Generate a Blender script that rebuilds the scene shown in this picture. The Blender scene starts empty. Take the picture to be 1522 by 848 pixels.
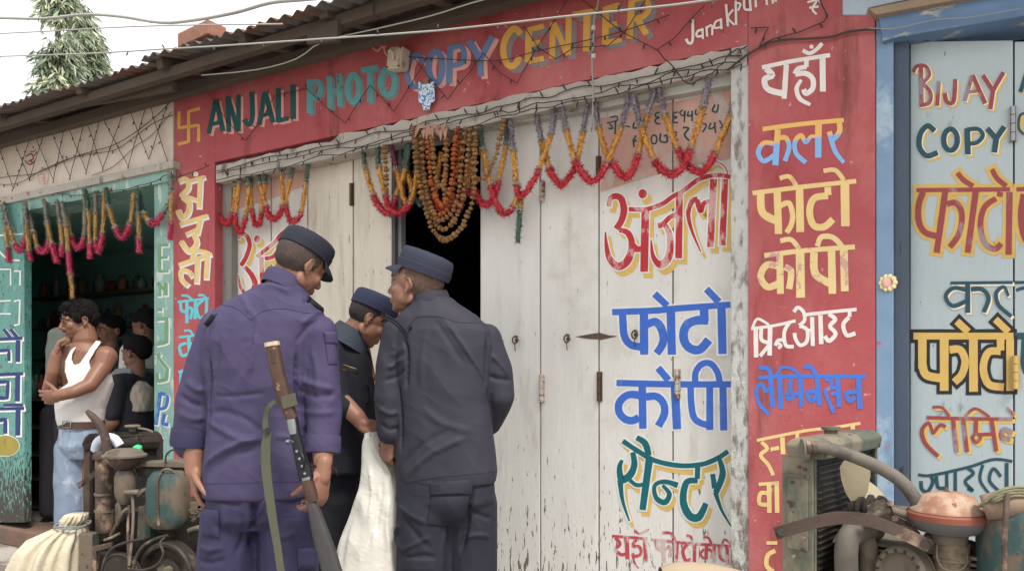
import bpy, bmesh, math, random
import numpy as np
from mathutils import Vector as V, Matrix, noise, Euler
random.seed(7)
sc = bpy.context.scene
# ---------------- camera, sky, sun, exposure ----------------
F, CX, HY, CH = 1150.0, 761.0, 550.0, 1.22          # focal length in photo pixels, horizon row, eye height
cam = bpy.data.objects.new('camera', bpy.data.cameras.new('camera'))
sc.collection.objects.link(cam); sc.camera = cam
cam.location = (0, 0, CH); cam.rotation_euler = (math.radians(90), 0, 0)
cam.data.sensor_width = 36; cam.data.lens = 36*F/1522; cam.data.shift_y = (HY-424)/1522
cam.data.clip_end = 500; cam.data.clip_start = .05
SUN_EL, SUN_AZ = 58, 150                            # azimuth counted clockwise from +Y
w = bpy.data.worlds.new('World'); sc.world = w; w.use_nodes = True
nt = w.node_tree; bg = nt.nodes['Background']
sky = nt.nodes.new('ShaderNodeTexSky'); sky.sky_type = 'NISHITA'; sky.sun_disc = False
sky.sun_elevation = math.radians(SUN_EL); sky.sun_rotation = math.radians(SUN_AZ)
sky.air_density = 1.0; sky.dust_density = 6.0; sky.ozone_density = .6
hs = nt.nodes.new('ShaderNodeHueSaturation'); hs.inputs['Saturation'].default_value = .28
nt.links.new(sky.outputs[0], hs.inputs['Color']); mxs = nt.nodes.new('ShaderNodeMix'); mxs.data_type = 'RGBA'; mxs.inputs[0].default_value = .78   # thin bright cloud over the blue
nt.links.new(hs.outputs[0], mxs.inputs[6]); mxs.inputs[7].default_value = (5.6, 5.62, 5.7, 1); nt.links.new(mxs.outputs[2], bg.inputs['Color'])
bg.inputs['Strength'].default_value = .15
sl = bpy.data.lights.new('sun', 'SUN'); sl.energy = 2.3; sl.angle = math.radians(14); sl.color = (1, .96, .9)
so = bpy.data.objects.new('sun', sl); sc.collection.objects.link(so)
a_ = math.radians(SUN_AZ); e_ = math.radians(SUN_EL)
sd = V((math.sin(a_)*math.cos(e_), math.cos(a_)*math.cos(e_), math.sin(e_)))
so.rotation_euler = sd.to_track_quat('Z', 'Y').to_euler(); so.location = (0, -3, 8)
sc.view_settings.view_transform = 'Standard'; sc.view_settings.look = 'None'
sc.view_settings.exposure = .88; sc.view_settings.gamma = 1
# ---------------- geometry of the place ----------------
CAM = V((0, 0, CH))
E = V((.8626, -.5059, 0)); N = V((-.5059, -.8626, 0)); D = 2.936; O = -N*D   # the shop front: E runs right along it, N out of it
def P(px, py, Y): return V(((px-CX)*Y/F, Y, CH+(HY-py)*Y/F))
def W(px, py, o=0.0):
    d = V(((px-CX)/F, 1, (HY-py)/F)); return CAM + d*((D-o)/(-d.dot(N)))
def L(s, z, n=0.0): return O + E*s + N*n + V((0, 0, z))
def sx(px, o=0.0): return (W(px, HY, o)-O).dot(E)
def zy(px, py, o=0.0): return W(px, py, o).z
def lin(c): return tuple(((x/255)/12.92 if x/255 <= .04045 else ((x/255+.055)/1.055)**2.4) for x in c)+(1,)
# ---------------- materials ----------------
def nd(nt, typ, ins=None, **pr):
    n = nt.nodes.new(typ)
    for k, v in pr.items(): setattr(n, k, v)
    for k, v in (ins or {}).items():
        s = n.inputs[k]
        if isinstance(v, bpy.types.NodeSocket): nt.links.new(v, s)
        else: s.default_value = v
    return n
def mth(nt, op, a, b=0.0, clamp=False):
    n = nt.nodes.new('ShaderNodeMath'); n.operation = op; n.use_clamp = clamp
    for i, v in enumerate((a, b)):
        if isinstance(v, bpy.types.NodeSocket): nt.links.new(v, n.inputs[i])
        else: n.inputs[i].default_value = v
    return n.outputs[0]
def mixc(nt, f, a, b, bt='MIX'):
    n = nt.nodes.new('ShaderNodeMix'); n.data_type = 'RGBA'; n.blend_type = bt
    for i, v in ((0, f), (6, a), (7, b)):
        if isinstance(v, bpy.types.NodeSocket): nt.links.new(v, n.inputs[i])
        else: n.inputs[i].default_value = v
    return n.outputs[2]
def ntex(nt, vec, scale, st=(1, 1, 1), det=5, rough=.6, loc=(0, 0, 0)):
    mp = nd(nt, 'ShaderNodeMapping', {'Vector': vec, 'Scale': st, 'Location': loc})
    return nd(nt, 'ShaderNodeTexNoise', {'Vector': mp.outputs[0], 'Scale': scale, 'Detail': det, 'Roughness': rough}).outputs[0]
MATS = {}
def M(name, col, r=.8, v=.12, vs=5, st=(1, 1, 1), bump=.25, bs=50, bst=None, dirt=(), metal=0, wall=False, spec=.3, post=None, bdist=.004, sheen=0, wr=None):
    if name in MATS: return MATS[name]
    m = bpy.data.materials.new(name); m.use_nodes = True; nt = m.node_tree
    b = nt.nodes['Principled BSDF']
    tc = nt.nodes.new('ShaderNodeTexCoord').outputs['Object']
    if wall: tc = nd(nt, 'ShaderNodeMapping', {'Vector': tc, 'Rotation': (0, 0, math.radians(30.4))}).outputs[0]
    n1 = ntex(nt, tc, vs, st)
    k = mth(nt, 'ADD', mth(nt, 'MULTIPLY', mth(nt, 'SUBTRACT', n1, .5), v*4), 1.0)
    c = mixc(nt, 1.0, lin(col), nd(nt, 'ShaderNodeCombineColor', {0: k, 1: k, 2: k}).outputs[0], 'MULTIPLY')
    z = nd(nt, 'ShaderNodeSeparateXYZ', {0: tc}).outputs[2]
    hgt = None
    for i, d in enumerate(dirt):           # (colour, scale, stretch, lo, hi, z_top, z_range, z_amount)
        dc, ds, dst, lo, hi = d[:5]
        t = ntex(nt, tc, ds, dst, 6, .65, (i*3.1+1, i*1.7, i))
        if len(d) > 5:
            zt = mth(nt, 'MULTIPLY', mth(nt, 'DIVIDE', mth(nt, 'SUBTRACT', d[5], z), d[6], True), d[7])
            t = mth(nt, 'ADD', t, zt)
        f = nd(nt, 'ShaderNodeMapRange', {0: t, 1: lo, 2: hi}, interpolation_type='SMOOTHSTEP').outputs[0]
        c = mixc(nt, f, c, lin(dc)); hgt = f
    if post: c = post(nt, tc, c, z)
    nt.links.new(c, b.inputs['Base Color'])
    b.inputs['Roughness'].default_value = r; b.inputs['Metallic'].default_value = metal
    b.inputs['Specular IOR Level'].default_value = spec
    if sheen: b.inputs['Sheen Weight'].default_value = sheen
    if bump:
        h = ntex(nt, tc, bs, bst or st, 6, .65, (5, 5, 5))
        if hgt is not None: h = mth(nt, 'SUBTRACT', h, mth(nt, 'MULTIPLY', hgt, .5))
        bn = nd(nt, 'ShaderNodeBump', {'Height': h, 'Strength': bump, 'Distance': bdist})
        if wr:                              # soft creases: ridges of a warped, stretched noise
            cr = None
            for k_, (sc_, st_, am) in enumerate(((wr[0]*.42, (1, 1, .45), 1.0), (wr[0]*.8, (1, 1, 1.8), .3))):
                q = ntex(nt, nd(nt, 'ShaderNodeMapping', {'Vector': tc, 'Rotation': (.3, .5*(1-2*k_), .2)}).outputs[0], sc_, st_, 1.0, .4, (k_*4, 2, 3))
                q = mth(nt, 'MULTIPLY', mth(nt, 'POWER', mth(nt, 'SUBTRACT', 1.0, mth(nt, 'MULTIPLY', mth(nt, 'ABSOLUTE', mth(nt, 'SUBTRACT', q, .5)), 3.2), True), 1.6), am)
                cr = q if cr is None else mth(nt, 'ADD', cr, q)
            bw_ = nd(nt, 'ShaderNodeBump', {'Height': cr, 'Strength': .8, 'Distance': wr[1], 'Normal': bn.outputs[0]}); bn = bw_
        nt.links.new(bn.outputs[0], b.inputs['Normal'])
    MATS[name] = m; return m
# ---------------- mesh helpers ----------------
def frame(ax):
    ax = V(ax).normalized(); u = ax.cross(V((0, 0, 1)))
    if u.length < .05: u = ax.cross(V((0, 1, 0)))
    u.normalize(); return u, ax.cross(u).normalized(), ax
class G:
    def __init__(s): s.v = []; s.f = []; s.mi = []; s.cur = 0
    def add(s, vs, fs):
        b = len(s.v); s.v += [V(x) for x in vs]; s.f += [tuple(b+i for i in f) for f in fs]; s.mi += [s.cur]*len(fs); return s
    def box(s, c, a, b, d):               # centre and three half vectors
        c, a, b, d = V(c), V(a), V(b), V(d)
        if a.cross(b).dot(d) < 0: a = -a
        vs = [c+a*i+b*j+d*k for i in (-1, 1) for j in (-1, 1) for k in (-1, 1)]
        return s.add(vs, [(0, 1, 3, 2), (4, 6, 7, 5), (0, 4, 5, 1), (2, 3, 7, 6), (0, 2, 6, 4), (1, 5, 7, 3)])
    def wbox(s, s0, s1, z0, z1, n0, n1):
        return s.box(L((s0+s1)/2, (z0+z1)/2, (n0+n1)/2), E*(s1-s0)/2, N*(n1-n0)/2, V((0, 0, (z1-z0)/2)))
    def beam(s, p0, p1, w, h, up=(0, 0, 1)):
        p0, p1 = V(p0), V(p1); d = (p1-p0)/2; u = d.cross(V(up)).normalized(); t = u.cross(d).normalized()
        return s.box((p0+p1)/2, d, u*w/2, t*h/2)
    def loft(s, rings, cap=True):
        n = len(rings[0]); vs = [p for r in rings for p in r]; fs = []
        for i in range(len(rings)-1):
            for j in range(n): fs.append((i*n+j, i*n+(j+1) % n, (i+1)*n+(j+1) % n, (i+1)*n+j))
        if cap: fs += [tuple(range(n))[::-1], tuple((len(rings)-1)*n+j for j in range(n))]
        return s.add(vs, fs)
    def tube(s, path, r, seg=10, cap=True, jit=0, sub=1, flat=1.0, fdir=None):
        path = [V(p) for p in path]; rr = list(r) if hasattr(r, '__len__') else [r]*len(path)
        if sub > 1: path, rr = smooth(path, rr, sub)
        rings = []; u = None
        for i, p in enumerate(path):
            t = (path[min(i+1, len(path)-1)]-path[max(i-1, 0)])
            t = t.normalized() if t.length > 1e-9 else V((0, 0, 1))
            if fdir is not None: u = V(fdir)-t*V(fdir).dot(t); u.normalize()
            elif u is None: u = frame(t)[0]
            else: u = (u-t*u.dot(t)); u = u.normalized() if u.length > 1e-6 else frame(t)[0]
            w_ = t.cross(u)
            rings.append([p+(u*math.cos(a)*flat+w_*math.sin(a))*rr[i]*(1+random.uniform(-jit, jit)) for a in [2*math.pi*k/seg for k in range(seg)]])
        return s.loft(rings, cap)
    def cyl(s, p0, p1, r0, r1=None, seg=20): return s.tube([p0, p1], [r0, r0 if r1 is None else r1], seg)
    def ell(s, c, rx, ry, rz, rot=None, seg=20, rg=12):
        c = V(c); rot = rot or Matrix.Identity(3); rings = []
        for i in range(1, rg):
            t = math.pi*i/rg
            rings.append([c+rot @ V((rx*math.sin(t)*math.cos(2*math.pi*k/seg), ry*math.sin(t)*math.sin(2*math.pi*k/seg), -rz*math.cos(t))) for k in range(seg)])
        b = len(s.v); s.loft(rings, False); m = len(rings)
        s.v += [c+rot @ V((0, 0, -rz)), c+rot @ V((0, 0, rz))]
        for k in range(seg):
            s.f.append((b+m*seg, b+(k+1) % seg, b+k)); s.f.append((b+m*seg+1, b+(m-1)*seg+k, b+(m-1)*seg+(k+1) % seg)); s.mi += [s.cur]*2
        return s
    def lathe(s, base, axis, prof, seg=28):
        u, w_, ax = frame(axis); base = V(base)
        rings = [[base+ax*h+(u*math.cos(2*math.pi*k/seg)+w_*math.sin(2*math.pi*k/seg))*max(r, 1e-4) for k in range(seg)] for r, h in prof]
        return s.loft(rings)
    def cap(s, p0, p1, r0, r1, seg=16):      # tapered capsule
        p0, p1 = V(p0), V(p1); ax = (p1-p0); l = ax.length; ax = ax/max(l, 1e-6); pr = []
        for i in range(1, 6): a = math.pi/2*(1-i/5); pr.append((r0*math.cos(a), -r0*math.sin(a)))
        for i in range(0, 5): a = math.pi/2*i/5; pr.append((r1*math.cos(a), l+r1*math.sin(a)))
        return s.lathe(p0, ax, pr, seg)
    def build(s, name, mat, root=None, smooth_=False, bevel=0, auto=None):
        me = bpy.data.meshes.new(name); o = bpy.data.objects.new(name, me)
        r = rootloc(root)
        me.from_pydata([tuple(v-r) for v in s.v], [], s.f)
        ms = mat if isinstance(mat, (list, tuple)) else [mat]
        for m in ms: me.materials.append(m)
        if len(ms) > 1: me.polygons.foreach_set('material_index', s.mi)
        bm = bmesh.new(); bm.from_mesh(me); bmesh.ops.recalc_face_normals(bm, faces=bm.faces)
        if bevel: bmesh.ops.bevel(bm, geom=[e for e in bm.edges if len(e.link_faces) == 2 and e.calc_face_angle(0) > .6], offset=bevel, segments=2, affect='EDGES', profile=.6)
        bm.to_mesh(me); bm.free()
        if smooth_: me.polygons.foreach_set('use_smooth', [True]*len(me.polygons))
        if auto: me.set_sharp_from_angle(angle=math.radians(auto))
        sc.collection.objects.link(o)
        if root is None: pass
        else: o.parent = root
        return o
def rootloc(root):
    r = V((0, 0, 0))
    while root is not None: r += root.location; root = root.parent
    return r
def smooth(path, rr, sub):
    n = len(path); q = []; qr = []
    for i in range(n-1):
        p0, p1, p2, p3 = path[max(i-1, 0)], path[i], path[i+1], path[min(i+2, n-1)]
        for k in range(sub):
            t = k/sub
            q.append(.5*((2*p1)+(p2-p0)*t+(2*p0-5*p1+4*p2-p3)*t*t+(3*p1-p0-3*p2+p3)*t**3)); qr.append(rr[i]*(1-t)+rr[i+1]*t)
    return q+[path[-1]], qr+[rr[-1]]
def tag(o, label, cat, group=None):
    o['label'] = label; o['category'] = cat
    if group: o['group'] = group
    return o
def thing(name, loc, label, cat, group=None):
    o = bpy.data.objects.new(name, None); o.empty_display_size = .1; sc.collection.objects.link(o); o.location = loc
    return tag(o, label, cat, group)
def struct(o): o['kind'] = 'structure'; return o
# remeshed soft bodies: one continuous surface, then folds pressed into it
def blob(name, g, mat, root, voxel=.006, it=4, folds=(), nz=0, nsc=(7, 7, 3), fac=.5, fine=0):
    me = bpy.data.meshes.new('tmp'); me.from_pydata([tuple(v) for v in g.v], [], g.f)
    bm = bmesh.new(); bm.from_mesh(me); bmesh.ops.recalc_face_normals(bm, faces=bm.faces); bm.to_mesh(me); bm.free()
    o = bpy.data.objects.new('tmp', me); sc.collection.objects.link(o)
    md = o.modifiers.new('r', 'REMESH'); md.mode = 'VOXEL'; md.voxel_size = voxel
    sm = o.modifiers.new('s', 'SMOOTH'); sm.factor = fac; sm.iterations = it
    dg = bpy.context.evaluated_depsgraph_get(); m2 = bpy.data.meshes.new_from_object(o.evaluated_get(dg))
    bpy.data.objects.remove(o); bpy.data.meshes.remove(me)
    n = len(m2.vertices); co = np.empty(n*3); m2.vertices.foreach_get('co', co); co = co.reshape(-1, 3)
    no = np.empty(n*3); m2.vertices.foreach_get('normal', no); no = no.reshape(-1, 3)
    d = np.zeros(n)
    for pts, h, wd in folds:
        pts = [np.array(p) for p in pts]; best = np.full(n, 9.0)
        for a, b in zip(pts[:-1], pts[1:]):
            ab = b-a; t = np.clip(((co-a) @ ab)/(ab @ ab+1e-9), 0, 1); best = np.minimum(best, np.linalg.norm(co-(a+t[:, None]*ab), axis=1))
        d += h*np.exp(-(best/wd)**2)
    if nz or fine:
        for i in range(n):
            x, y, z = co[i]
            q = noise.noise(V((x*nsc[0], y*nsc[1], z*nsc[2]))); q2 = noise.noise(V((x*nsc[0]*2.3+9, y*nsc[1]*2.3, z*nsc[2]*2.3)))
            d[i] += nz*((1-abs(q)*2.2)*.6+q2*.7)
            if fine: d[i] += fine*noise.noise(V((x*60, y*60, z*60)))
    co += no*d[:, None]-np.array(rootloc(root)); m2.vertices.foreach_set('co', co.ravel())
    m2.materials.clear(); m2.materials.append(mat); m2.polygons.foreach_set('use_smooth', [True]*len(m2.polygons)); m2.update()
    m2.name = name; o = bpy.data.objects.new(name, m2); sc.collection.objects.link(o); o.parent = root; return o
# painted strokes: brush widths and paths on the wall plane
def offs(path, ws):
    l, r = [], []
    for i, p in enumerate(path):
        t = path[min(i+1, len(path)-1)]-path[max(i-1, 0)]; t = t.normalized() if t.length > 1e-9 else V((1, 0, 0))
        nn = V((-t.y, t.x, 0)); l.append(p+nn*ws[i]/2); r.append(p-nn*ws[i]/2)
    return l, r
def paint(name, org, k, text, mat, root, o=0.0, grow=0.0, dx=0.0, dy=0.0, lift=.002, ext=0.0, rag=.5):
    """text: one stroke per line: width(s) : x,y x,y ...  leading 'o' = ellipse (cx,cy rx,ry), '-' = straight corners"""
    g = G(); c = 0
    for ln in text.strip().splitlines():
        for st in ln.split(';'):
            st = st.strip()
            if not st: continue
            ws, ps = st.split(':'); kind = ''
            if ws[0] in 'od-': kind = ws[0]; ws = ws[1:]
            ws = [float(x) for x in ws.split(',')] if ws.strip() else [0.0]
            pts = [V((float(a.split(',')[0]), float(a.split(',')[1]), 0)) for a in ps.split()]
            if kind == 'o':
                cc, r = pts; pts = [V((cc.x+r.x*math.cos(a), cc.y+r.y*math.sin(a), 0)) for a in [2*math.pi*i/28 for i in range(29)]]
            wl = [np.interp(i/max(len(pts)-1, 1), np.linspace(0, 1, len(ws)), ws) if len(ws) > 1 else ws[0] for i in range(len(pts))]
            wl = [x+grow for x in wl]
            if kind == 'd':                      # filled dot
                cc, r = pts; z_ = lift+c*.00005; c += 1
                q = [W(org[0]+(cc.x+dx+(r.x+grow/2)*math.cos(a))/k, org[1]+(cc.y+dy+(r.y+grow/2)*math.sin(a))/k, o+z_) for a in [2*math.pi*i/20 for i in range(20)]]
                g.add(q, [tuple(range(20))]); continue
            if kind != 'o' and len(pts) > 2 and kind != '-': pts, wl = smooth(pts, wl, 6)
            elif kind == '' or kind == '-':
                q = []; qw = []
                for i in range(len(pts)-1):
                    nn = 4
                    for j in range(nn): t = j/nn; q.append(pts[i].lerp(pts[i+1], t)); qw.append(wl[i]*(1-t)+wl[i+1]*t)
                q.append(pts[-1]); qw.append(wl[-1]); pts, wl = q, qw
            if grow and kind != 'o':
                a = (pts[0]-pts[1]).normalized(); b = (pts[-1]-pts[-2]).normalized(); pts = list(pts); pts[0] = pts[0]+a*grow*.5; pts[-1] = pts[-1]+b*grow*.5
            wl = [x*(1+random.uniform(-.06, .06)*rag) for x in wl]
            l, r = offs(pts, wl); z_ = lift+c*.00005; c += 1
            vs = [W(org[0]+(p.x+dx)/k, org[1]+(p.y+dy)/k, o+z_) for p in l+r]; n = len(l)
            g.add(vs, [(i, i+1, n+i+1, n+i) for i in range(n-1)])
    ob = g.build(name, mat, root); return ob
# ---------------- the materials of the shop fronts ----------------
GR = (96, 90, 84)
m_red = M('red_wall_paint', (172, 84, 88), v=.09, vs=2.5, bump=.5, bs=35, wall=True, dirt=[((184, 110, 108), 1.6, (1, 1, .7), .46, .68), ((146, 62, 64), 4.0, (1, 1, .5), .54, .72), ((206, 156, 150), 24, (1, 1, 1), .665, .70), ((112, 62, 60), 8, (1, 1, 1), .64, .74), ((120, 70, 64), 3, (2, 2, .3), .58, .74)])
m_white = M('white_plaster', (178, 171, 162), v=.12, vs=6, bump=.7, bs=30, wall=True, bdist=.008, dirt=[((120, 108, 98), 12, (1, 1, .5), .55, .68), ((190, 120, 115), 18, (1, 1, 1.5), .66, .72)])
m_white2 = M('white_plaster_strip', (190, 190, 184), v=.1, vs=6, bump=.8, bs=30, wall=True, bdist=.01, dirt=[((128, 118, 108), 11, (2.5, 2, .8), .50, .66, 1.2, 1.2, .12)])
m_fascia = M('cream_fascia_plaster', (220, 208, 196), v=.08, vs=2, bump=.3, bs=30, wall=True, dirt=[((170, 150, 140), 2.5, (1, 1, .6), .5, .8), ((120, 110, 105), 20, (1, 1, 1), .7, .76)])
m_plank = M('white_painted_plank', (216, 214, 208), r=.6, v=.07, vs=3, st=(4, 4, .6), bump=.5, bs=14, bst=(5, 5, .7), wall=True, bdist=.005, dirt=[
  ((172, 166, 156), 3, (3, 3, .5), .54, .84), ((178, 170, 150), 1.6, (1, 1, 1), .54, .8),
  ((104, 98, 90), 16, (4.2, 4.2, .8), .66, .70, 1.0, 1.0, .16), ((96, 88, 80), 30, (5, 5, 1.2), .705, .73)])
m_plankc = M('cream_painted_plank', (208, 200, 184), r=.65, v=.07, vs=3, st=(4, 4, .6), bump=.5, bs=14, bst=(5, 5, .7), wall=True, bdist=.005, dirt=[
  ((150, 140, 124), 3, (3, 3, .4), .46, .8), ((92, 84, 74), 16, (5, 5, .7), .64, .70, 1.2, 1.2, .15), ((130, 118, 100), 30, (5, 5, 1), .66, .72)])
def salmon(nt, tc, c, z):     # salmon painted heads of the shutters, edged by a slanting line
    x = nd(nt, 'ShaderNodeSeparateXYZ', {0: tc}).outputs[0]
    return c
m_salmon = M('salmon_paint', (204, 164, 150), r=.7, v=.12, vs=8, st=(2, 2, .7), bump=.4, bs=14, bst=(5, 5, .7), wall=True, dirt=[((200, 186, 176), 6, (2, 2, 1), .52, .66)])
m_jamb = M('grey_weathered_timber', (134, 131, 126), r=.8, v=.15, vs=4, st=(4, 4, .4), bump=.6, bs=16, bst=(6, 6, .6), wall=True, dirt=[((84, 78, 74), 12, (5, 5, .6), .58, .68)])
m_head = M('white_timber_beam', (186, 186, 180), r=.7, v=.12, vs=4, bump=.4, bs=20, wall=True, dirt=[((118, 110, 102), 8, (.6, .6, 4), .54, .66)])
m_teal = M('teal_paint', (94, 146, 138), r=.6, v=.08, vs=5, bump=.3, bs=30, wall=True, dirt=[((60, 56, 52), 22, (3.2, 3.2, 1), .58, .61, .75, .6, .22), ((130, 178, 170), 5, (1, 1, 1), .55, .75)])
m_teal2 = M('pale_teal_paint', (134, 172, 162), r=.6, v=.1, vs=7, bump=.3, bs=30, wall=True, dirt=[((190, 200, 190), 9, (2, 2, .6), .54, .62), ((88, 110, 104), 16, (2, 2, .8), .64, .7)])
m_tealg = M('lightened_teal_wall_paint', (160, 208, 198), r=.7, v=.1)  # teal lightened so the dark room bounces more light
m_bluew = M('blue_wall_paint', (122, 148, 174), r=.7, v=.12, vs=8, bump=.4, bs=30, wall=True, dirt=[((166, 186, 200), 5, (1, 1, .7), .5, .65), ((190, 90, 100), 14, (1, 1, 1), .68, .72)])
m_bluefr = M('slate_blue_timber_paint', (74, 86, 100), r=.6, v=.1, vs=4, st=(3, 3, .5), bump=.4, bs=20, wall=True, dirt=[((52, 56, 62), 12, (4, 4, .8), .62, .68)])
m_bluebeam = M('blue_beam_paint', (98, 124, 156), r=.6, v=.14, vs=5, bump=.4, bs=25, wall=True, dirt=[((190, 182, 160), 6, (1, 1, 2.5), .56, .66), ((60, 66, 80), 10, (1, 1, 1), .66, .72)])
m_paleb = M('pale_blue_painted_plank', (172, 184, 186), r=.6, v=.06, vs=3, st=(3, 3, .6), bump=.35, bs=14, bst=(5, 5, .7), wall=True, dirt=[((120, 130, 140), 7, (2, 2, 1), .60, .74), ((100, 105, 112), 22, (3, 3, 1), .69, .72)])
m_black = M('unlit_interior_black', (34, 32, 36), r=.95, v=.05, bump=0)  # near-black walls: the darkness of the unlit rooms is put into the colour
m_darkw = M('dark_timber', (74, 64, 56), r=.85, v=.2, vs=4, st=(1, 1, 4), bump=.6, bs=20)
m_eave = M('dark_eave_timber', (80, 70, 62), r=.9, v=.25, vs=3, bump=.6, bs=20, wall=True, bst=(.6, 3, 3))  # plain dark brown, toned down to match the roof's underside
m_tin = M('rusty_corrugated_tin', (92, 86, 84), r=.6, v=.2, vs=2.5, bump=.3, bs=30, metal=.3, wall=True, dirt=[((98, 66, 50), 3, (1, 1, 1), .5, .66)])
m_iron = M('rusty_iron', (96, 76, 62), r=.6, v=.25, vs=30, metal=.5, bump=.4, bs=90)
m_steel = M('dull_steel', (150, 150, 148), r=.4, v=.1, metal=.8, bump=.1)
m_crack = M('bare_split_wood', (92, 76, 64), r=.9, v=.2, vs=20, bump=.4)
def worn(name, col, under, amt=.60, sc=16, st=(1, 1, .5)): return M(name, col, r=.6, v=.1, vs=10, bump=.25, bs=40, wall=True, dirt=[(under, sc, st, amt, amt+.08)])
WH = (206, 204, 198)
p_red = worn('red_brush_paint', (180, 48, 56), (206, 160, 156), .52, 14)
p_redf = worn('faded_red_brush_paint', (184, 72, 82), (198, 176, 170), .50, 18)
p_yel = worn('ochre_brush_paint', (212, 178, 96), WH, .64)
p_yelb = worn('orange_yellow_brush_paint', (222, 168, 82), (200, 130, 70), .6)
p_cream = worn('cream_yellow_brush_paint', (226, 198, 134), (206, 172, 120), .58)
p_creamx = M('flaking_cream_paint', (226, 202, 144), r=.7, v=.1, bump=.5, wall=True, dirt=[((200, 160, 150), 16, (1, 1, 1), .56, .6)])
p_blue = worn('blue_brush_paint', (62, 106, 196), (80, 120, 200), .6)
p_blue2 = worn('worn_blue_brush_paint', (70, 120, 210), (150, 130, 170), .62)
p_teal = worn('teal_brush_paint', (16, 98, 106), (40, 110, 114), .62)
p_dteal = worn('dark_green_brush_paint', (34, 84, 84), (60, 90, 88), .62)
p_pteal = worn('sea_green_brush_paint', (96, 160, 162), (80, 130, 130), .6)
p_cyan = worn('cyan_brush_paint', (104, 196, 208), (140, 190, 195), .6)
p_cblue = worn('grey_blue_brush_paint', (104, 130, 170), (110, 110, 140), .62)
p_white = worn('white_brush_paint', (228, 222, 216), (214, 190, 186), .64)
p_outl = worn('outline_white_paint', (226, 226, 220), (206, 204, 198), .62)
p_pink = worn('pink_brush_paint', (222, 160, 150), (190, 110, 110), .62)
p_greyp = worn('grey_brush_paint', (136, 128, 130), (150, 90, 95), .6)
p_brown = worn('brown_red_brush_paint', (150, 70, 72), (150, 130, 136), .54, 10)
p_slate = worn('slate_green_brush_paint', (44, 78, 88), (70, 96, 104), .62)
p_gold = worn('gold_brush_paint', (206, 172, 98), (196, 160, 90), .6)
p_blk = worn('black_brush_paint', (44, 42, 44), (70, 66, 66), .62)
p_green = worn('green_brush_paint', (112, 158, 120), (140, 184, 170), .56)
p_dblue = worn('dark_blue_brush_paint', (36, 54, 108), (60, 80, 120), .62)
def two(nt, tc, c, z):
    f = nd(nt, 'ShaderNodeMapRange', {0: mth(nt, 'ADD', z, mth(nt, 'MULTIPLY', ntex(nt, tc, 20), .02)), 1: 2.055, 2: 2.065}).outputs[0]
    return mixc(nt, f, lin((132, 178, 226)), c)
p_two = M('yellow_over_light_blue_paint', (226, 180, 104), r=.6, v=.1, wall=True, post=two)
# ---------------- ground and pavement ----------------
g = G(); n_ = 40
gv = [V((-40+80*i/n_, -20+90*j/n_, 0)) for j in range(n_+1) for i in range(n_+1)]
g.add(gv, [(j*(n_+1)+i, j*(n_+1)+i+1, (j+1)*(n_+1)+i+1, (j+1)*(n_+1)+i) for j in range(n_) for i in range(n_)])
m_ground = M('trodden_concrete_and_dust', (172, 165, 156), r=.9, v=.12, vs=3, bump=1, bs=16, bdist=.04, dirt=[((120, 112, 104), 3, (1, 1, 1), .5, .62), ((98, 92, 86), 9, (1, 1, 1), .62, .66)])
struct(g.build('ground', m_ground))
# ---------------- copy shop ----------------
TOPZ = 2.86
shop = thing('copy_shop', L(sx(715), 0), 'red painted photocopy shop front with cream and white folding plank shutters standing partly open', 'shop')
sA, sB, sC, sD = sx(258), sx(319), sx(1112), sx(1301)
DO = -.10                                            # shutters stand 10 cm inside the wall
def slab(name, mat, pts_px, n0, n1, root, o=None, bev=.004):   # a wall piece outlined by photo pixels on the wall plane
    o = n0 if o is None else o
    fr = [W(x, y, o) for x, y in pts_px]; g = G(); k = len(fr)
    fr = [p+N*(n0-o) for p in fr]; bk = [p+N*(n1-n0) for p in fr]
    g.add(fr+bk, [tuple(range(k)), tuple(range(2*k-1, k-1, -1))]+[(i, k+i, k+(i+1) % k, (i+1) % k) for i in range(k)])
    return g.build(name, mat, root, bevel=bev)
def ztop(px): return HY-(TOPZ-CH)/((px-CX+1961)*.1723)*1.0*((px-CX+1961)*.1723)**2   # photo row of TOPZ at a column
slab('painted_pillar', m_red, [(258, ztop(258)), (319, ztop(319)), (319, 1000), (258, 1000)], 0, -.22, shop)
slab('painted_pillar', m_red, [(1112, ztop(1112)), (1301, ztop(1301)), (1301, 1010), (1112, 1010)], .004, -.22, shop)
slab('sign_wall', m_red, [(319, ztop(319)), (1112, ztop(1112)), (1112, 66), (319, 241)], .0, -.20, shop)
g = G()                                              # crumbling plaster under the sign, ragged upper edge
xs = [321+i*(1110-321)/60 for i in range(61)]
up = [(x, 242-(x-319)*.2207+random.uniform(-3, 3)+ (6 if x < 500 else 0)) for x in xs]; lo = [(x, 258-(x-319)*.2207+14+random.uniform(-1, 1)) for x in xs]
fr = [W(x, y, .006) for x, y in up]+[W(x, y, .006) for x, y in lo]; bk = [p-N*.1 for p in fr]; m_ = len(xs)
g.add(fr+bk, [(i, i+1, m_+i+1, m_+i) for i in range(m_-1)]+[(i, 2*m_+i, 2*m_+i+1, i+1) for i in range(m_-1)]+[(m_+i, m_+i+1, 3*m_+i+1, 3*m_+i) for i in range(m_-1)])
g.build('plaster_lintel', m_white, shop)
slab('door_head', m_head, [(322, 244), (1110, 75), (1110, 122), (322, 262)], -.05, -.17, shop)
slab('plaster_border', m_white2, [(1086, 70), (1113, 64), (1113, 1000), (1086, 1000)], -.003, -.2, shop)
g = G().wbox(sB-.02, sB+.0, 0, 2.4, -.22, -.004); g.build('pillar_return', m_white2, shop)
slab('door_jamb', m_jamb, [(322, 240), (344, 235), (344, 900), (322, 900)], -.055, -.18, shop, o=-.055)
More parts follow.
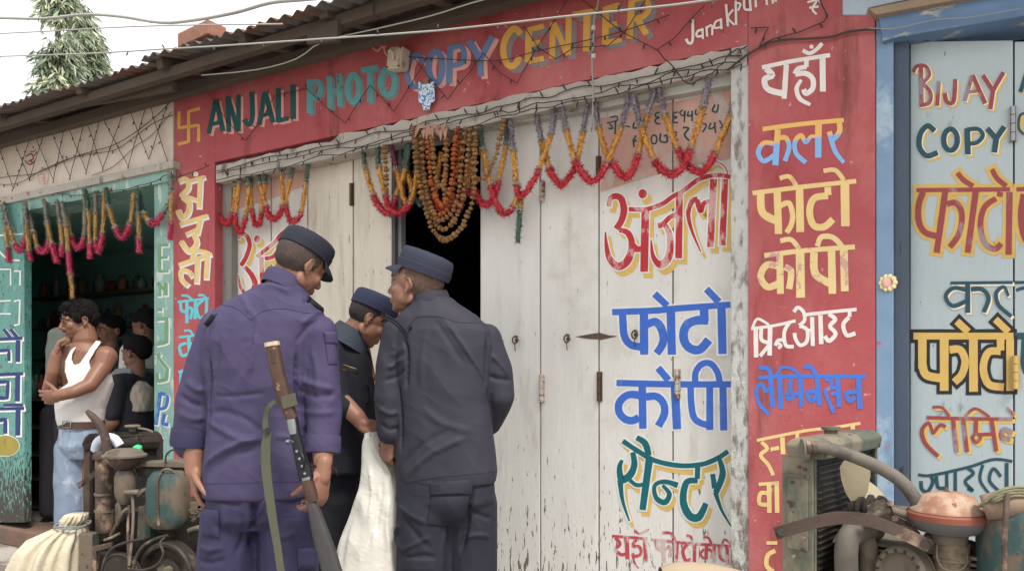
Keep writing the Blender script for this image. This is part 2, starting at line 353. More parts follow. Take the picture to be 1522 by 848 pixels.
# shutters, one plank each
def plank(x0, x1, mat, top=None, root=shop, o=DO, ybot=1010, ytop=None, gap=1.1, name='door_panel', rot=0):
    yt = ytop if ytop is not None else (122-(x1-1110)*.2)-24
    return slab(name, mat, [(x0+gap, yt), (x1-gap, yt), (x1-gap, ybot), (x0+gap, ybot)], o, o-.03, root, o=o, bev=.003)
leaves = {}
for x0, x1, mt in ((345, 403, m_plank), (403, 457, m_plank), (457, 525, m_plankc), (525, 583, m_plankc), (713, 803, m_plank), (803, 890, m_plank), (890, 1000, m_plank), (1000, 1089, m_plank)):
    leaves[x0] = plank(x0, x1, mt)
slab('door_edge', M('dark_grey_door_edge', (74, 76, 80), r=.6), [(583, 200), (587, 200), (587, 950), (583, 950)], DO+.004, DO-.03, shop)
slab('door_frame', M('grey_painted_frame', (126, 128, 128), r=.6, v=.12, wall=True), [(587.5, 195), (596, 195), (596, 950), (587.5, 950)], DO-.02, DO-.06, shop)
# dark room behind the opening
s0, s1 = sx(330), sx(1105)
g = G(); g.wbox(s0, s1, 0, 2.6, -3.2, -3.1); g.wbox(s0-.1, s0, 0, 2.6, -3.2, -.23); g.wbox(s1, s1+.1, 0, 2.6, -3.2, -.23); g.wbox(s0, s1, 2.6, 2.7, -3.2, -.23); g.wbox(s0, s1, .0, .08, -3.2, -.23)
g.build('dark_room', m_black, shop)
# salmon painted shutter heads, painted straight on the planks
g = G(); g.add([W(x, y, DO+.002) for x, y in [(892, 176), (999, 152), (999, 252), (893, 285)]], [(0, 1, 2, 3)]); g.add([W(x, y, DO+.002) for x, y in [(1001, 152), (1086, 132), (1086, 236), (1001, 251)]], [(0, 1, 2, 3)])
g.build('salmon_paint', m_salmon, leaves[890])
g = G(); g.add([W(x, y, DO+.002) for x, y in [(347, 240), (402, 240), (402, 296), (347, 312)]], [(0, 1, 2, 3)]); g.add([W(x, y, DO+.002) for x, y in [(404, 240), (455, 235), (455, 275), (404, 295)]], [(0, 1, 2, 3)])
g.build('salmon_paint', m_salmon, leaves[345])
# hinges, hooks, split wood
def hinge(x, y0, y1, root, mat=m_iron, o=DO):
    g = G(); a, b = W(x, y0, o+.012), W(x, y1, o+.012); n = 4
    for i in range(n): g.cyl(a.lerp(b, i/n+.01), a.lerp(b, (i+1)/n-.01), .0085, seg=10)
    g.box(a.lerp(b, .5)-N*.008, E*.012, (b-a)/2, N*.003)
    g.build('hinge', mat, root, True, auto=40)
m_hp = M('painted_over_hinge', (190, 180, 166), r=.6, v=.2, vs=40, dirt=[((120, 80, 60), 30, (1, 1, 1), .5, .6)])
hinge(804.5, 556, 597, leaves[713], m_hp); hinge(805, 268, 300, leaves[713], m_hp); hinge(890, 552, 596, leaves[803]); hinge(521.5, 272, 305, leaves[457]); hinge(1006, 548, 592, leaves[890], m_hp)
hinge(888.5, 232, 258, leaves[803])
for x, y, k in ((765, 505, 713), (842, 503, 803), (943, 497, 890)):
    g = G(); c = W(x, y, DO+.02); g.tube([c+V((0, 0, .016*math.cos(a)))+E*.012*math.sin(a) for a in [2*math.pi*i/14 for i in range(15)]], .0035, 8); g.cyl(c-N*.02+V((0, 0, .016)), c+V((0, 0, .016)), .005); g.cyl(c-N*.021, c-N*.016, .009, seg=12); g.tube([c-V((0,0,.016)), c-V((0,0,.05))+E*.003], .002, 6)
    g.build('hook', m_iron, leaves[k], True)
for k, pts in ((803, [(855, 500), (872, 497), (890, 494), (889, 504), (872, 503)]), (890, [(891, 494), (905, 498), (918, 499), (905, 502), (891, 505)]), (713, [(728, 505), (740, 504), (750, 506), (740, 509)])):
    g = G(); g.add([W(x, y, DO+.0025) for x, y in pts], [tuple(range(len(pts)))]); g.build('split', m_crack, leaves[k])
# ---------------- lettering ----------------
def word(name, org, k, tx, layers, root, o):
    """layers: (material, grow, dx, dy) from the bottom up"""
    for i, (mt, gr, dx, dy) in enumerate(layers):
        paint(name, org, k, tx, mt, root, o, gr, dx, dy, lift=.001+.0013*i)
A1 = """30,40,45,40:360,285 370,235 402,218 438,235 455,300 440,370 405,425
30,40,45,55,45,30,8:425,430 480,450 505,520 480,620 420,660 365,610 345,530 338,440
20,45,30:480,455 525,545 575,545
30:485,300 560,302 610,298 700,265 760,222 820,190 900,130 960,100 1045,85 1128,98
50:590,310 582,695
45:805,190 800,610
40,30,35:668,405 700,395 740,355 790,330
30,40,50,50,30,8:715,400 745,470 740,590 690,650 640,600 626,490
8,20,30,34,30:940,570 885,440 860,330 885,250 920,235
34,30,26:915,240 938,315 960,262 998,250
44:1020,110 1000,540
42:1092,110 1075,530
10:950,40 1010,0 1060,10 1095,40 1112,90
d:573,203 28,30"""
word('name_lettering', (820, 240), 4.24, A1, [(p_yel, 8, 26, 34), (p_outl, 16, 0, 0), (p_red, -2, 0, 0)], leaves[890], DO)
A1b = """26:395,590 405,560 440,570 460,620 440,690 410,740
26,34,26,10:430,745 470,790 490,850 450,900 410,860 395,790
24:500,690 550,650 600,610 640,560 690,530 740,520
26:525,690 530,850
24:545,700 590,690 620,650
22:640,600 645,700
d:502,590 18,22"""
word('name_lettering', (250, 200), 3.8, A1b, [(p_yel, 8, 18, 22), (p_outl, 12, 0, 0), (p_red, -2, 0, 0)], leaves[345], DO)
B1 = """38:345,168 600,158 700,148 1025,125
-45:405,175 412,290
45:410,280 425,325 455,355 500,365 530,367
50:528,175 530,412
45,50,45:545,240 590,222 622,250 640,310 630,360 600,405
50:682,160 688,412
42:588,62 662,132
52:872,150 875,222
52:897,215 830,215 775,240 755,290 765,345 800,378 850,380 900,325
50:972,140 978,408
42:885,35 958,110"""
B2 = """38:370,572 700,580 1030,580
45:518,580 522,835
45:515,645 440,640 390,680 385,735 415,775 460,788 500,770
45:540,652 600,650 640,690 645,750 610,820
50:705,590 718,838
42:608,485 670,558
40:795,590 800,700 815,770 850,800 900,815
42:905,590 905,842
42:980,590 985,845
38:822,565 825,510 860,465 910,462 948,510 962,568"""
for t in (B1, B2): word('photocopy_lettering', (820, 420), 3.853, t, [(p_outl, 18, 0, 0), (p_blue, -2, 0, 0)], leaves[890], DO)
C1 = """30:410,95 500,155 600,210 740,238 870,230 960,195 1020,155
20,35,46,40,30:408,205 392,250 405,320 455,290 478,230 468,160
36,22,10:395,320 410,440 450,560
25:450,320 490,350 540,345
45,40:565,200 525,495
30,40,35:490,75 540,110 562,180
36,26,26,30,36,30,18:730,352 650,330 595,355 605,425 655,450 680,400 640,352
32:845,225 842,315
32,40,45,50,32:845,325 780,335 760,440 795,525 850,535 893,455
26,40,36:970,200 988,290 948,395
30,34:930,285 942,370
30,18,8:945,390 985,500 1052,612"""
word('centre_lettering', (820, 630), 3.89, C1, [(p_yel, 8, 18, 30), (p_outl, 16, 0, 0), (p_teal, -2, 0, 0)], leaves[890], DO)
C2 = """16:348,645 555,660;20:368,655 395,690 368,722 402,752 435,745;24:435,655 438,778;18:490,665 468,700 508,708 515,748 480,762 466,745;14,8:468,760 480,800 502,830;22:538,665 545,795;12:478,612 508,630 562,605
16:578,665 835,690 1052,705;20:600,665 612,712 640,725;22:640,670 650,798;18:655,720 685,708 692,765;22:725,680 718,800;16:638,625 690,630 712,672
20:785,690 758,730 775,785 806,778;20:826,690 825,800;14:778,640 805,650 815,685
20:895,690 892,780;14:880,720 860,750 880,775;16:905,720 930,740 920,775;20:940,700 938,795;14:875,650 905,655 925,690
18:968,700 975,770 1005,790;20:1012,700 1016,808;20:1045,700 1045,815;12:985,690 1000,665 1035,690"""
word('small_lettering', (820, 630), 3.89, C2, [(p_redf, 0, 0, 0)], leaves[890], DO)
PH = """9:262,268 330,250;10:280,272 300,300 272,300;12:318,255 314,336;9:285,232 325,225 330,250;9:345,295 370,285 410,292
11:435,262 430,298 462,292;10:598,200 572,206 570,226 592,232 568,246 574,268 600,272;10:712,198 684,204 682,222 704,230 680,244 688,262 712,264;10:742,185 722,202 745,222 756,190 750,262
11:778,192 772,222 802,215;11:800,190 800,255;10:825,180 822,212 850,205;10:865,180 858,215 890,210;11:945,150 928,188 955,196 966,150
11:447,345 428,382 452,375;11:430,385 434,418;o10:560,370 18,28;11:602,332 600,380 640,385 640,345 622,350;12:700,320 692,360;12:742,295 778,300 752,340 782,378
10:865,270 890,280 866,325;10:920,265 905,300 935,295 945,262;10:940,262 948,330;9:972,250 990,285 975,300"""
word('phone_number', (840, 120), 4.24, PH, [(p_dteal, 0, 0, 0)], leaves[890], DO+.002)
# right red pillar
R1 = """24:40,382 200,348 425,312
34:62,388 98,425 55,450 75,505 165,530
30:178,365 165,558
26:292,335 290,380
26:292,378 245,388 224,418
30:228,420 285,415 326,445 326,500 290,528 275,505
18,30,18:262,452 236,500 254,558 314,592
34:382,320 384,518
22:270,285 308,302 348,280 380,245
d:320,265 12,12"""
word('lettering', (1122, 0), 3.8, R1, [(p_white, 0, 0, 0)], shop, .004)
R2 = """24:118,42 330,15 545,-5
32:198,45 185,232
25:182,120 125,115 95,165 125,210 185,175
25:202,90 240,88 258,135 235,210
24,24,18:345,218 295,170 288,110 320,75 345,112 372,82 402,82
34:412,10 410,192
28:520,0 522,55 485,95 468,55
28,24,20:478,90 500,160 545,218"""
word('lettering', (1100, 180), 3.533, R2, [(p_two, 0, 0, 0)], shop, .004)
R3 = """24:65,378 330,345 610,315
40:108,380 118,480 195,525
38:195,365 202,592
28:210,445 256,430 276,490 268,545 244,585
40:312,350 316,582
24:208,300 260,292 298,345
36:460,345 462,388
36:462,392 390,405 365,470 385,545 440,555 488,515
46:550,320 553,552
24:438,262 500,258 545,310"""
R4 = """24:128,705 330,680 602,660
34:208,690 212,905
34:205,762 140,755 108,815 145,870 205,850
32:235,765 268,790 258,880
44:315,690 318,925
24:212,628 268,622 310,670
38:388,690 395,800 470,850
38:480,680 485,905
40:545,670 550,892
26:405,655 428,608 490,612 542,665"""
word('lettering', (1100, 180), 3.533, R3, [(p_cream, 0, 0, 0)], shop, .004)
word('lettering', (1100, 180), 3.533, R4, [(p_creamx, 2, 0, 0)], shop, .004)
R5 = """16:58,312 180,295 292,270;18:328,240 460,225 612,210
24:82,300 84,462;20:112,305 112,368 150,385;24:158,290 155,452;20:150,400 105,455;14:66,305 92,260 150,290
18:185,400 200,372 232,372;16:200,415 215,400 195,385;20:258,280 232,330 240,398 282,405
19:282,224 304,200 334,225 338,268 310,294;20:312,296 352,318 350,378 316,398 292,366 286,334;14:345,316 380,320;22:378,250 382,402;24:422,240 426,392
22:465,235 500,262 472,298 502,338 468,375 445,350
20:575,220 575,250;22:572,252 542,290 560,345 606,335"""
word('lettering', (1100, 400), 3.533, R5, [(p_white, 0, 0, 0)], shop, .004)
R6 = """20:92,568 300,560 660,562
20:152,762 98,700 85,630 115,602 132,645;20:130,645 160,620;26:160,570 172,722;22:98,515 145,520 165,560
26:208,570 215,732;16:190,560 220,515 275,522 318,560;22:265,575 262,640;20:240,662 262,642 282,662 262,682 242,664;18:275,655 322,650;26:316,570 323,722
24:402,640 355,645 372,690 405,660;26:405,570 416,716;22:333,512 375,515 400,560
20:445,572 480,590 470,625 448,640 470,700 492,752;20:478,655 510,650;26:512,570 520,722;20:480,620 510,620
24:615,640 560,650 575,690 605,670;28:622,570 630,732"""
word('lettering', (1100, 400), 3.533, R6, [(p_blue2, 0, 0, 0)], shop, .004)
R7 = """16:88,162 340,112 490,95 632,72;20:112,170 142,205 108,240 148,290 175,345;20:160,210 205,200;24:222,145 226,235;24:592,78 592,142;20:300,120 300,150
18:98,392 205,385;22:150,440 108,440 102,492 145,500;24:152,390 154,542;24:192,388 195,542
18:138,700 195,700;24:185,740 145,765 140,820 175,850"""
word('lettering', (1100, 608), 3.533, R7, [(p_cream, 0, 0, 0)], shop, .004)
# left red pillar
L1 = """24:1010,262 1050,250 1062,300 1018,345
28:1030,345 1065,380 1060,440 1025,465 1003,425
20:1065,265 1155,238
26:1130,250 1122,412
20:1062,350 1120,372
d:1100,216 10,10
22:1015,505 1170,458
26:1130,480 1112,560
20:1050,562 1120,530
26:1095,560 1108,615 1065,655 1020,600
22:1010,735 1190,672
22:1062,850 1022,812 1022,768 1062,770 1085,800
26:1115,700 1108,835
26:1170,690 1162,812
20:1080,700 1108,655 1172,665"""
word('lettering', (0, 200), 3.8, L1, [(p_outl, 8, 6, 8), (p_cream, 0, 0, 0)], shop, 0)
L2 = """14:1003,108 1180,88;18:1020,110 1025,155 1052,165;20:1056,108 1056,228;16:1062,140 1085,150 1076,205;20:1105,100 1102,205;14:1025,72 1060,75 1090,100
16:1150,95 1112,135 1125,195 1152,190;18:1168,90 1165,195;14:1118,70 1150,72 1164,92
14:1010,308 1145,292;18:1055,340 1015,358 1028,410 1060,402;20:1066,300 1072,430;16:1075,340 1095,360 1085,400;18:1112,300 1112,400;14:1040,270 1075,272 1090,300
16:1008,505 1050,490;14:1020,505 1018,590;14:1035,500 1036,560"""
word('lettering', (0, 420), 3.8, L2, [(p_cyan, 0, 0, 0)], shop, 0)
word('emblem', (250, 0), 3.8, "-18:180,612 115,630 115,800 55,815;-18:62,630 60,722 172,708 172,800", [(p_yelb, 0, 0, 0)], shop, 0)
word('emblem', (250, 0), 3.8, "10:1152,268 1180,290 1205,268 1232,265;8:1215,262 1225,300 1245,320;d:1200,255 5,5", [(p_pink, 0, 0, 0)], shop, 0)
def sign(tx, layers, org=(250, 0), k=3.8): word('sign_lettering', org, k, tx, layers, shop, .0045 if org[0] == 900 else 0)
sign("""24:270,562 228,755;26:270,562 310,742;20:245,702 300,690
26:337,545 342,745;24:340,555 392,735;24:397,535 397,742
26:472,520 475,660 455,705 428,675
24:545,522 515,705;26:547,520 592,692;20:522,655 582,640
28:622,498 622,690;24:622,682 678,668
30:705,480 706,672""", [(p_pink, 0, 16, 12), (p_dteal, 2, 0, 0)])
sign("""36:800,448 800,640;28:800,468 848,462 862,505 845,545 805,555
32:910,430 915,612;32:965,418 970,600;28:912,520 968,510
o32:1045,500 32,78
30:1088,398 1185,380;34:1140,392 1140,578
o34:1240,465 40,72""", [(p_greyp, 2, 14, 12), (p_pteal, 0, 0, 0)])
sign("""32:108,352 85,315 50,322 25,370 22,440 55,490 108,470
o36:180,380 38,88
36:262,258 256,472;30:265,272 320,262 342,300 330,355 270,372
36:368,230 432,335;34:502,205 430,335;34:432,325 436,432""", [(p_pink, 2, 22, 14), (p_cblue, 0, 0, 0)], (600, 0))
sign("""36:662,195 625,162 580,210 562,290 585,362 625,370 655,320
38:708,160 702,352;30:705,170 792,148;28:705,255 775,238;30:702,348 792,330
34:842,128 838,332;32:848,130 925,312;34:932,98 930,312
34:955,85 1092,62;40:1036,72 1030,292
38:1142,40 1138,250;30:1142,50 1222,28;28:1142,150 1205,132;30:1138,246 1232,222
38:1288,5 1275,220;32:1288,5 1360,-10 1385,50 1350,95 1290,105;36:1315,100 1372,195""", [(p_greyp, 4, 26, 20), (p_yelb, 0, 0, 0)], (600, 0))
sign("""16:492,112 492,228 470,245 455,220
14:548,168 520,178 515,205 545,205;12:548,160 550,222;12:570,150 574,208;12:572,158 600,145 603,200
12:650,112 622,125 615,158 648,155;14:652,105 655,165;14:680,25 692,150;12:722,55 692,100 728,142
14:735,5 738,142;12:740,18 762,25 748,62;14:782,-5 786,50 812,56;14:814,-15 820,64;14:846,-25 850,42;12:848,-8 872,-22;14:905,-40 912,30;14:938,-50 946,22;14:955,-50 962,12
12:1140,14 1192,5 1168,50 1192,82;12:1150,45 1205,38;10:1180,-20 1215,15""", [(p_white, 0, 0, 0)], (900, 0))
# ---------------- barber shop on the left ----------------
bar = thing('barber_shop', L(sx(130), 0), 'open barber shop with cream fascia, teal door leaf and dark teal interior', 'shop')
slab('fascia', m_fascia, [(-420, ztop(-420)), (257, ztop(257)), (257, 247), (-420, 392)], .01, -.2, bar)
slab('beam', m_teal2, [(-420, 392), (257, 248), (257, 268), (-420, 408)], .022, -.2, bar)
slab('fascia_lip', m_white, [(-420, 384), (257, 238), (257, 249), (-420, 394)], .05, -.02, bar, o=.05)
slab('door_post', m_teal2, [(229, 262), (257.5, 256), (257.5, 835), (229, 835)], .0, -.2, bar)
slab('door_leaf', m_teal, [(-60, 300), (36, 300), (36, 776), (-60, 776)], .03, -.02, bar)
slab('side_wall', m_teal2, [(-420, 380), (-62, 300), (-62, 850), (-420, 850)], .0, -.2, bar)
sl0, sr0 = sx(37)-3.9, sx(240)
def rb(name, mat, *a, **k): return G().wbox(*a).build(name, mat, bar, **k)
rb('back_wall', m_tealg, sl0, sr0+.4, 0, 2.5, -2.1, -2.0)
rb('room_wall', m_tealg, sl0-.1, sl0, 0, 2.5, -2.1, -.2); rb('room_wall', m_tealg, sr0+.4, sr0+.5, 0, 2.5, -2.1, -.23)
rb('room_ceiling', m_tealg, sl0, sr0+.4, 2.45, 2.5, -2.1, -.2)
rb('room_floor', M('grey_floor', (130, 124, 116), r=.6), sl0, sr0+.4, .0, .12, -2.1, -.2)
m_step = M('brick_red_cement_step', (112, 88, 76), r=.85, v=.2, vs=8, bump=.5, bs=30, dirt=[((96, 88, 80), 6, (1, 1, 1), .5, .65)])
rb('step', m_step, sl0-.5, sx(232), 0, .12, -.2, .06, bevel=.01)
rb('room_return', m_tealg, sr0-.04, sr0+.4, 0, 2.5, -.235, -.225)
word('lettering', (0, 200), 3.8, """18:900,620 900,775;14:900,625 950,622;14:900,695 945,692;14:900,772 950,770""", [(p_outl, 10, 6, 4), (p_green, 2, 0, 0)], bar, 0)
word('lettering', (0, 420), 3.8, """-20:890,5 900,5 900,75;14:905,10 940,60;20:935,0 935,70;18:890,150 915,150;-20:888,205 940,200 940,335 885,345
16:905,400 895,420 945,485;-18:880,410 885,400;-18:945,480 940,545 890,555 885,510""", [(p_outl, 10, 6, 6), (p_green, 2, 0, 0)], bar, 0)
word('lettering', (0, 420), 3.8, "20:905,620 880,800;16:905,622 945,640 935,700 895,712;18:930,740 920,790 950,800;16:905,870 905,930", [(p_outl, 8, 6, 6), (worn('blue_letter_paint', (60, 110, 180), (100, 160, 190), .56), 2, 0, 0)], bar, 0)
word('lettering', (0, 420), 3.8, """-16:-30,320 125,312;24:102,325 100,445;-16:-20,385 50,380 50,440;18:20,262 60,312;18:60,262 100,312
-16:-30,520 130,512;26:100,520 98,668;-18:-20,560 45,558 40,650 -20,650;14:20,690 130,690
-16:-30,712 135,708;26:102,715 100,860;-20:-30,780 30,770 30,850""", [(p_outl, 8, 7, 7), (p_dblue, 2, 0, 0)], bar, .03)
word('lettering', (0, 420), 3.8, "-6:-20,105 60,100;-6:0,175 60,175;-7:80,105 112,95 108,235 80,240", [(p_outl, 2, 0, 0)], bar, .03)
word('lettering', (0, 200), 3.8, "-6:-20,570 130,560;8:-20,640 40,700 110,710;-6:0,760 60,760 60,850;-7:80,770 115,770 112,850", [(p_outl, 2, 0, 0)], bar, .03)
word('ellipse', (0, 625), 3.8, "d:30,140 78,58", [(p_outl, 8, 0, 0), (worn('olive_paint', (150, 136, 60), (130, 120, 70), .6), 0, 0, 0)], bar, .03)
word('emblem', (0, 200), 3.8, "8,10,8:145,125 175,108 188,135 160,150;8,10,6:168,148 185,160 165,168 140,145;7:185,122 205,105 205,95;6:172,95 188,98 200,85;d:187,72 5,5", [(p_brown, 0, 0, 0)], bar, .01)
word('emblem', (0, 200), 3.8, "o4:245,235 30,46;7:222,225 250,225;7:228,240 250,250 232,262;7:250,225 250,275", [(worn('thin_pink_paint', (206, 150, 150), (200, 180, 170), .55), 0, 0, 0)], bar, .01)
# room fittings
m_cab = M('dark_brown_cabinet', (66, 54, 46), r=.7, v=.15)
cab = thing('cabinet', L(sx(62), .12, -.55), 'dark wooden cabinet with open shelves standing just inside the barber shop', 'cabinet')
q0, q1 = sx(38, -.4), sx(78, -.4)
for s0, s1 in ((q0-.3, q0-.27), (q1, q1+.03)): G().wbox(s0, s1, .12, .98, -.8, -.4).build('side_panel', m_cab, cab)
for z in (.14, .36, .55, .76, .98): G().wbox(q0-.27, q1, z, z+.02, -.8, -.4).build('shelf', m_cab, cab)
G().wbox(q0-.3, q1+.03, .12, .98, -.82, -.802).build('back_panel', m_cab, cab)
m_shelf = M('worn_grey_shelf', (120, 112, 100), r=.7)
SN = -1.9
sh = thing('wall_shelf', L(sx(150, SN), 1.4, SN), 'long back wall shelf crowded with jars behind the customers', 'shelf')
for px0, px1, zz in ((60, 250, (1.32, 1.66, 2.0)),):
    for z in zz: G().wbox(sx(px0, SN), sx(px1, SN), z, z+.025, SN-.1, SN+.12).build('shelf_board', m_shelf, sh)
bm_ = [(n, M('jar_'+n, c, r=.25, v=.05, bump=0)) for n, c in (('white', (190, 186, 176)), ('blue', (70, 90, 140)), ('green', (80, 130, 110)), ('red', (160, 60, 56)), ('amber', (170, 130, 80)))]
cnt = {}
for zi, z in enumerate((1.345, 1.685, 2.025)):
    for i in range(14):
        s = sx(64+i*12.5, SN)+random.uniform(-.05, .05); r = random.uniform(.03, .05); h = random.uniform(.12, .24); b = L(s, z, SN+random.uniform(-.04, .04))
        g = G().lathe(b, (0, 0, 1), [(0, 0), (r, 0), (r, h*.7), (r*.5, h*.82), (r*.5, h), (0, h)], 12); nm, mt = bm_[(i*3+zi*2) % 5]
        tag(g.build('jar', mt, None, True), '%s dim %s jar from the left on the %s board of the barber back shelf' % (('first', 'second', 'third', 'fourth')[cnt.setdefault((nm, zi), 0)], nm, ('lowest', 'middle', 'top')[zi]), 'jar', '%s jars on the %s barber shelf board' % (nm, ('lowest', 'middle', 'top')[zi])); cnt[(nm, zi)] += 1
mir = thing('mirror', L(sx(130, SN), 1.0, SN), 'dim framed mirror on the barber shop back wall below the shelf', 'mirror')
ma, mb = sx(70, -1.99), sx(200, -1.99)
G().wbox(ma, mb, .7, 1.2, -1.99, -1.96).build('mirror_glass', M('dark_mirror', (90, 110, 106), r=.2, bump=0, metal=.6), mir)
for a in ((ma-.04, ma, .66, 1.24), (mb, mb+.04, .66, 1.24), (ma, mb, .66, .7), (ma, mb, 1.2, 1.24)): G().wbox(*a, -1.99, -1.94).build('mirror_frame', m_teal, mir)
# dark green cloth hanging by the cabinet and a poster with a rose-red print
g = G(); path = []
top = [L(sx(58, -.3)+.012*i, 1.0, -.36+.02*math.sin(i*1.9)) for i in range(14)]; bot = [p+E*(.05*(i-7)/7)+V((0, 0, -.8)) for i, p in enumerate(top)]
g.loft([top+[p-N*.01 for p in top[::-1]], bot+[p-N*.01 for p in bot[::-1]]]); tag(g.build('hanging_cloth', M('dark_green_cloth', (66, 84, 76), r=.9, v=.1), None, True), 'dark green cloth hanging beside the cabinet behind the man in the white vest', 'cloth')
g = G()
pc = L(sx(215, -1.2), 1.68, -1.2)
rp = thing('round_poster', pc, 'red round ornament hanging in the barber shop doorway at upper right', 'ornament')
G().lathe(pc, N, [(0, 0), (.07, 0), (.075, .01), (.06, .016), (0, .018)], 28).build('disc', M('poster_red', (150, 42, 46), r=.6), rp, True, auto=40)
G().lathe(pc-V((0, 0, .02))+N*.017, N, [(0, 0), (.03, 0), (.028, .008), (0, .01)], 20).build('flower', M('poster_pale', (190, 150, 130), r=.6), rp, True, auto=40)
# ---------------- blue shop on the right ----------------
bs = thing('blue_shop', L(sx(1440), 0), 'blue framed neighbouring copy shop with pale blue lettered plank doors', 'shop')
slab('blue_wall', m_bluew, [(1302, 5), (1328, 5), (1328, 1010), (1302, 1010)], .0, -.2, bs)
slab('timber_jamb', m_bluefr, [(1328.5, 50), (1351, 45), (1351, 1010), (1328.5, 1010)], -.02, -.2, bs)
slab('cornice', M('brown_cement_edge', (150, 132, 112), r=.85, v=.2, bump=.6, wall=True), [(1290, 13), (1900, -118), (1900, -88), (1302, 22)], .06, -.1, bs)
slab('upper_wall', M('pale_blue_plaster', (176, 188, 200), r=.85, v=.06, bump=.4, wall=True), [(1252, ztop(1252)), (1900, ztop(1900)), (1900, -119), (1290, 12), (1288, 22), (1252, 22)], .014, -.2, bs)
slab('lintel_beam', m_bluebeam, [(1305, 23), (1900, -86), (1900, -40), (1330, 56), (1312, 62)], .03, -.18, bs)
slab('far_wall', m_bluew, [(1750, -60), (1900, -60), (1900, 1200), (1750, 1200)], .0, -.2, bs)
pb = {}
for x0, x1 in ((1352, 1507), (1507, 1640), (1640, 1750)):
    pb[x0] = slab('door_panel', m_paleb, [(x0+1.2, 62), (x1-1.2, 60), (x1-1.2, 1100), (x0+1.2, 1100)], -.06, -.095, bs, o=-.06, bev=.003)
hinge(1505.5, 158, 210, pb[1352], m_steel, -.06); hinge(1509, 528, 578, pb[1352], M('gold_hinge_paint', (196, 164, 96), r=.6), -.055)
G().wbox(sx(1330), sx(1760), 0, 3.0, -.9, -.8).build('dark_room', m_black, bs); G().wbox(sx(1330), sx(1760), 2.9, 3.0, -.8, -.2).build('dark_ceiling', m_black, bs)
def bw(tx, layers, org, k, o=-.06): word('lettering', org, k, tx, layers, pb[1352], o)
YS = (p_yel, 6, 14, 12)
bw("""24:938,372 942,595;20:895,410 915,375 965,375 985,425 945,470;22:945,470 990,520 985,580 930,595
22:1040,460 1030,598;24:1132,448 1122,572 1085,575 1072,525
22:1228,425 1185,572;24:1230,425 1302,585;18:1200,522 1272,512
24:1288,425 1345,512;24:1405,408 1345,512;24:1346,505 1330,618""", [YS, (p_outl, 6, 4, 3), (p_brown, 0, 0, 0)], (1122, 0), 3.8)
bw("""28:1022,52 985,25 948,65 942,135 980,182 1038,165
o28:1105,98 36,56;30:1192,38 1197,175;22:1192,45 1250,42 1275,75 1245,112 1200,118
30:1298,38 1345,92;28:1388,28 1345,92;30:1346,85 1335,165""", [YS, (p_outl, 6, 4, 3), (p_slate, 0, 0, 0)], (1100, 180), 3.533)
bw("""26:925,362 1420,358
36:962,370 938,440 940,530 975,585 1045,605;36:1078,365 1032,692;34:1085,435 1135,430 1165,490 1150,590 1100,662
36:1238,365 1195,692;30:1140,270 1175,310 1225,342
34:1368,370 1362,398;34:1345,405 1285,450 1262,540 1285,640 1340,670 1372,640;36:1415,370 1410,702;30:1322,250 1350,300 1400,342""", [(p_gold, 34, 0, 0), (p_brown, -4, 0, 0)], (1100, 180), 3.533)
word('lettering', (1100, 180), 3.533, "26:1450,358 1700,350;36:1490,380 1475,500 1500,620 1580,640;36:1600,365 1580,690", [(p_gold, 34, 0, 0), (p_brown, -4, 0, 0)], pb[1507], -.06)
bw("""16:1105,72 1432,69
26:1195,75 1196,228;22:1185,108 1120,98 1080,140 1115,192 1185,168;24:1212,105 1270,105 1305,150 1280,225
22,22,14:1425,248 1360,190 1345,125 1385,92 1410,140""", [(p_yel, 2, 10, 12), (p_outl, 2, 6, 8), (p_slate, 0, 0, 0)], (1100, 400), 3.533)
bw("""36:910,350 1436,350
-44:957,365 957,520;44:957,500 980,555 1070,572;46:1072,365 1072,637;40:1100,422 1155,422 1182,480 1165,550 1125,592
46:1225,365 1226,642;38:1138,272 1198,328
-40:1368,365 1368,425;40:1368,430 1310,432 1282,480 1280,545 1310,605 1385,618;40:1418,365 1418,637;38:1340,262 1410,328""", [(p_blk, 36, 0, 0), (p_gold, 0, 0, 0)], (1100, 400), 3.533)
word('lettering', (1100, 400), 3.533, "16:1442,69 1700,66;18:1450,110 1500,100 1530,160;36:1444,350 1800,348;44:1500,365 1500,520 1560,560;46:1620,365 1620,640", [(p_slate, 0, 0, 0)], pb[1507], -.06)
bw("""18:980,42 1200,48 1430,50
20,22,14:1040,245 975,180 955,110 990,72 1015,130;18:1015,125 1050,82 1080,90;22:1118,45 1138,225;22:1172,50 1192,222;14:1180,35 1235,-5 1310,38
22:1240,50 1238,120;18:1215,150 1240,125 1262,148 1240,172 1218,152;18:1255,132 1330,128;22:1320,50 1346,218;26:1430,120 1385,105 1375,145 1420,155;14:1010,-12 1060,-10 1100,35;14:1400,-10 1440,30""", [(p_yel, 4, 14, 12), (p_brown, 0, 0, 0)], (1100, 608), 3.533)
bw("""16:935,342 1005,345 1200,302 1330,262 1430,272
20:950,375 955,418 985,430 1012,380 1000,345;20:1030,350 1040,408 1082,412;18:1085,335 1086,440;18:1130,325 1130,442
18:1195,308 1225,335 1182,378 1222,425 1195,412;18,14:1275,290 1262,375 1335,472;18:1362,430 1310,372 1330,310 1370,352;20:1400,280 1400,418""", [(p_slate, 0, 0, 0)], (1100, 608), 3.533)
word('lettering', (1122, 0), 3.8, "24:1560,330 1500,520;14:1545,640 1500,650 1490,720 1520,760", [(p_yel, 4, 12, 10), (p_slate, 0, 0, 0)], pb[1507], -.06)
g = G()
fl = thing('flower_sticker', W(1320, 420, .004), 'small cream and green flower shaped sticker on the blue door frame', 'sticker')
c = W(1320, 420, .004)
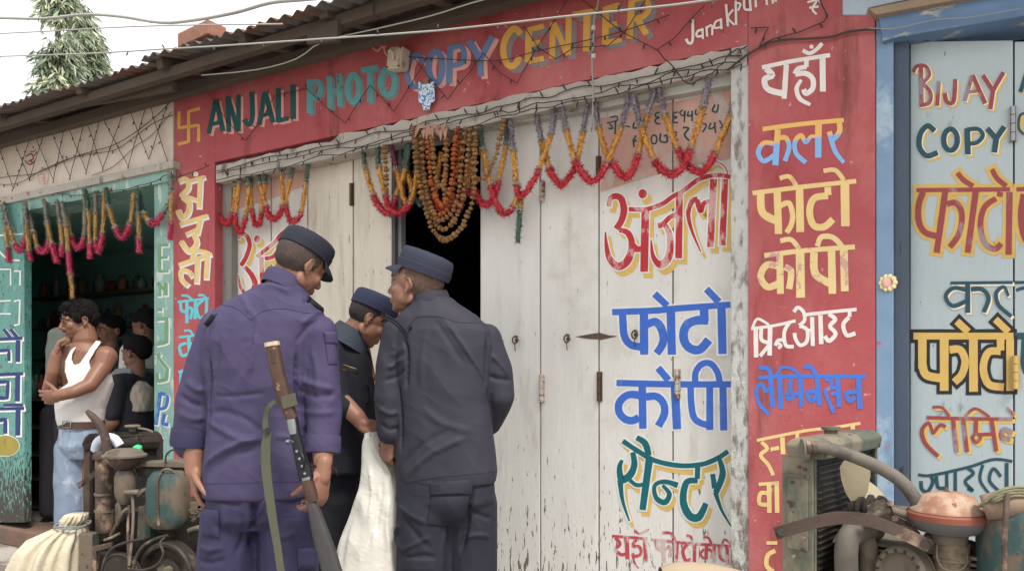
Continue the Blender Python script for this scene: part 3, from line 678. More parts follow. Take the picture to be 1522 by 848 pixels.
for i in range(10):
    a = 2*math.pi*i/10; G().ell(c+E*.022*math.cos(a)+V((0, 0, .022*math.sin(a))), .009, .004, .009, seg=10, rg=6).build('petal', M('sticker_cream', (226, 214, 160), r=.6), fl, True)
G().ell(c, .02, .006, .02, seg=14, rg=8).build('flower_centre', M('sticker_pink', (220, 170, 165), r=.6), fl, True)
# ---------------- roof over both shops ----------------
roof = thing('tin_roof', L(sx(300), 2.8, .3), 'rusty corrugated tin eave on dark timber running along the top of both shops', 'roof')
def rz(n, s=0): return 2.775+(.5-n)*.20+.004*s
s_a, s_b = sx(-260, .5), sx(1900, .5); s = s_a; i = 0
while s < s_b:
    wd = .78; g = G(); m_ = int(wd/.0095); up, dn = [], []; n0 = .5+random.uniform(-.02, .05); tw = random.uniform(-.012, .012); lift = .008*(i % 2)
    for ring in range(3):
        n = [n0, -.2, -1.6][ring]
        r = []
        for j in range(m_+1):
            ss = s+wd*j/m_*1.03; dz = .0105*math.sin(2*math.pi*ss/.076)+lift+tw*(j/m_-.5)+.006*math.sin(ss*3)
            r.append(L(ss, rz(n)+dz, n+.006*math.sin(ss*23)))
        up.append(r)
    nn = m_+1; vs = [p for r in up for p in r]; vs += [p+V((0, 0, -.0015)) for p in vs]; q = 3*nn
    g.add(vs, [(a*nn+j, a*nn+j+1, (a+1)*nn+j+1, (a+1)*nn+j) for a in range(2) for j in range(m_)]+[(q+a*nn+j, q+(a+1)*nn+j, q+(a+1)*nn+j+1, q+a*nn+j+1) for a in range(2) for j in range(m_)]+[(j, q+j, q+j+1, j+1) for j in range(m_)])
    g.build('tin_sheet', m_tin, roof, True); s += wd; i += 1
def eb(x0, y0, x1, y1, o, w_, h, mat=m_eave, nm='eave_timber', o1=None):
    return G().beam(W(x0, y0, o), W(x1, y1, o if o1 is None else o1), w_, h).build(nm, mat, roof, bevel=.004)
za = 2.73
G().beam(L(s_a, za, .40), L(sx(560, .4), za+.01, .40), .05, .05).build('eave_timber', m_eave, roof, bevel=.005)
G().beam(L(sx(540, .4), za+.02, .39), L(s_b, za+.03, .39), .05, .06).build('eave_timber', m_eave, roof, bevel=.005)
G().beam(L(s_a, za+.04, .15), L(s_b, za+.04, .15), .06, .06).build('eave_timber', m_eave, roof, bevel=.005)
for px in range(-200, 1500, 120):
    G().beam(L(sx(px, .3), za+.035, .47), L(sx(px, .3), za+.17, -.2), .05, .05).build('rafter', m_eave, roof, bevel=.005)
eb(30, 175, 152, 163, .10, .04, .085, m_darkw); eb(-20, 178, 260, 128, .33, .03, .05)
eb(460, 52, 505, 47, .42, .03, .09, m_darkw)
# soffit board closing the gap over the wall
G().beam(L(s_a, 2.92, -.1), L(s_b, 2.92, -.1), .25, .03).build('wall_plate', m_darkw, roof)
br = thing('loose_brick', W(300, 55, .35), 'loose red brick lying on the edge of the tin roof', 'brick')
m_brick = M('old_brick', (140, 100, 84), r=.9, v=.2, vs=20, bump=.8, bs=60)
b0 = W(300, 56, .38)
G().box(b0, E*.115+V((0, 0, .01)), N*.055, V((0, 0, .036))).build('brick_body', m_brick, br, bevel=.006)
G().box(b0+E*.01+V((0, 0, .036)), E*.07, N*.025, V((0, 0, .004))).build('mortar', m_white, br, bevel=.003)
# ---------------- garlands ----------------
TN = {'green': (74, 98, 84), 'grey': (128, 118, 128), 'purple': (86, 74, 98), 'orange': (206, 148, 66), 'ochre': (184, 146, 88), 'red': (190, 44, 58), 'pink': (190, 56, 92), 'silver': (206, 204, 196), 'dusty': (136, 134, 122), 'wine': (110, 40, 70)}
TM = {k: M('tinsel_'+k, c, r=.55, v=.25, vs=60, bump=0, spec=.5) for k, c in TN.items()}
TML = {k: M('tinsel_glint_'+k, tuple(int(x*.6+250*.4) for x in c), r=.5, bump=0) for k, c in TN.items()}  # paler copies: the glint of some hairs is put into their colour
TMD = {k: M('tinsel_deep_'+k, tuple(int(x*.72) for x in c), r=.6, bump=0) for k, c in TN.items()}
def tinsel(path, seg, root, r, o):
    """one length of fuzzy tinsel: a lumpy core and a brush of fine hairs"""
    g = G(); g.tube(path, r*.5, 8, jit=.3)
    for i in range(len(path)-1):
        a, b = path[i], path[i+1]; t = (b-a).normalized(); u, w_, _ = frame(t); n = max(3, int((b-a).length/.00042))
        for j in range(n):
            p = a.lerp(b, random.random()); an = random.uniform(0, 6.283); d = (u*math.cos(an)+w_*math.sin(an)+t*random.uniform(-.6, .6)).normalized()
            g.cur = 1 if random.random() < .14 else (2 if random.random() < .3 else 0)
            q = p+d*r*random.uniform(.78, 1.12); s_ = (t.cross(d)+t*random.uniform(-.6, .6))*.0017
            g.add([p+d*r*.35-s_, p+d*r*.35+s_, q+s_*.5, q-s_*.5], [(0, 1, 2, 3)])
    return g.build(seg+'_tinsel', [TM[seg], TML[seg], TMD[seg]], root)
def garland(org, k, pts, o, label, group, r=.017, z_=0, name='tinsel_garland'):
    """pts: (x, y, kind of the length that follows)"""
    base = W(org[0]+pts[0][0]/k, org[1]+pts[0][1]/k, o)
    root = thing(name, base, label, 'garland', group)
    ctl = [W(org[0]+p[0]/k, org[1]+p[1]/k, o+random.uniform(-.004, .012)) for p in pts]
    sm, _ = smooth(ctl, [0]*len(ctl), 6)
    i = 0
    while i < len(pts)-1:
        j = i
        while j < len(pts)-1 and pts[j][2] == pts[i][2]: j += 1
        sg = sm[i*6:j*6+1]
        if len(sg) > 1: tinsel(sg, pts[i][2], root, r*(1.22 if pts[i][2] in ('red', 'pink') else .95), o)
        if j < len(pts)-1:                       # silver collar between the lengths
            c = sm[j*6]; t = (sm[min(j*6+1, len(sm)-1)]-sm[j*6-1]).normalized(); u, w_, _ = frame(t); g = G()
            for q in range(110):
                an = random.uniform(0, 6.283); d = (u*math.cos(an)+w_*math.sin(an)+t*random.uniform(-.9, .9)).normalized(); s_ = t.cross(d)*.003
                p = c+d*.004; e = c+d*r*random.uniform(1.0, 1.45); g.add([p-s_, p+s_, e], [(0, 1, 2)])
            g.build('silver_collar', TM['silver'], root)
        i = j
    return root
GG = 'tinsel garlands over the copy shop doors'
def U(org, k, pts, seq, label, o=-.03, grp=GG, r=.0205): garland(org, k, [(x, y, s) for (x, y), s in zip(pts, seq+[''])], o, label, grp, r)
o2, o1, o3 = (840, 120), (600, 160), (250, 200)
sq = lambda a, b, c, n: [a]*n[0]+[b]*n[1]+[c]*n[2]+[b]*n[3]+[a]*n[4]
U(o2, 4.24, [(1085, 0), (1045, 205), (945, 455), (880, 560), (830, 575), (765, 520), (710, 430), (630, 215), (590, 50)], sq('grey', 'orange', 'red', (1, 1, 4, 1, 1)), 'grey, orange and red tinsel garland hanging furthest right, beside the white door border')
U(o2, 4.24, [(905, -10), (870, 168), (790, 432), (735, 550), (660, 592), (565, 505), (480, 285), (430, 90)], sq('grey', 'orange', 'red', (1, 1, 3, 1, 1)), 'second tinsel garland from the right, its red loop over the phone number panel', o=-.005)
U(o2, 4.24, [(565, 60), (520, 208), (460, 462), (425, 570), (370, 608), (305, 530), (275, 500), (210, 290), (190, 120)], sq('grey', 'orange', 'red', (1, 1, 4, 1, 1)), 'tinsel garland with its red loop just left of the handwritten phone number')
U(o2, 4.24, [(400, 90), (355, 290), (265, 515), (220, 600), (155, 632), (80, 540), (60, 505), (8, 310), (-20, 170)], sq('grey', 'orange', 'red', (1, 1, 4, 1, 1)), 'tinsel garland whose red loop crosses the black gap left of the lettered panel', o=-.01)
U(o1, 4.24, [(1158, -20), (1130, 150), (1088, 350), (1055, 420), (990, 492), (935, 420), (918, 385), (868, 210), (832, 10)], sq('grey', 'orange', 'red', (1, 1, 4, 1, 1)), 'tinsel garland with short red loop midway along the white shutters')
U(o1, 4.24, [(955, 0), (928, 170), (852, 388), (800, 490), (738, 560), (712, 490), (690, 270), (672, 80)], sq('grey', 'orange', 'red', (1, 1, 3, 1, 1)), 'tinsel garland with a long slanting red length right of the dark doorway', o=-.008)
U(o1, 4.24, [(650, 70), (645, 235), (598, 460), (560, 580), (505, 612), (452, 545), (405, 510), (420, 310), (410, 190)], sq('green', 'orange', 'red', (1, 1, 4, 1, 1)), 'tinsel garland with bright red loop overlapping the right edge of the dark doorway')
U(o1, 4.24, [(480, 110), (500, 270), (548, 490), (592, 620), (640, 668), (690, 625), (722, 540)], ['green', 'orange', 'red', 'red', 'red', 'orange'], 'tinsel garland with the smallest red loop, low beside the dark doorway', o=-.015)
U(o1, 4.24, [(738, 540), (732, 650), (726, 750), (720, 850)], ['ochre', 'green', 'green'], 'straight tinsel tassel with grey green tail hanging lowest on the white shutter')
U(o3, 3.8, [(1100, 60), (1115, 190), (1162, 348), (1195, 410), (1250, 445), (1285, 350), (1340, 190), (1360, 60)], sq('green', 'orange', 'red', (1, 1, 3, 1, 1)), 'tinsel garland at the left edge of the dried flower bunch, over the cream planks')
U(o3, 3.8, [(1185, 50), (1190, 180), (1228, 345), (1245, 410), (1300, 445), (1370, 375), (1408, 200), (1415, 60)], sq('green', 'orange', 'red', (1, 1, 3, 1, 1)), 'tinsel garland crossing the left edge of the dark doorway', o=-.008)
U(o3, 3.8, [(1255, 40), (1290, 200), (1320, 330), (1345, 400)], ['wine', 'orange', 'orange'], 'short tinsel garland with wine coloured top at the door edge', o=-.02)
U(o1, 4.24, [(30, 200), (15, 350), (60, 540), (110, 620)], ['green', 'orange', 'green'], 'tinsel strand half hidden behind the left dried marigold strings', o=-.05)
U(o1, 4.24, [(240, 280), (215, 420), (200, 560), (235, 640), (290, 600)], ['orange', 'orange', 'red', 'red'], 'orange and red tinsel strand seen through the dried marigold loops', o=-.06)
U(o1, 4.24, [(430, 250), (400, 400), (385, 520), (350, 620), (320, 560)], ['orange', 'orange', 'red', 'red'], 'orange and red tinsel strand behind the right dried marigold strings', o=-.06)
LG = 'tinsel garlands over the left shutter'
U(o3, 3.8, [(240, 155), (245, 258), (265, 408), (292, 470), (335, 500), (362, 440), (378, 290), (355, 190)], sq('green', 'orange', 'red', (1, 1, 3, 1, 1)), 'leftmost tinsel garland on the copy shop, looping over the grey door jamb', grp=LG)
U(o3, 3.8, [(402, 160), (400, 275), (382, 445), (385, 520), (412, 545), (438, 460), (455, 290), (440, 140)], sq('green', 'orange', 'red', (1, 1, 3, 1, 1)), 'tinsel garland with the lowest red loop of the left shutter', grp=LG, o=-.015)
U(o3, 3.8, [(480, 150), (465, 290), (472, 420), (490, 500), (518, 500), (528, 435), (545, 280), (560, 150)], sq('green', 'orange', 'red', (1, 1, 3, 1, 1)), 'narrow tinsel garland at the middle of the left shutter, above the officer cap', grp=LG)
U(o3, 3.8, [(498, 150), (520, 285), (552, 408), (575, 465), (612, 470), (648, 400), (640, 225), (630, 120)], sq('green', 'orange', 'red', (1, 1, 3, 1, 1)), 'tinsel garland with wide shallow red loop right of the narrow one on the left shutter', grp=LG, o=-.015)
U(o3, 3.8, [(712, 120), (692, 245), (665, 395), (685, 475), (715, 490), (752, 440), (778, 265), (798, 115)], sq('green', 'orange', 'red', (1, 1, 3, 1, 1)), 'rightmost tinsel garland of the left shutter, just above the purple officer', grp=LG)
BG = 'tinsel garlands along the barber shop beam'; ob = (0, 200)
bt = lambda pts, seq, lab, o=.05: U(ob, 3.8, pts, seq, lab, o, BG, .023)
bt([(20, 385), (28, 500), (42, 640), (50, 720)], ['dusty', 'ochre', 'pink'], 'straight tinsel tassel furthest left, over the teal door leaf')
bt([(18, 390), (55, 530), (85, 620), (115, 652), (150, 560), (142, 400)], ['dusty', 'ochre', 'pink', 'pink', 'dusty'], 'first looped tinsel garland from the left on the barber shop', .06)
bt([(142, 380), (148, 500), (165, 660), (177, 712)], ['dusty', 'ochre', 'pink'], 'tinsel tassel beside the edge of the teal door leaf', .07)
bt([(160, 430), (190, 555), (215, 640), (245, 662), (275, 600), (255, 380)], ['dusty', 'ochre', 'pink', 'pink', 'dusty'], 'second looped tinsel garland from the left on the barber shop', .04)
bt([(250, 365), (268, 500), (295, 620), (322, 722)], ['dusty', 'ochre', 'pink'], 'slanting tinsel tassel left of the longest tassel', .07)
bt([(320, 370), (340, 500), (350, 620), (345, 690)], ['dusty', 'ochre', 'pink'], 'tinsel tassel directly left of the longest tassel', .05)
bt([(350, 390), (372, 520), (385, 660), (398, 790), (405, 850), (412, 980)], ['dusty', 'ochre', 'pink', 'ochre', 'ochre'], 'longest tinsel tassel, reaching the head of the man in the white vest', .075)
bt([(350, 380), (375, 460), (400, 575), (435, 640), (475, 575), (480, 320)], ['dusty', 'ochre', 'pink', 'pink', 'dusty'], 'looped tinsel garland just right of the longest tassel', .04)
bt([(480, 310), (500, 430), (508, 620), (510, 702)], ['green', 'ochre', 'pink'], 'tinsel tassel hanging near the middle of the barber shop beam', .06)
bt([(540, 320), (540, 440), (540, 600), (555, 662), (578, 560), (592, 300)], ['dusty', 'ochre', 'pink', 'pink', 'ochre'], 'narrow looped tinsel garland near the middle of the barber shop beam', .04)
bt([(600, 300), (615, 410), (655, 530), (692, 580), (735, 500), (755, 330)], ['green', 'ochre', 'pink', 'pink', 'ochre'], 'widest looped tinsel garland, right of the middle of the barber shop beam', .06)
bt([(775, 340), (782, 450), (785, 590), (786, 665)], ['green', 'ochre', 'pink'], 'tinsel tassel with bright pink tip right of the widest loop', .06)
bt([(778, 320), (815, 450), (850, 495), (885, 495), (925, 440), (958, 380)], ['green', 'ochre', 'pink', 'pink', 'dusty'], 'shallow looped tinsel garland ending at the pale teal post', .04)
bt([(958, 210), (968, 330), (965, 490), (960, 595)], ['dusty', 'ochre', 'pink'], 'thick tinsel tassel hanging on the corner of the red pillar', .05)
# dried marigold strings
m_mar = [M('dried_marigold', (150, 112, 72), r=.9, v=.35, vs=60, bump=.6, bs=150), M('dried_orange_marigold', (176, 98, 54), r=.9, v=.35, vs=60, bump=.6, bs=150)]
def marigold(org, k, pts, lab, o=.0, mt=0, r=.0145):
    ctl = [W(org[0]+x/k, org[1]+y/k, o+random.uniform(-.01, .01)) for x, y in pts]; sm, _ = smooth(ctl, [0]*len(ctl), 12)
    root = thing('marigold_string', ctl[0], lab, 'garland', 'dried marigold strings over the doorway'); g = G(); acc = 0; last = sm[0]; 
    g2 = G().tube(sm, .0018, 5)
    for p in sm:
        if (p-last).length > r*1.25 or p is sm[0]:
            c = p+V([random.uniform(-.003, .003) for _ in range(3)]); rr = r*random.uniform(.8, 1.15); t = (p-last).normalized() if p is not sm[0] else V((0, 0, 1))
            n = 8; u, w_, t = frame(t)
            prof = [(.15, -.8), (.75, -.55), (1.0, -.05), (.7, .45), (.95, .6), (.2, .9)]
            rings = [[c+t*h*rr*.75+(u*math.cos(2*math.pi*q/n)+w_*math.sin(2*math.pi*q/n))*rr*pr*random.uniform(.75, 1.2) for q in range(n)] for pr, h in prof]
            g.loft(rings); last = p
    o_ = g.build('dried_flowers', m_mar[mt], root); o_['kind'] = 'stuff'
    g2.build('thread', M('thread', (120, 100, 80)), root)
for pts, lab, mt, oo in (([(62, 130), (75, 300), (100, 480), (150, 680), (190, 780), (262, 835), (350, 775), (400, 680), (432, 590), (450, 420), (452, 130)], 'longest dried marigold string, its loop hanging lowest in the dark doorway', 0, .03),
  ([(118, 180), (130, 400), (155, 560), (190, 670), (232, 712), (300, 665), (340, 560), (365, 380), (392, 120)], 'second longest dried marigold string of the doorway bunch', 0, .02),
  ([(152, 190), (165, 360), (185, 520), (215, 590), (245, 612), (280, 560), (310, 420), (328, 130)], 'dried marigold string with a short loop and orange upper right length', 1, .035),
  ([(90, 150), (92, 300), (112, 440), (160, 640), (215, 745), (275, 760), (350, 650), (392, 480), (418, 140)], 'wide dried marigold string nested inside the longest one', 0, .015),
  ([(180, 190), (188, 330), (205, 440), (232, 500), (258, 440), (262, 300), (268, 180)], 'shortest dried marigold loop in the doorway bunch', 0, .045),
  ([(348, 130), (352, 280), (330, 430), (300, 560), (270, 650), (225, 680)], 'dried orange marigold string slanting down across the doorway bunch', 1, .005),
  ([(270, 170), (268, 350), (258, 500), (262, 600)], 'straight dried marigold string hanging inside the doorway loops', 0, .03),
  ([(102, 190), (105, 300), (130, 440), (165, 570)], 'left inner dried marigold string beside the longest one', 0, .0),
  ([(632, 85), (600, 230), (570, 330), (545, 390), (500, 445), (455, 455)], 'dried marigold string swinging right of the doorway bunch over the white shutter', 0, .01),
  ([(455, 190), (440, 330), (445, 460), (440, 560)], 'straight dried marigold string at the right edge of the doorway', 0, .0)):
    marigold(o1, 4.24, pts, lab, oo, mt)
marigold(o3, 3.8, [(1220, 70), (1228, 180), (1235, 260), (1235, 340)], 'short dried marigold string over the cream planks left of the doorway', .0)
bn = thing('dried_leaf_bunch', W(645, 190, .04), 'bunch of pinkish dried mango leaves tied above the doorway', 'leaves'); 
ml = M('dried_leaf', (176, 134, 112), r=.85, v=.25, vs=30, bump=.3)
for i in range(17):
    a = W(627+i*2.4, 184+random.uniform(-3, 6), .04+random.uniform(-.01, .01)); d = (V((0, 0, -1))+E*random.uniform(-.6, .6)+N*random.uniform(.0, .5)).normalized(); ln = random.uniform(.05, .085); u = d.cross(N).normalized()
    g = G(); c1 = a+d*ln*.4+N*.012; g.add([a, c1+u*.012, a+d*ln, c1-u*.012, c1+N*.004], [(0, 1, 4), (1, 2, 4), (2, 3, 4), (3, 0, 4)]); g.build('leaf', ml, bn, True)
# ---------------- string lights, cables ----------------
m_wire = M('dusty_black_wire', (70, 60, 58), r=.7, v=.2, bump=0); m_cable = M('grey_cable', (150, 148, 142), r=.6, bump=0); m_tape = M('white_tape', (196, 190, 180), r=.7, bump=0)
def wire(org, k, pts, o, lab, r=.0022, bulbs=0, sub=1, mat=m_wire, cat='wire', name='wire', jit=0, bl=.022):
    ctl = [W(org[0]+x/k, org[1]+y/k, o) for x, y in pts]
    if sub > 1: ctl, _ = smooth(ctl, [0]*len(ctl), sub)
    else:
        q = []
        for a, b in zip(ctl[:-1], ctl[1:]): q += [a.lerp(b, t/6) for t in range(6)]
        ctl = q+[ctl[-1]]
    if jit: ctl = [p+V([random.uniform(-jit, jit) for _ in range(3)]) for p in ctl]
    root = thing(name, ctl[0], lab, cat); G().tube(ctl, r, 5).build('cord', mat, root, True)
    if bulbs:
        g = G(); acc = 0
        for a, b in zip(ctl[:-1], ctl[1:]):
            acc += (b-a).length
            if acc > bulbs:
                acc = random.uniform(-.03, .03); d = (V((0, 0, -1))*random.choice((1, 1, -1))+E*random.uniform(-.7, .7)+N*random.uniform(0, .6)).normalized()
                g.tube([b, b+d*bl*.45, b+d*bl*.5, b+d*bl], [.0022, .003, .0042, .002], 6)
        if g.v: g.build('bulbs', m_wire, root, True)['kind'] = 'stuff'
    return root
zz = lambda L_: L_
wire((0, 200), 3.8, [(-60, 200), (65, -5), (165, 250), (270, -70), (395, 240), (480, -95), (580, 190), (715, -180), (840, 140), (962, -220)], .028, 'string of fairy lights zigzagging across the cream fascia, upper run ending at the red pillar', .0022, .1, cat='string lights', name='fairy_lights', jit=.002)
wire((0, 200), 3.8, [(-20, 40), (75, 305), (185, -25), (302, 258), (370, -80), (487, 208), (570, -112), (722, 178), (835, -200), (948, 158)], .026, 'string of fairy lights zigzagging across the cream fascia, with the lowest points', .0022, .1, cat='string lights', name='fairy_lights', jit=.002)
wire((0, 200), 3.8, [(-30, 250), (60, 235), (200, 220), (340, 160), (440, 120), (540, 90), (640, 60), (760, -10), (900, -120), (975, -200)], .032, 'wavy wire rising across the cream fascia', .0025, 0, 4, name='wire')
wire((0, 200), 3.8, [(-30, 280), (100, 275), (240, 200), (380, 140), (500, 110), (640, 90), (740, 30), (860, -60), (975, -110)], .03, 'second wavy wire crossing the cream fascia under the first', .0022, .12, 4, name='wire')
wire((0, 200), 3.8, [(520, 230), (640, 180), (760, 70), (860, 0), (970, -130)], .024, 'faint slack wire near the right end of the cream fascia', .0018, 0, 4, name='wire')
wire((0, 200), 3.8, [(-30, 380), (70, 350), (200, 345), (330, 330), (420, 345), (560, 330), (700, 310), (860, 270), (940, 230), (1000, 240), (1090, 210), (1180, 175)], .045, 'slack wire looping along the teal beam to the red pillar', .0025, .09, 4, name='wire', jit=.003)
for i, (dy, jit) in enumerate(((0, .004), (9, .006), (16, .005))):
    pts = [(322+j*26, 252-(j*26)*.2207+dy+random.uniform(-4, 4)) for j in range(31)]
    wire((0, 0), 1, pts, .016+.008*i, ('uppermost', 'middle', 'lowest')[i]+' string of fairy lights strung along the white lintel', .0024, .085, 3, cat='string lights', name='fairy_lights', jit=jit*.4, bl=.03)
wire((250, 0), 3.8, [(190, 470), (330, 680), (435, 795), (520, 690), (600, 540), (780, 500), (930, 640), (1000, 695), (1060, 600), (1140, 480), (1275, 630), (1370, 480), (1460, 330)], .02, 'fairy light string in wide zigzags over the words ANJALI PHOTO', .002, .12, cat='string lights', name='fairy_lights')
wire((600, 0), 3.8, [(60, 330), (130, 420), (250, 562), (300, 490), (380, 400), (450, 300), (540, 410), (640, 470), (740, 290), (850, 120), (960, -60)], .022, 'fairy light string in wide zigzags over the words COPY CENTER', .002, .12, cat='string lights', name='fairy_lights')
wire((600, 0), 3.8, [(0, 320), (250, 335), (540, 342), (740, 292), (960, 245), (1230, 180), (1500, 85)], .024, 'nearly level wire crossing behind the word CENTER', .002, .15, 3, name='wire')
wire((600, 0), 3.8, [(680, 150), (760, 270), (860, 335), (960, 270), (1150, 260), (1250, 180), (1380, -20)], .026, 'wire zigzagging over the middle of the word CENTER', .002, .12, name='wire')
wire((600, 0), 3.8, [(960, -40), (1230, 180), (1430, 282), (1530, 215), (1640, 90), (1700, 30)], .02, 'fairy light string crossing below the last letters of CENTER', .002, .12, cat='string lights', name='fairy_lights')
wire((900, 0), 3.8, [(290, 285), (380, 380), (460, 470), (560, 440), (640, 380), (700, 310), (740, 280), (810, 265)], .035, 'tangled wire end drooping over the white lintel at right', .0026, .1, 4, name='wire', jit=.004)
wire((900, 0), 3.8, [(690, 400), (760, 340), (860, 275), (960, 235), (1180, 215), (1280, 210), (1380, 180), (1520, 165), (1600, 150)], .02, 'thick twisted wire running over the right red pillar to the blue shop', .0042, 0, 3, name='wire', jit=.002)
wire((900, 0), 3.8, [(1200, -20), (1255, 95), (1230, 125), (1100, 180), (950, 220), (870, 260), (920, 155), (820, 160)], .02, 'thin wire with bent sprigs on the top of the right red pillar', .0024, .07, name='wire')
wire((1122, 0), 3.8, [(640, 160), (800, 160), (1000, 115), (1200, 100), (1380, 70), (1500, 50)], .05, 'pale wire lying along the blue lintel beam', .002, 0, 3, name='wire', mat=m_cable)
wire((0, 0), 1, [(-60, 86), (0, 84), (130, 80), (245, 73), (320, 69), (480, 58), (650, 46), (830, 26), (1000, 8), (1100, -6)], .75, 'long straight pale cable stretched in front of the sign below the eave', .0036, .22, 2, mat=m_cable, cat='cable', name='cable')
wire((0, 0), 1, [(-60, 26), (0, 27), (65, 28), (126, 22), (180, 25), (240, 34), (290, 30), (350, 19), (400, 5), (450, 0), (520, -6)], 1.3, 'slack grey power cable waving across the sky at top left', .0055, 0, 4, mat=m_cable, cat='cable', name='cable')
wire((0, 0), 1, [(-40, 52), (65, 47), (150, 42), (255, 38), (420, 36)], 1.6, 'thin power line in front of the tree, between the two thicker cables', .002, 0, 2, mat=m_cable, cat='cable', name='cable')
wire((0, 0), 1, [(300, 112), (380, 104), (440, 88), (480, 62), (560, 43), (640, 24), (700, 5), (760, -10)], .42, 'pale wire tied along the dark eave timber', .003, 0, 3, mat=m_cable, cat='cable', name='cable')
vc = wire((0, 0), 1, [(893, -20), (887, 15), (883, 30), (882, 60), (880, 85), (881, 120), (882, 150), (879, 196)], .09, 'grey cable hanging straight down across the sign with taped joints', .0042, .05, 2, mat=m_cable, cat='cable', name='cable')
for y in (42, 84): G().cyl(W(882, y-3, .09), W(882, y+3, .09), .009).build('tape', m_tape, vc, True, auto=40)
# ---------------- switch box, paper lantern ----------------
m_box = M('yellowed_plastic', (196, 182, 160), r=.5, v=.12, bump=.15, dirt=[((130, 112, 94), 16, (1, 1, 1), .56, .7)])
tb = thing('junction_box', W(594, 88, .05), 'yellowed plastic electrical box on the sign wall between PHOTO and COPY', 'electrical box')
c = W(592, 89, .045); up = (V((0, 0, 1))+E*.12).normalized(); rt = (E-up*E.dot(up)).normalized()
G().box(c, rt*.043, up*.05, N*.032).build('box_body', m_box, tb, bevel=.006)
G().box(c+N*.036, rt*.034, up*.04, N*.004).build('cover', m_box, tb, bevel=.004)
G().tube([c+N*.045+up*.02-rt*.02, c+N*.06+up*.025, c+N*.06+up*.01+rt*.012, c+N*.045-up*.012+rt*.006], .006, 8, sub=4).build('loop', m_box, tb, True)
for i, j in ((-1, -1), (1, -1), (-1, 1), (1, 1)): G().cyl(c+N*.03+rt*.036*i+up*.043*j, c+N*.041+rt*.036*i+up*.043*j, .004, seg=8).build('screw', m_iron, tb, True, auto=40)
lan = thing('paper_tag', W(633, 142, .03), 'small blue and white printed paper tag hung on the sign below COPY', 'tag')
def pr(nt, tc, c, z): return mixc(nt, nd(nt, 'ShaderNodeMapRange', {0: ntex(nt, tc, 90, (1, 1, 1), 2), 1: .5, 2: .54}).outputs[0], lin((222, 228, 236)), lin((70, 140, 200)))
mp_ = M('blue_white_print', (220, 226, 236), r=.4, bump=0, post=pr)
fr = [W(x, y, .03) for x, y in ((622, 121), (627, 126), (639, 124), (645, 120), (646, 150), (640, 153), (638, 163), (629, 163), (627, 154), (622, 151))]; g = G(); k_ = len(fr)
g.add(fr+[p-N*.003 for p in fr], [tuple(range(k_)), tuple(range(2*k_-1, k_-1, -1))]+[(i, k_+i, k_+(i+1) % k_, (i+1) % k_) for i in range(k_)]); g.build('paper', mp_, lan)
m_tb = M('brown_card', (150, 110, 84), r=.8)
G().box(W(633, 121, .031), E*.013, N*.003, V((0, 0, .012))).build('paper_top', m_tb, lan)
G().box(W(634, 162, .024), E*.016, N*.003, V((0, 0, .012))).build('paper_foot', m_tb, lan)
# ---------------- trees ----------------
def mast_tree(px, ytop, ybot, wpx, Y, lab, seed, lean=0):
    random.seed(seed); base = P(px, HY, Y); base.z = 0; top = P(px+lean, ytop, Y); H = top.z; w_ = wpx*Y/F/2; root = thing('mast_tree', base, lab, 'tree', 'weeping mast trees behind the roofs')
    G().tube([base, base+V((0, 0, H*.5)), top-V((0, 0, .3))], [.14, .09, .02], 8).build('trunk', M('bark', (96, 84, 70), r=.9, v=.2, bump=.5), root, True)
    z0 = P(px, ybot+60, Y).z; g = G(); nb = 800
    for i in range(nb):
        t = random.random()**.8; z = z0+(H-z0)*t; r = w_*(1.0-.78*max(0, (t-.15)/.85)**1.2)*(.8+.35*noise.noise(V((z*1.1, seed, 0)))+.12)
        a = random.uniform(0, 6.283); rr = r*random.uniform(.25, 1.08); c = base+V((lean*Y/F*t, 0, 0))+V((rr*math.cos(a), rr*math.sin(a), z))
        if noise.noise(c*1.6+V((seed, 0, 0))) > .08: continue
        g.cur = 0 if random.random() < .55+.3*noise.noise(c*.9) else 1
        for q in range(random.randint(7, 12)):
            d = V((math.cos(a)*.5+random.uniform(-.6, .6), math.sin(a)*.5+random.uniform(-.6, .6), random.uniform(-1.2, -.25))).normalized(); ln = random.uniform(.16, .34)
            p = c+V([random.uniform(-.13, .13) for _ in range(3)]); s_ = d.cross(V((random.uniform(-1, 1), random.uniform(-1, 1), .3))).normalized()*random.uniform(.018, .032)
            m = p+d*ln*.45+s_.cross(d)*.35; g.add([p, m+s_, p+d*ln, m-s_], [(0, 1, 2, 3)])
    g.build('crown', [M('hazy_leaf_green', (122, 136, 112), r=.45, v=.3, vs=2, bump=0, spec=.5), M('hazy_leaf_yellow_green', (168, 172, 138), r=.45, v=.25, vs=2, bump=0, spec=.5)], root); random.seed(seed+1)  # leaf colours paled: distance haze is put into them
mast_tree(86, -130, 150, 54, 15, 'taller weeping mast tree at left behind the tin roof', 3)
mast_tree(136, 12, 150, 74, 16.5, 'shorter yellow green weeping mast tree with sparse thin top', 11, -12)
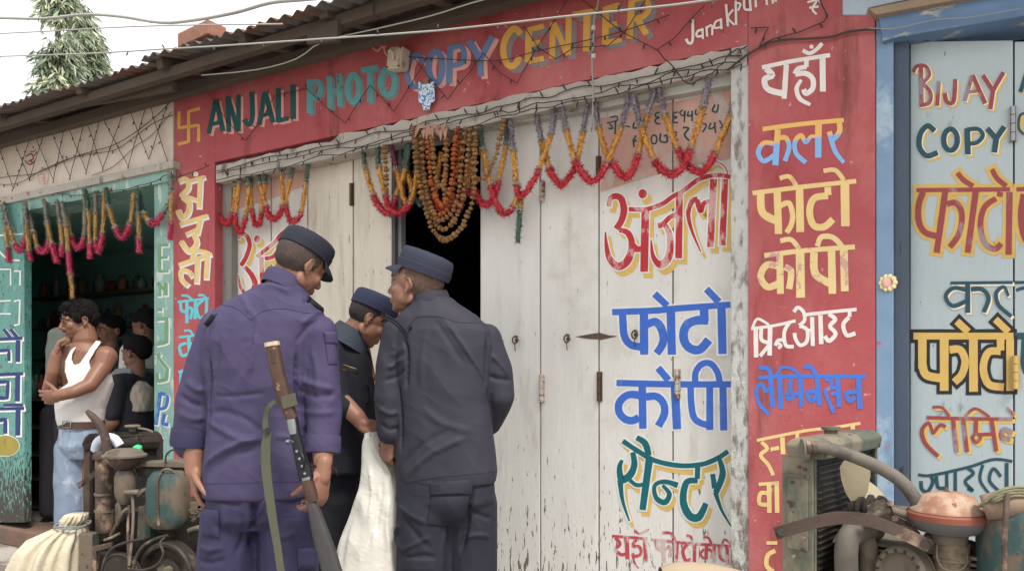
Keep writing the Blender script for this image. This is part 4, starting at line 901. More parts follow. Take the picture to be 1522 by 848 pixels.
# ---------------- people ----------------
from mathutils.bvhtree import BVHTree
m_skin = M('tan_skin', (132, 94, 76), r=.5, v=.07, vs=14, bump=.12, bs=180, spec=.4)
m_skin2 = M('brown_skin', (120, 84, 66), r=.5, v=.07, vs=14, bump=.12, bs=180, spec=.4)
m_hair = M('black_hair', (20, 18, 18), r=.85, v=.3, vs=60, bump=.9, bs=160, bst=(1, 1, .3), spec=.12)
m_stub = M('cropped_hair', (72, 64, 61), r=.95, v=.3, vs=120, dirt=[((84, 70, 64), 30, (1, 1, 1), .45, .7)], bump=.6, bs=400, spec=.1)
m_cap = M('navy_cap_cloth', (33, 34, 46), r=.8, v=.06, bump=.25, bs=300, bst=(1, 1, 1))
m_purp = M('purple_uniform_cloth', (62, 56, 84), r=.75, v=.05, vs=4, bump=.25, bs=400, wr=(11, .010))
m_purp2 = M('dark_purple_trouser_cloth', (47, 44, 71), r=.75, v=.06, vs=4, bump=.25, bs=400, wr=(8, 0.01))
m_navy = M('faded_navy_uniform_cloth', (49, 48, 58), r=.75, v=.10, vs=3, bump=.25, bs=400, wr=(9, 0.008))
m_navy2 = M('navy_trouser_cloth', (37, 38, 48), r=.75, v=.06, vs=4, bump=.25, bs=400, wr=(8, 0.01))
m_bk = M('black_navy_cloth', (22, 24, 31), r=.85, v=.06, bump=.25, bs=300, wr=(10, .007))
m_colr = M('slate_blue_collar_cloth', (46, 52, 62), r=.8, v=.06, bump=.25, bs=300)
m_seam = M('seam_thread', (58, 52, 92), r=.8, bump=0)
m_seamn = M('navy_seam_thread', (44, 44, 58), r=.8, bump=0)
m_eye = M('eye_white', (214, 206, 198), r=.2, bump=0, spec=.6); m_iris = M('iris', (34, 24, 20), r=.2, bump=0)
m_brow = M('eyebrow_hair', (34, 28, 26), r=.8, bump=0)
def basis(f, u):
    f = V(f).normalized(); u = V(u); u = (u-f*u.dot(f)).normalized(); r = f.cross(u); return r, f, u     # right, forward, up
def rot3(r, f, u): return Matrix((r, f, u)).transposed()
def head(g, c, fwd, up, s=1.0):
    r, f, u = basis(fwd, up); R = rot3(r, f, u); q = lambda x, y, z: c+(r*x+f*y+u*z)*s
    g.ell(q(0, -.004, .012), .074*s, .096*s, .088*s, R, 28, 18)
    g.ell(q(0, .030, -.045), .060*s, .064*s, .078*s, R, 24, 16)
    g.ell(q(0, .055, -.094), .034*s, .034*s, .026*s, R); g.ell(q(0, .074, -.106), .019*s, .017*s, .017*s, R)
    for i in (-1, 1):
        g.ell(q(.034*i, .062, -.040), .024*s, .024*s, .026*s, R)                 # cheekbone
        g.ell(q(.048*i, .012, -.070), .014*s, .034*s, .026*s, R)                 # jaw corner
        g.cap(q(.012*i, .090, .006), q(.048*i, .072, .004), .011*s, .009*s)      # brow ridge
        g.ell(q(.031*i, .078, -.017), .0145*s, .012*s, .010*s, R)                # lid
        g.cap(q(.006*i, .098, -.052), q(.013*i, .094, -.054), .009*s, .0075*s)   # nostril wing
        ear = rot3(*basis(f*1.0+r*i*.35, u-f*.15))
        g.ell(q(.074*i, -.010, -.028), .007*s, .014*s, .024*s, ear); g.ell(q(.076*i, -.004, -.050), .005*s, .007*s, .010*s, ear)
        g.tube([q(.078*i, .002, -.018), q(.083*i, -.004, -.004), q(.087*i, -.016, -.002), q(.089*i, -.025, -.014), q(.087*i, -.024, -.030), q(.080*i, -.012, -.048)], .0042*s, 8, sub=3)
    g.cap(q(0, .093, -.004), q(0, .112, -.042), .0075*s, .0125*s)
    g.cap(q(-.016, .092, -.074), q(.016, .092, -.074), .0068*s, .0068*s); g.cap(q(-.013, .091, -.084), q(.013, .091, -.084), .0078*s, .0078*s)
    g.ell(q(0, .078, -.075), .032*s, .02*s, .022*s, R)
    return q, (r, f, u), R
def face_parts(q, b, R, root, s=1.0, moustache=False, open_=True):
    r, f, u = b
    for i in (-1, 1):
        if open_:
            G().ell(q(.031*i, .083, -.019), .0115*s, .009*s, .0048*s, R, 12, 8).build('eye', m_eye, root, True); G().ell(q(.029*i, .0905, -.0195), .005*s, .003*s, .0045*s, R, 10, 6).build('iris', m_iris, root, True)
        g = G(); g.tube([q(.014*i, .096, -.018), q(.030*i, .094, -.0145), q(.045*i, .082, -.02)], [.0016*s, .0022*s, .0012*s], 6, sub=4); g.build('eyelashes', m_brow, root, True)
        g = G(); g.tube([q(.010*i, .101, .008), q(.028*i, .098, .014), q(.050*i, .080, .008)], [.0035*s, .0042*s, .002*s], 6, sub=4); g.build('eyebrow', m_brow, root, True)
    if moustache:
        g = G()
        for i in (-1, 1): g.tube([q(.001*i, .103, -.063), q(.014*i, .099, -.065), q(.027*i, .088, -.073)], [.0055*s, .006*s, .002*s], 8, sub=4)
        g.build('moustache', m_brow, root, True)
def hand(g, w, d, n, side, curl=(.4,)*4, thumb=.4, s=1.0):
    d = V(d).normalized(); n = V(n); n = (n-d*n.dot(d)).normalized(); t = d.cross(n)*side; R = rot3(t, d, n)
    g.ell(w+d*.045*s, .038*s, .056*s, .017*s, R); g.ell(w+d*.072*s, .041*s, .030*s, .014*s, R); g.ell(w+d*.03*s+t*.018*s+n*.006*s, .020*s, .034*s, .016*s, R); g.cap(w-d*.03*s, w+d*.02*s, .026*s, .027*s)
    for i in range(4):
        p = w+d*(.092-.004*abs(i-1))*s+t*(.030-.0195*i)*s; ln = (.070, .078, .072, .056)[i]*s; a = 0; dd = d+t*(.10-.07*i); dd.normalize(); rr = .0092*s
        for j, fr in enumerate((.45, .30, .25)):
            a += curl[i]*(.8 if j == 0 else 1.1); e = dd*math.cos(a)+n*math.sin(a); q = p+e*ln*fr; g.cap(p, q, rr, rr*.9, 10); p = q; rr *= .9
    p = w+d*.022*s+t*.030*s; e = (t*.75+d*.75+n*.25).normalized(); q = p+e*.036*s; g.cap(p, q, .0125*s, .0105*s, 10); e2 = (e*(1-thumb*.6)+d*.45+n*thumb).normalized(); q2 = q+e2*.030*s; g.cap(q, q2, .0105*s, .0095*s, 10); g.cap(q2, q2+(e2+n*thumb*.4).normalized()*.022*s, .0095*s, .0075*s, 10)
def rings(g, lst, Y, yaw=0, n=28, pw=2.3):
    """lst: (px, py, half width px, half depth m, depth shift)"""
    rs = []
    for it in lst:
        px, py, hw, ry = it[:4]; dy = it[4] if len(it) > 4 else 0; c = P(px, py, Y+dy); rx = hw*Y/F; r = []
        for k in range(n):
            a = 2*math.pi*k/n; ca, sa = math.cos(a), math.sin(a); x = rx*abs(ca)**(2/pw)*(1 if ca > 0 else -1); y = ry*abs(sa)**(2/pw)*(1 if sa > 0 else -1)
            r.append(c+V((x*math.cos(yaw)-y*math.sin(yaw), x*math.sin(yaw)+y*math.cos(yaw), 0)))
        rs.append(r)
    return g.loft(rs)
def limb(g, pts, Y=None, seg=16, sub=5):
    """pts: (px, py, depth, radius)"""
    ps = [P(p[0], p[1], p[2]) for p in pts]; rr = [p[3] for p in pts]
    for a, b, ra, rb in zip(ps[:-1], ps[1:], rr[:-1], rr[1:]): g.cap(a, b, ra, rb, seg)
    return g
class Surf:
    def __init__(s, o):
        s.o = o; s.off = V(rootloc(o.parent)); me = o.data
        s.t = BVHTree.FromPolygons([v.co.copy() for v in me.vertices], [tuple(p.vertices) for p in me.polygons])
    def hit(s, px, py):
        d = P(px, py, 1.0)-CAM; h = s.t.ray_cast(CAM-s.off, d.normalized()); return (h[0]+s.off, h[1]) if h[0] is not None else None
    def line(s, pts, lift=.0005):
        q = []
        for (a, b), (c, d) in zip(pts[:-1], pts[1:]):
            n = max(2, int(math.hypot(c-a, d-b)/3))
            for i in range(n):
                h = s.hit(a+(c-a)*i/n, b+(d-b)*i/n)
                if h: q.append(h[0]+h[1]*lift)
        return q
    def seam(s, org, k, pts, mat, r=.0011, name='seam'):
        pp = [V((org[0]+x/k, org[1]+y/k, 0)) for x, y in pts]; pp, _ = smooth(pp, [0]*len(pp), 4) if len(pp) > 2 else (pp, 0); q = s.line([(p.x, p.y) for p in pp])
        if len(q) > 2: return G().tube(q, r, 6).build(name, mat, s.o.parent, True)
    def patch(s, name, org, k, quad, mat, th=.004, n=8, root=None, soft=.5):
        (x0, y0), (x1, y1), (x2, y2), (x3, y3) = [(org[0]+x/k, org[1]+y/k) for x, y in quad]; top, bot = [], []
        for j in range(n+1):
            for i in range(n+1):
                u, v = i/n, j/n; px = (x0*(1-u)+x1*u)*(1-v)+(x3*(1-u)+x2*u)*v; py = (y0*(1-u)+y1*u)*(1-v)+(y3*(1-u)+y2*u)*v; h = s.hit(px, py)
                if not h: return None
                e = min(u, 1-u, v, 1-v)*n; top.append(h[0]+h[1]*th*(.5+.5*min(1, e))+ (CAM-h[0]).normalized()*.001); bot.append(h[0]-h[1]*.004)
        g = G(); m = (n+1)**2; g.add(top+bot, [(j*(n+1)+i, j*(n+1)+i+1, (j+1)*(n+1)+i+1, (j+1)*(n+1)+i) for j in range(n) for i in range(n)])
        ed = [(i) for i in range(n+1)]+[(j*(n+1)+n) for j in range(1, n+1)]+[(n*(n+1)+i) for i in range(n-1, -1, -1)]+[(j*(n+1)) for j in range(n-1, 0, -1)]
        for a, b in zip(ed, ed[1:]+ed[:1]): g.f.append((a, b, m+b, m+a)); g.mi.append(0)
        return g.build(name, mat, root or s.o.parent, True, auto=50)
def press(o, org, k, lst):
    """raise (h>0) or press (h<0) folds along photo-traced lines lying on the surface"""
    S_ = Surf(o); me = o.data; n = len(me.vertices); co = np.empty(n*3); me.vertices.foreach_get('co', co); co = co.reshape(-1, 3); no = np.empty(n*3); me.vertices.foreach_get('normal', no); no = no.reshape(-1, 3); d = np.zeros(n); off = np.array(S_.off)
    for pts, h, wd in lst:
        pp = [V((org[0]+x/k, org[1]+y/k, 0)) for x, y in pts]; pp, _ = smooth(pp, [0]*len(pp), 4) if len(pp) > 2 else (pp, 0); q = S_.line([(p.x, p.y) for p in pp])
        if len(q) < 2: continue
        best = np.full(n, 9.0); tt = np.zeros(n)
        for i, p in enumerate(q):
            dd = np.linalg.norm(co+off-np.array(p), axis=1); m_ = dd < best; best[m_] = dd[m_]; tt[m_] = i/len(q)
        d += h*1.35*np.exp(-(best/(wd*.8))**2)*np.minimum(1, np.sin(np.pi*np.clip(tt, .03, .97))*1.8)
    co += no*d[:, None]; me.vertices.foreach_set('co', co.ravel()); me.update()
def cap(root, c, fwd, up, s=1.0, h=.085, tilt=0.0, mat=m_cap):
    r, f, u = basis(fwd, up); f2 = (f+u*tilt).normalized(); r, f, u = basis(f2, u-f*tilt)
    q = lambda x, y, z: c+(r*x+f*y+u*z)*s
    def ring(rx, ry, z0, slope=0, n=40, y0=-.004): return [q(rx*math.cos(a), y0+ry*math.sin(a), z0+slope*math.sin(a)) for a in [2*math.pi*k/n for k in range(n)]]
    g = G(); g.loft([ring(.080, .102, .034, .004), ring(.086, .108, .032, .004), ring(.090, .112, .05, .006), ring(.090, .112, .032+h*.72, .008), ring(.086, .108, .032+h*.90, .008), ring(.079, .101, .032+h*.99, .007), ring(.05, .07, .036+h, .004), ring(.004, .004, .036+h, .004)])
    cr = g.build('cap_crown', mat, root, True, auto=55)
    g = G(); g.loft([ring(.0875, .1095, .030, .004), ring(.0895, .1115, .030, .004), ring(.0925, .1145, .060, .006), ring(.0905, .1125, .062, .006)]); g.build('cap_band', mat, root, True, auto=50)
    g = G(); rows = []; n = 20
    for j, (ex, dz) in enumerate(((0, 0), (.4, -.006), (.8, -.014), (1, -.022))):
        row = []
        for i in range(n+1):
            a = math.pi/2+(i/n-.5)*2.25; e = ex*.050*math.sin(math.pi*min(max(i/n, .03), .97))**.5
            row.append(q((.090+e*.15)*math.cos(a)*1.0, -.004+.111*math.sin(a)+e, .034+dz-.010*abs(i/n-.5)**2*4*ex))
        rows.append(row)
    m_ = n+1; vs = [p for r_ in rows for p in r_]; vs += [p-u*.004*s for p in vs]; q4 = len(vs)//2
    fs = [(j*m_+i, j*m_+i+1, (j+1)*m_+i+1, (j+1)*m_+i) for j in range(3) for i in range(n)]; fs += [tuple(q4+x for x in f_[::-1]) for f_ in fs]
    ed = [i for i in range(m_)]+[j*m_+n for j in range(1, 4)]+[3*m_+i for i in range(n-1, -1, -1)]+[j*m_ for j in (2, 1)]
    fs += [(a, b, q4+b, q4+a) for a, b in zip(ed, ed[1:]+ed[:1])]; g.add(vs, fs); g.build('cap_visor', mat, root, True, auto=50)
def hairmesh(root, q, b, R, s, lst, mat, nz=.003, voxel=.005, nm='hair'):
    g = G()
    for x, y, z, rx, ry, rz in lst: g.ell(q(x, y, z), rx*s, ry*s, rz*s, R, 24, 14)
    return blob(nm, g, mat, root, voxel, 2, nz=nz, nsc=(60, 60, 60), fine=nz*.5)
random.seed(5)
# ---- purple officer, seen from behind ----
Y1 = 2.6
off1 = thing('person', P(400, HY, Y1)*1.0-V((0, 0, CH)), 'person in purple uniform and navy cap seen from behind, head bowed right, gripping a rifle', 'person')
g = G(); q, b, R = head(g, P(448, 388, Y1), (.52, .74, -.45), (.32, .26, .9), .90); s1 = Y1/F
g.cap(P(440, 395, Y1+.0), P(415, 445, Y1), .060, .068); rings(g, [(400, 455, 50, .06), (395, 500, 60, .08), (388, 600, 56, .08), (388, 720, 58, .08)], Y1)
limb(g, [(336, 500, Y1, .04), (292, 590, Y1, .042), (287, 650, Y1-.01, .037), (288, 700, Y1-.03, .028)]); hand(g, P(289, 695, Y1-.03), (.12, -.05, -1), (.9, .35, .1), 1, (.45, .5, .55, .6), .3)
limb(g, [(470, 508, Y1+.01, .04), (482, 590, Y1-.02, .044), (480, 660, Y1-.06, .036), (480, 702, Y1-.12, .027)]); hand(g, P(480, 700, Y1-.12), (-.12, -.15, -1), (-.85, .5, -.1), -1, (.62, .72, .8, .85), .6)
limb(g, [(345, 740, Y1, .08), (340, 900, Y1, .06), (338, 1075, Y1, .05)]); limb(g, [(430, 740, Y1, .08), (432, 900, Y1, .06), (434, 1075, Y1, .05)])
blob('body', g, m_skin, off1, .0036, 2)
face_parts(q, b, R, off1, open_=False)
hairmesh(off1, q, b, R, .90, [(0, -.012, .014, .0775, .0975, .088), (0, -.052, -.014, .060, .050, .046)], m_stub, .0012)
cap(off1, q(0, -.002, -.002), b[1], b[2], .865, .072, -.04)
g = G(); rings(g, [(386, 736, 79, .128), (386, 728, 81, .130), (387, 690, 80, .128), (385, 640, 73, .118), (384, 600, 72, .114), (387, 545, 83, .122), (392, 505, 88, .122), (397, 478, 88, .115), (402, 455, 72, .1), (412, 437, 46, .085), (420, 424, 34, .075)], Y1, .12, 36, 2.4)
limb(g, [(328, 490, Y1, .070), (308, 540, Y1, .068), (291, 595, Y1, .064), (284, 640, Y1, .058)]); g.cap(P(283, 648, Y1), P(282, 656, Y1), .056, .053)
limb(g, [(472, 497, Y1, .066), (479, 560, Y1-.01, .060), (481, 610, Y1-.02, .057), (480, 655, Y1-.05, .053)])
sh1 = blob('shirt', g, m_purp, off1, .006, 5, nz=.0055, nsc=(9, 9, 3.5))
press(sh1, (250, 500), 3.853, [([(215, 740), (260, 690), (340, 640), (450, 597), (560, 578)], .010, .012), ([(230, 800), (300, 720), (420, 650), (560, 620)], -.006, .018), ([(225, 480), (300, 530), (420, 590), (520, 600)], .006, .012), ([(225, 440), (330, 430), (450, 480), (560, 560)], -.006, .014),
 ([(245, 340), (400, 338), (560, 320)], -.004, .008), ([(495, -40), (490, 80), (455, 230)], .006, .012), ([(445, -20), (430, 120), (380, 260)], -.004, .014), ([(600, 570), (700, 575), (790, 560)], .005, .010), ([(290, 0), (280, 150), (250, 300)], -.004, .012),
 ([(60, 330), (130, 380), (200, 400)], -.006, .012), ([(100, 250), (160, 300), (220, 300)], .006, .012), ([(60, 430), (140, 470), (210, 460)], .006, .012), ([(740, 300), (850, 340), (960, 330)], -.006, .012), ([(740, 240), (850, 280), (950, 300)], .006, .012), ([(760, 420), (860, 440), (960, 430)], .005, .012), ([(740, 60), (735, 250), (745, 500)], -.012, .008), ([(232, 90), (238, 280), (228, 520)], -.014, .009),
 ([(820, 60), (850, 200), (860, 380)], .004, .012)])
press(sh1, (250, 320), 3.853, [([(520, 380), (600, 400), (700, 440)], .004, .010), ([(340, 440), (420, 470), (470, 560)], .004, .010), ([(770, 500), (860, 480), (900, 520)], -.005, .008), ([(760, 620), (830, 570), (900, 545)], .006, .008), ([(730, 730), (800, 640), (880, 590)], -.005, .009), ([(300, 520), (250, 600), (235, 700)], -.004, .010), ([(470, 590), (480, 660), (470, 760)], -.004, .016)])
S1 = Surf(sh1)
for pts in ([(300, 512), (360, 520), (420, 550), (472, 592), (530, 555), (600, 535), (680, 535), (755, 552)], [(755, 552), (830, 560), (905, 545)], [(300, 512), (262, 545), (240, 620), (235, 720)], [(905, 545), (950, 600)]): S1.seam((250, 320), 3.853, pts, m_seam)
S1.seam((250, 500), 3.853, [(205, 838), (400, 838), (560, 832), (760, 830)], m_seam)
S1.patch('sleeve_pocket', (250, 320), 3.853, [(895, 690), (955, 690), (965, 850), (915, 850)], m_purp, .005); S1.patch('sleeve_pocket_flap', (250, 320), 3.853, [(888, 665), (958, 668), (965, 740), (900, 735)], m_purp, .009)
for org, pts, ra in ((1, [(258, 636), (270, 655), (285, 664), (300, 666), (306, 660)], 0), (2, None, 0)): pass
def cuff(root, c, ax, r, h, mat, flat=.9):
    g = G(); ax = V(ax).normalized(); g.lathe(c, ax, [(r*.88, 0), (r*1.0, .002), (r*1.03, h*.3), (r, h*.9), (r*.97, h), (r*.86, h*.98), (r*.84, .01)], 32); return g.build('rolled_cuff', mat, root, True, auto=60)
cuff(off1, P(281.5, 663, Y1-.002), (.06, 0, 1), .061, .062, m_purp2); cuff(off1, P(479.5, 673, Y1-.062), (.02, .18, 1), .057, .058, m_purp)
g = G(); cl = []                                # collar
r_, f_, u_ = basis((.5, .75, -.3), (.3, .2, .9)); cc = P(424, 424, Y1)
for rad, hz in ((.077, -.024), (.079, .0), (.073, .026), (.068, .024), (.070, -.02)): cl.append([cc+r_*rad*math.cos(a)+f_*rad*math.sin(a)+u_*(hz+.012*math.sin(a)*-1) for a in [2*math.pi*k/36 for k in range(36)]])
g.loft(cl, False); g.build('collar', m_purp, off1, True, auto=60)
for side, (a_, b_) in ((0, ((452, 428), (492, 462))), (1, ((350, 447), (312, 470)))):
    h0, h1 = S1.hit(a_[0]-(6 if not side else -4), a_[1]+8), S1.hit(b_[0]-(6 if not side else -4), b_[1]+4)
    if h0 and h1: G().beam(h0[0]+V((0, .03, .012)), h1[0]+V((0, .03, .01)), .045, .006, (0, 0, 1)).build('epaulette', m_purp2, off1, True, bevel=.003, auto=60)
for pts in ([(457, 444), (490, 470)], [(318, 470), (306, 486)]):
    q_ = S1.line(pts, .003)
    if len(q_) > 3: G().tube(q_, .011, 10, flat=.5).build('epaulette', m_bk, off1, True, auto=60)
g = G(); rings(g, [(386, 700, 70, .11), (386, 735, 76, .122), (386, 765, 76, .12), (386, 782, 60, .09)], Y1, .1)
limb(g, [(344, 765, Y1, .098), (338, 850, Y1, .101), (334, 940, Y1, .082), (333, 1050, Y1, .075)]); limb(g, [(426, 765, Y1, .098), (428, 850, Y1, .100), (434, 940, Y1, .082), (436, 1050, Y1, .075)])
tr1 = blob('trousers', g, m_purp2, off1, .0065, 5, nz=.004, nsc=(8, 8, 3))
press(tr1, (250, 640), 4.08, [([(190, 700), (260, 720), (330, 700)], .006, .010), ([(180, 780), (260, 800), (340, 780)], -.006, .010), ([(620, 620), (700, 640), (790, 610)], .006, .010), ([(600, 400), (560, 480), (530, 520)], .007, .010), ([(230, 400), (330, 420), (450, 460)], -.006, .012), ([(520, 400), (515, 560), (500, 700)], -.02, .012), ([(330, 430), (340, 600), (330, 800)], .005, .014), ([(560, 440), (640, 560), (700, 760)], .005, .014), ([(250, 520), (300, 640), (230, 760)], .006, .014), ([(420, 480), (460, 620), (400, 760)], -.006, .014)])
T1 = Surf(tr1); T1.patch('cargo_pocket', (250, 640), 4.08, [(215, 470), (310, 480), (312, 640), (215, 630)], m_purp2, .010); T1.patch('cargo_pocket', (250, 640), 4.08, [(780, 710), (880, 705), (890, 830), (785, 835)], m_purp2, .010)
T1.seam((250, 640), 4.08, [(600, 480), (690, 515), (820, 500)], m_seam)
for x in (338, 436): G().ell(P(x, 1078, Y1)+V((0, .04, .045)), .05, .13, .055).build('boot', M('black_leather', (28, 27, 28), r=.4), off1, True)
g = G(); wc = P(480, 692, Y1-.11)
for i in range(2): g.tube([wc+V((.031*math.cos(a), .027*math.sin(a), .004*i+.003*math.cos(2*a))) for a in [2*math.pi*k/18 for k in range(19)]], .0028, 6)
g.tube([wc+V((.03, -.01, 0)), wc+V((.045, -.012, -.012)), wc+V((.05, -.012, -.032))], .0025, 6); g.build('wrist_thread', M('dark_red_thread', (52, 26, 30), r=.8), off1, True)
# ---- rifle slung at his right side ----
m_wood = M('dark_worn_gunstock', (74, 54, 46), r=.45, v=.2, vs=14, bump=.25, bs=60, dirt=[((140, 110, 90), 30, (1, 1, 1), .62, .7)]); m_gun = M('blued_gun_metal', (52, 52, 56), r=.35, v=.1, metal=.7, bump=.1); m_gun2 = M('bare_gun_metal', (140, 144, 146), r=.35, metal=.8, bump=.1)
m_sling = M('olive_web_sling', (80, 80, 66), r=.9, v=.06, bump=.6, bs=500)
m_butt = M('worn_butt_plate', (176, 162, 138), r=.5, v=.2, vs=50)
YG = 2.36
rif = thing('rifle', P(430, 600, YG), 'old wooden stocked rifle slung butt upward behind the purple officer with olive sling', 'rifle')
def GP(px, py, dy=0): return P(px, py, YG+dy)
def flatloft(pts, mat, name, th, root, n=14, pw=3.5, bev=0):
    """pts: (px, py, half width px, half thickness m) along the gun"""
    g = G(); rs = []
    for i, (x, y, hw, t) in enumerate(pts):
        a, c = pts[max(i-1, 0)], pts[min(i+1, len(pts)-1)]; dx, dy = c[0]-a[0], c[1]-a[1]; l = math.hypot(dx, dy); u = V((dy/l, 0, dx/l)); r = []
        for k in range(n):
            an = 2*math.pi*k/n; ca, sa = math.cos(an), math.sin(an); r.append(GP(x, y, 0)+u*hw*YG/F*abs(ca)**(2/pw)*(1 if ca > 0 else -1)+V((0, 1, 0))*t*abs(sa)**(2/pw)*(1 if sa > 0 else -1))
        rs.append(r)
    g.loft(rs); return g.build(name, mat, root, True, auto=45)
flatloft([(405, 513, 10, .018), (408, 530, 10, .020), (413, 555, 10, .020), (420, 580, 9.5, .019), (428, 605, 9, .018), (434, 622, 8.5, .018)], m_wood, 'butt_stock', 0, rif)
flatloft([(404, 508, 10.5, .020), (405, 514, 10.6, .0205)], m_butt, 'butt_plate', 0, rif)
flatloft([(408, 520, 5.5, .0225), (409, 530, 5.5, .0225), (410, 539, 5, .0225)], M('stock_inlay', (70, 48, 40), r=.5), 'stock_inlay', 0, rif)
flatloft([(434, 620, 8, .016), (438, 640, 7.5, .018), (443, 660, 8, .018), (448, 685, 8.5, .018), (455, 705, 8.5, .018)], m_gun, 'receiver', 0, rif)
flatloft([(434, 622, 7, .021), (436, 634, 7.5, .021), (438, 644, 6, .021)], m_gun2, 'receiver_cover', 0, rif)
flatloft([(452, 690, 11, .019), (456, 712, 10, .02)], m_gun, 'magazine_housing', 0, rif)
flatloft([(455, 708, 7.5, .02), (459, 722, 8.5, .021), (463, 735, 8.5, .02), (466, 744, 7, .018)], m_wood, 'hand_grip', 0, rif)
flatloft([(456, 708, 8.2, .0212), (457, 712, 8.3, .0212)], m_gun2, 'grip_band', 0, rif)
flatloft([(462, 745, 7, .016), (468, 762, 9, .018), (476, 790, 12, .018), (487, 825, 14, .018), (497, 860, 14.5, .018), (507, 900, 14, .018)], M('dark_grey_handguard', (62, 60, 60), r=.5, v=.15, vs=30, bump=.2), 'handguard', 0, rif)
G().tube([GP(500, 870), GP(530, 985)], .009, 12).build('barrel', m_gun, rif, True)
G().tube([GP(437, 657, -.015), GP(430, 654, -.03), GP(427, 657, -.04)], [.004, .004, .008], 10, sub=3).build('bolt_handle', m_gun2, rif, True)
G().tube([GP(443, 665, -.01), GP(452, 683, -.03), GP(449, 700, -.012)], .003, 8, sub=4).build('trigger_guard', m_gun, rif, True)
for i in range(4): G().cyl(GP(441+i*4, 670+i*11, -.019), GP(441+i*4, 670+i*11, -.024), .004, seg=10).build('screw', m_gun2, rif, True, auto=40)
g = G(); g.loft([[GP(x+dx, y+dy, dz) for dx, dy, dz in ((-11, 2, -.022), (11, -5, -.022), (11, -5, .022), (-11, 2, .022))] for x, y in ((428, 588), (430, 600), (432, 606))]); g.build('stock_band', m_sling, rif, bevel=.002)
def strap(pts, w_, mat, name, root, th=.0018):
    """pts: (px, py, depth, half width px)"""
    ps, ws = smooth([P(x, y, d) for x, y, d, h in pts], [h for *_, h in pts], 8); rs = []
    for i, p in enumerate(ps):
        t = (ps[min(i+1, len(ps)-1)]-ps[max(i-1, 0)]).normalized(); u = t.cross(V((0, 1, 0))); u = u.normalized() if u.length > .1 else V((1, 0, 0)); u.y = 0; n_ = V((0, 1, 0))*th; h = ws[i]*p.y/F; rs.append([p-u*h-n_, p+u*h-n_, p+u*h+n_, p-u*h+n_])
    g = G(); g.loft(rs); return g.build(name, mat, root, True, auto=40)
strap([(420, 595, 2.36, 3), (410, 596, 2.36, 3), (400, 604, 2.36, 3.5), (395, 620, 2.37, 4), (395, 638, 2.37, 4.5)], 0, m_sling, 'sling', rif)
strap([(398, 640, 2.365, 5), (395, 665, 2.365, 7), (396, 700, 2.365, 7), (401, 740, 2.36, 6.6), (407, 780, 2.355, 6), (413, 815, 2.35, 5.6), (421, 860, 2.34, 5.5), (450, 940, 2.35, 5.5), (505, 960, 2.36, 4)], 0, m_sling, 'sling', rif)
G().cyl(P(398, 639, 2.355), P(398, 639, 2.375), .009).build('sling_buckle', m_gun, rif, True, auto=40)
# ---- faded navy officer on the right, seen from behind ----
Y2 = 2.95
off2 = thing('person', P(655, HY, Y2)-V((0, 0, CH)), 'person in faded navy uniform and cap seen from behind, face turned left, holding white sack', 'person')
g = G(); q, b, R = head(g, P(620, 419, Y2), (-.86, .38, .10), (.12, .05, .98))
g.cap(P(628, 430, Y2), P(642, 470, Y2), .060, .068); rings(g, [(645, 480, 50, .06), (652, 520, 68, .09), (655, 620, 62, .09), (660, 690, 56, .09)], Y2)
limb(g, [(588, 500, Y2, .05), (580, 590, Y2-.02, .042), (580, 640, Y2-.01, .034), (578, 662, Y2+.0, .027)]); hand(g, P(580, 650, Y2-.005), (-.2, .1, -.8), (.5, .7, -.2), -1, (.9, 1.0, 1.0, 1.0), .7, .95)
limb(g, [(722, 510, Y2, .05), (742, 585, Y2, .042), (728, 632, Y2+.08, .034)]); hand(g, P(722, 628, Y2+.09), (-.9, .3, -.1), (-.3, -.8, -.1), 1, (.9, .9, .9, .9))
limb(g, [(634, 750, Y2, .06), (628, 870, Y2, .06), (628, 1010, Y2, .05)]); limb(g, [(703, 750, Y2, .05), (703, 870, Y2, .06), (704, 1010, Y2, .05)])
blob('body', g, m_skin, off2, .0036, 2); face_parts(q, b, R, off2)
hairmesh(off2, q, b, R, 1, [(0, -.016, .014, .0765, .0955, .087), (0, -.056, -.006, .056, .044, .040)], M('shaved_hair', (96, 80, 72), r=.95, v=.3, vs=120, bump=.5, bs=400, spec=.1, dirt=[((124, 94, 78), 30, (1, 1, 1), .46, .6)]), .001)
cap(off2, q(0, -.010, .004), b[1], b[2], .98, .080, .20, M('faded_navy_cap_cloth', (45, 48, 63), r=.8, v=.06, bump=.25, bs=300))
g = G(); rings(g, [(664, 716, 73, .115), (664, 700, 76, .12), (660, 650, 74, .118), (655, 600, 73, .115), (655, 550, 76, .118), (657, 515, 78, .118), (656, 492, 75, .112), (650, 470, 60, .098), (644, 453, 38, .08), (642, 442, 28, .07)], Y2, -.15, 36, 2.4)
limb(g, [(592, 497, Y2, .062), (581, 545, Y2-.01, .060), (577, 590, Y2-.02, .056), (580, 640, Y2-.01, .050)]); limb(g, [(722, 505, Y2, .062), (738, 550, Y2, .058), (744, 588, Y2, .052), (728, 628, Y2+.08, .045)])
sh2 = blob('shirt', g, m_navy, off2, .006, 5, nz=.0055, nsc=(9, 9, 3.5))
press(sh2, (480, 360), 3.853, [([(690, 430), (760, 530), (850, 660), (930, 790)], .007, .009), ([(640, 440), (720, 560), (820, 720)], -.004, .012), ([(600, 470), (570, 640), (560, 840)], .004, .014), ([(465, 550), (485, 640), (478, 840)], -.014, .008), ([(370, 720), (410, 700), (460, 660)], .008, .010), ([(350, 790), (420, 770), (470, 720)], -.006, .010), ([(380, 640), (420, 640), (460, 610)], .005, .009), ([(940, 540), (935, 700), (930, 840)], -.012, .009), ([(960, 640), (1010, 690), (1060, 760)], .006, .010), ([(950, 760), (1000, 780), (1090, 790)], -.006, .010)])
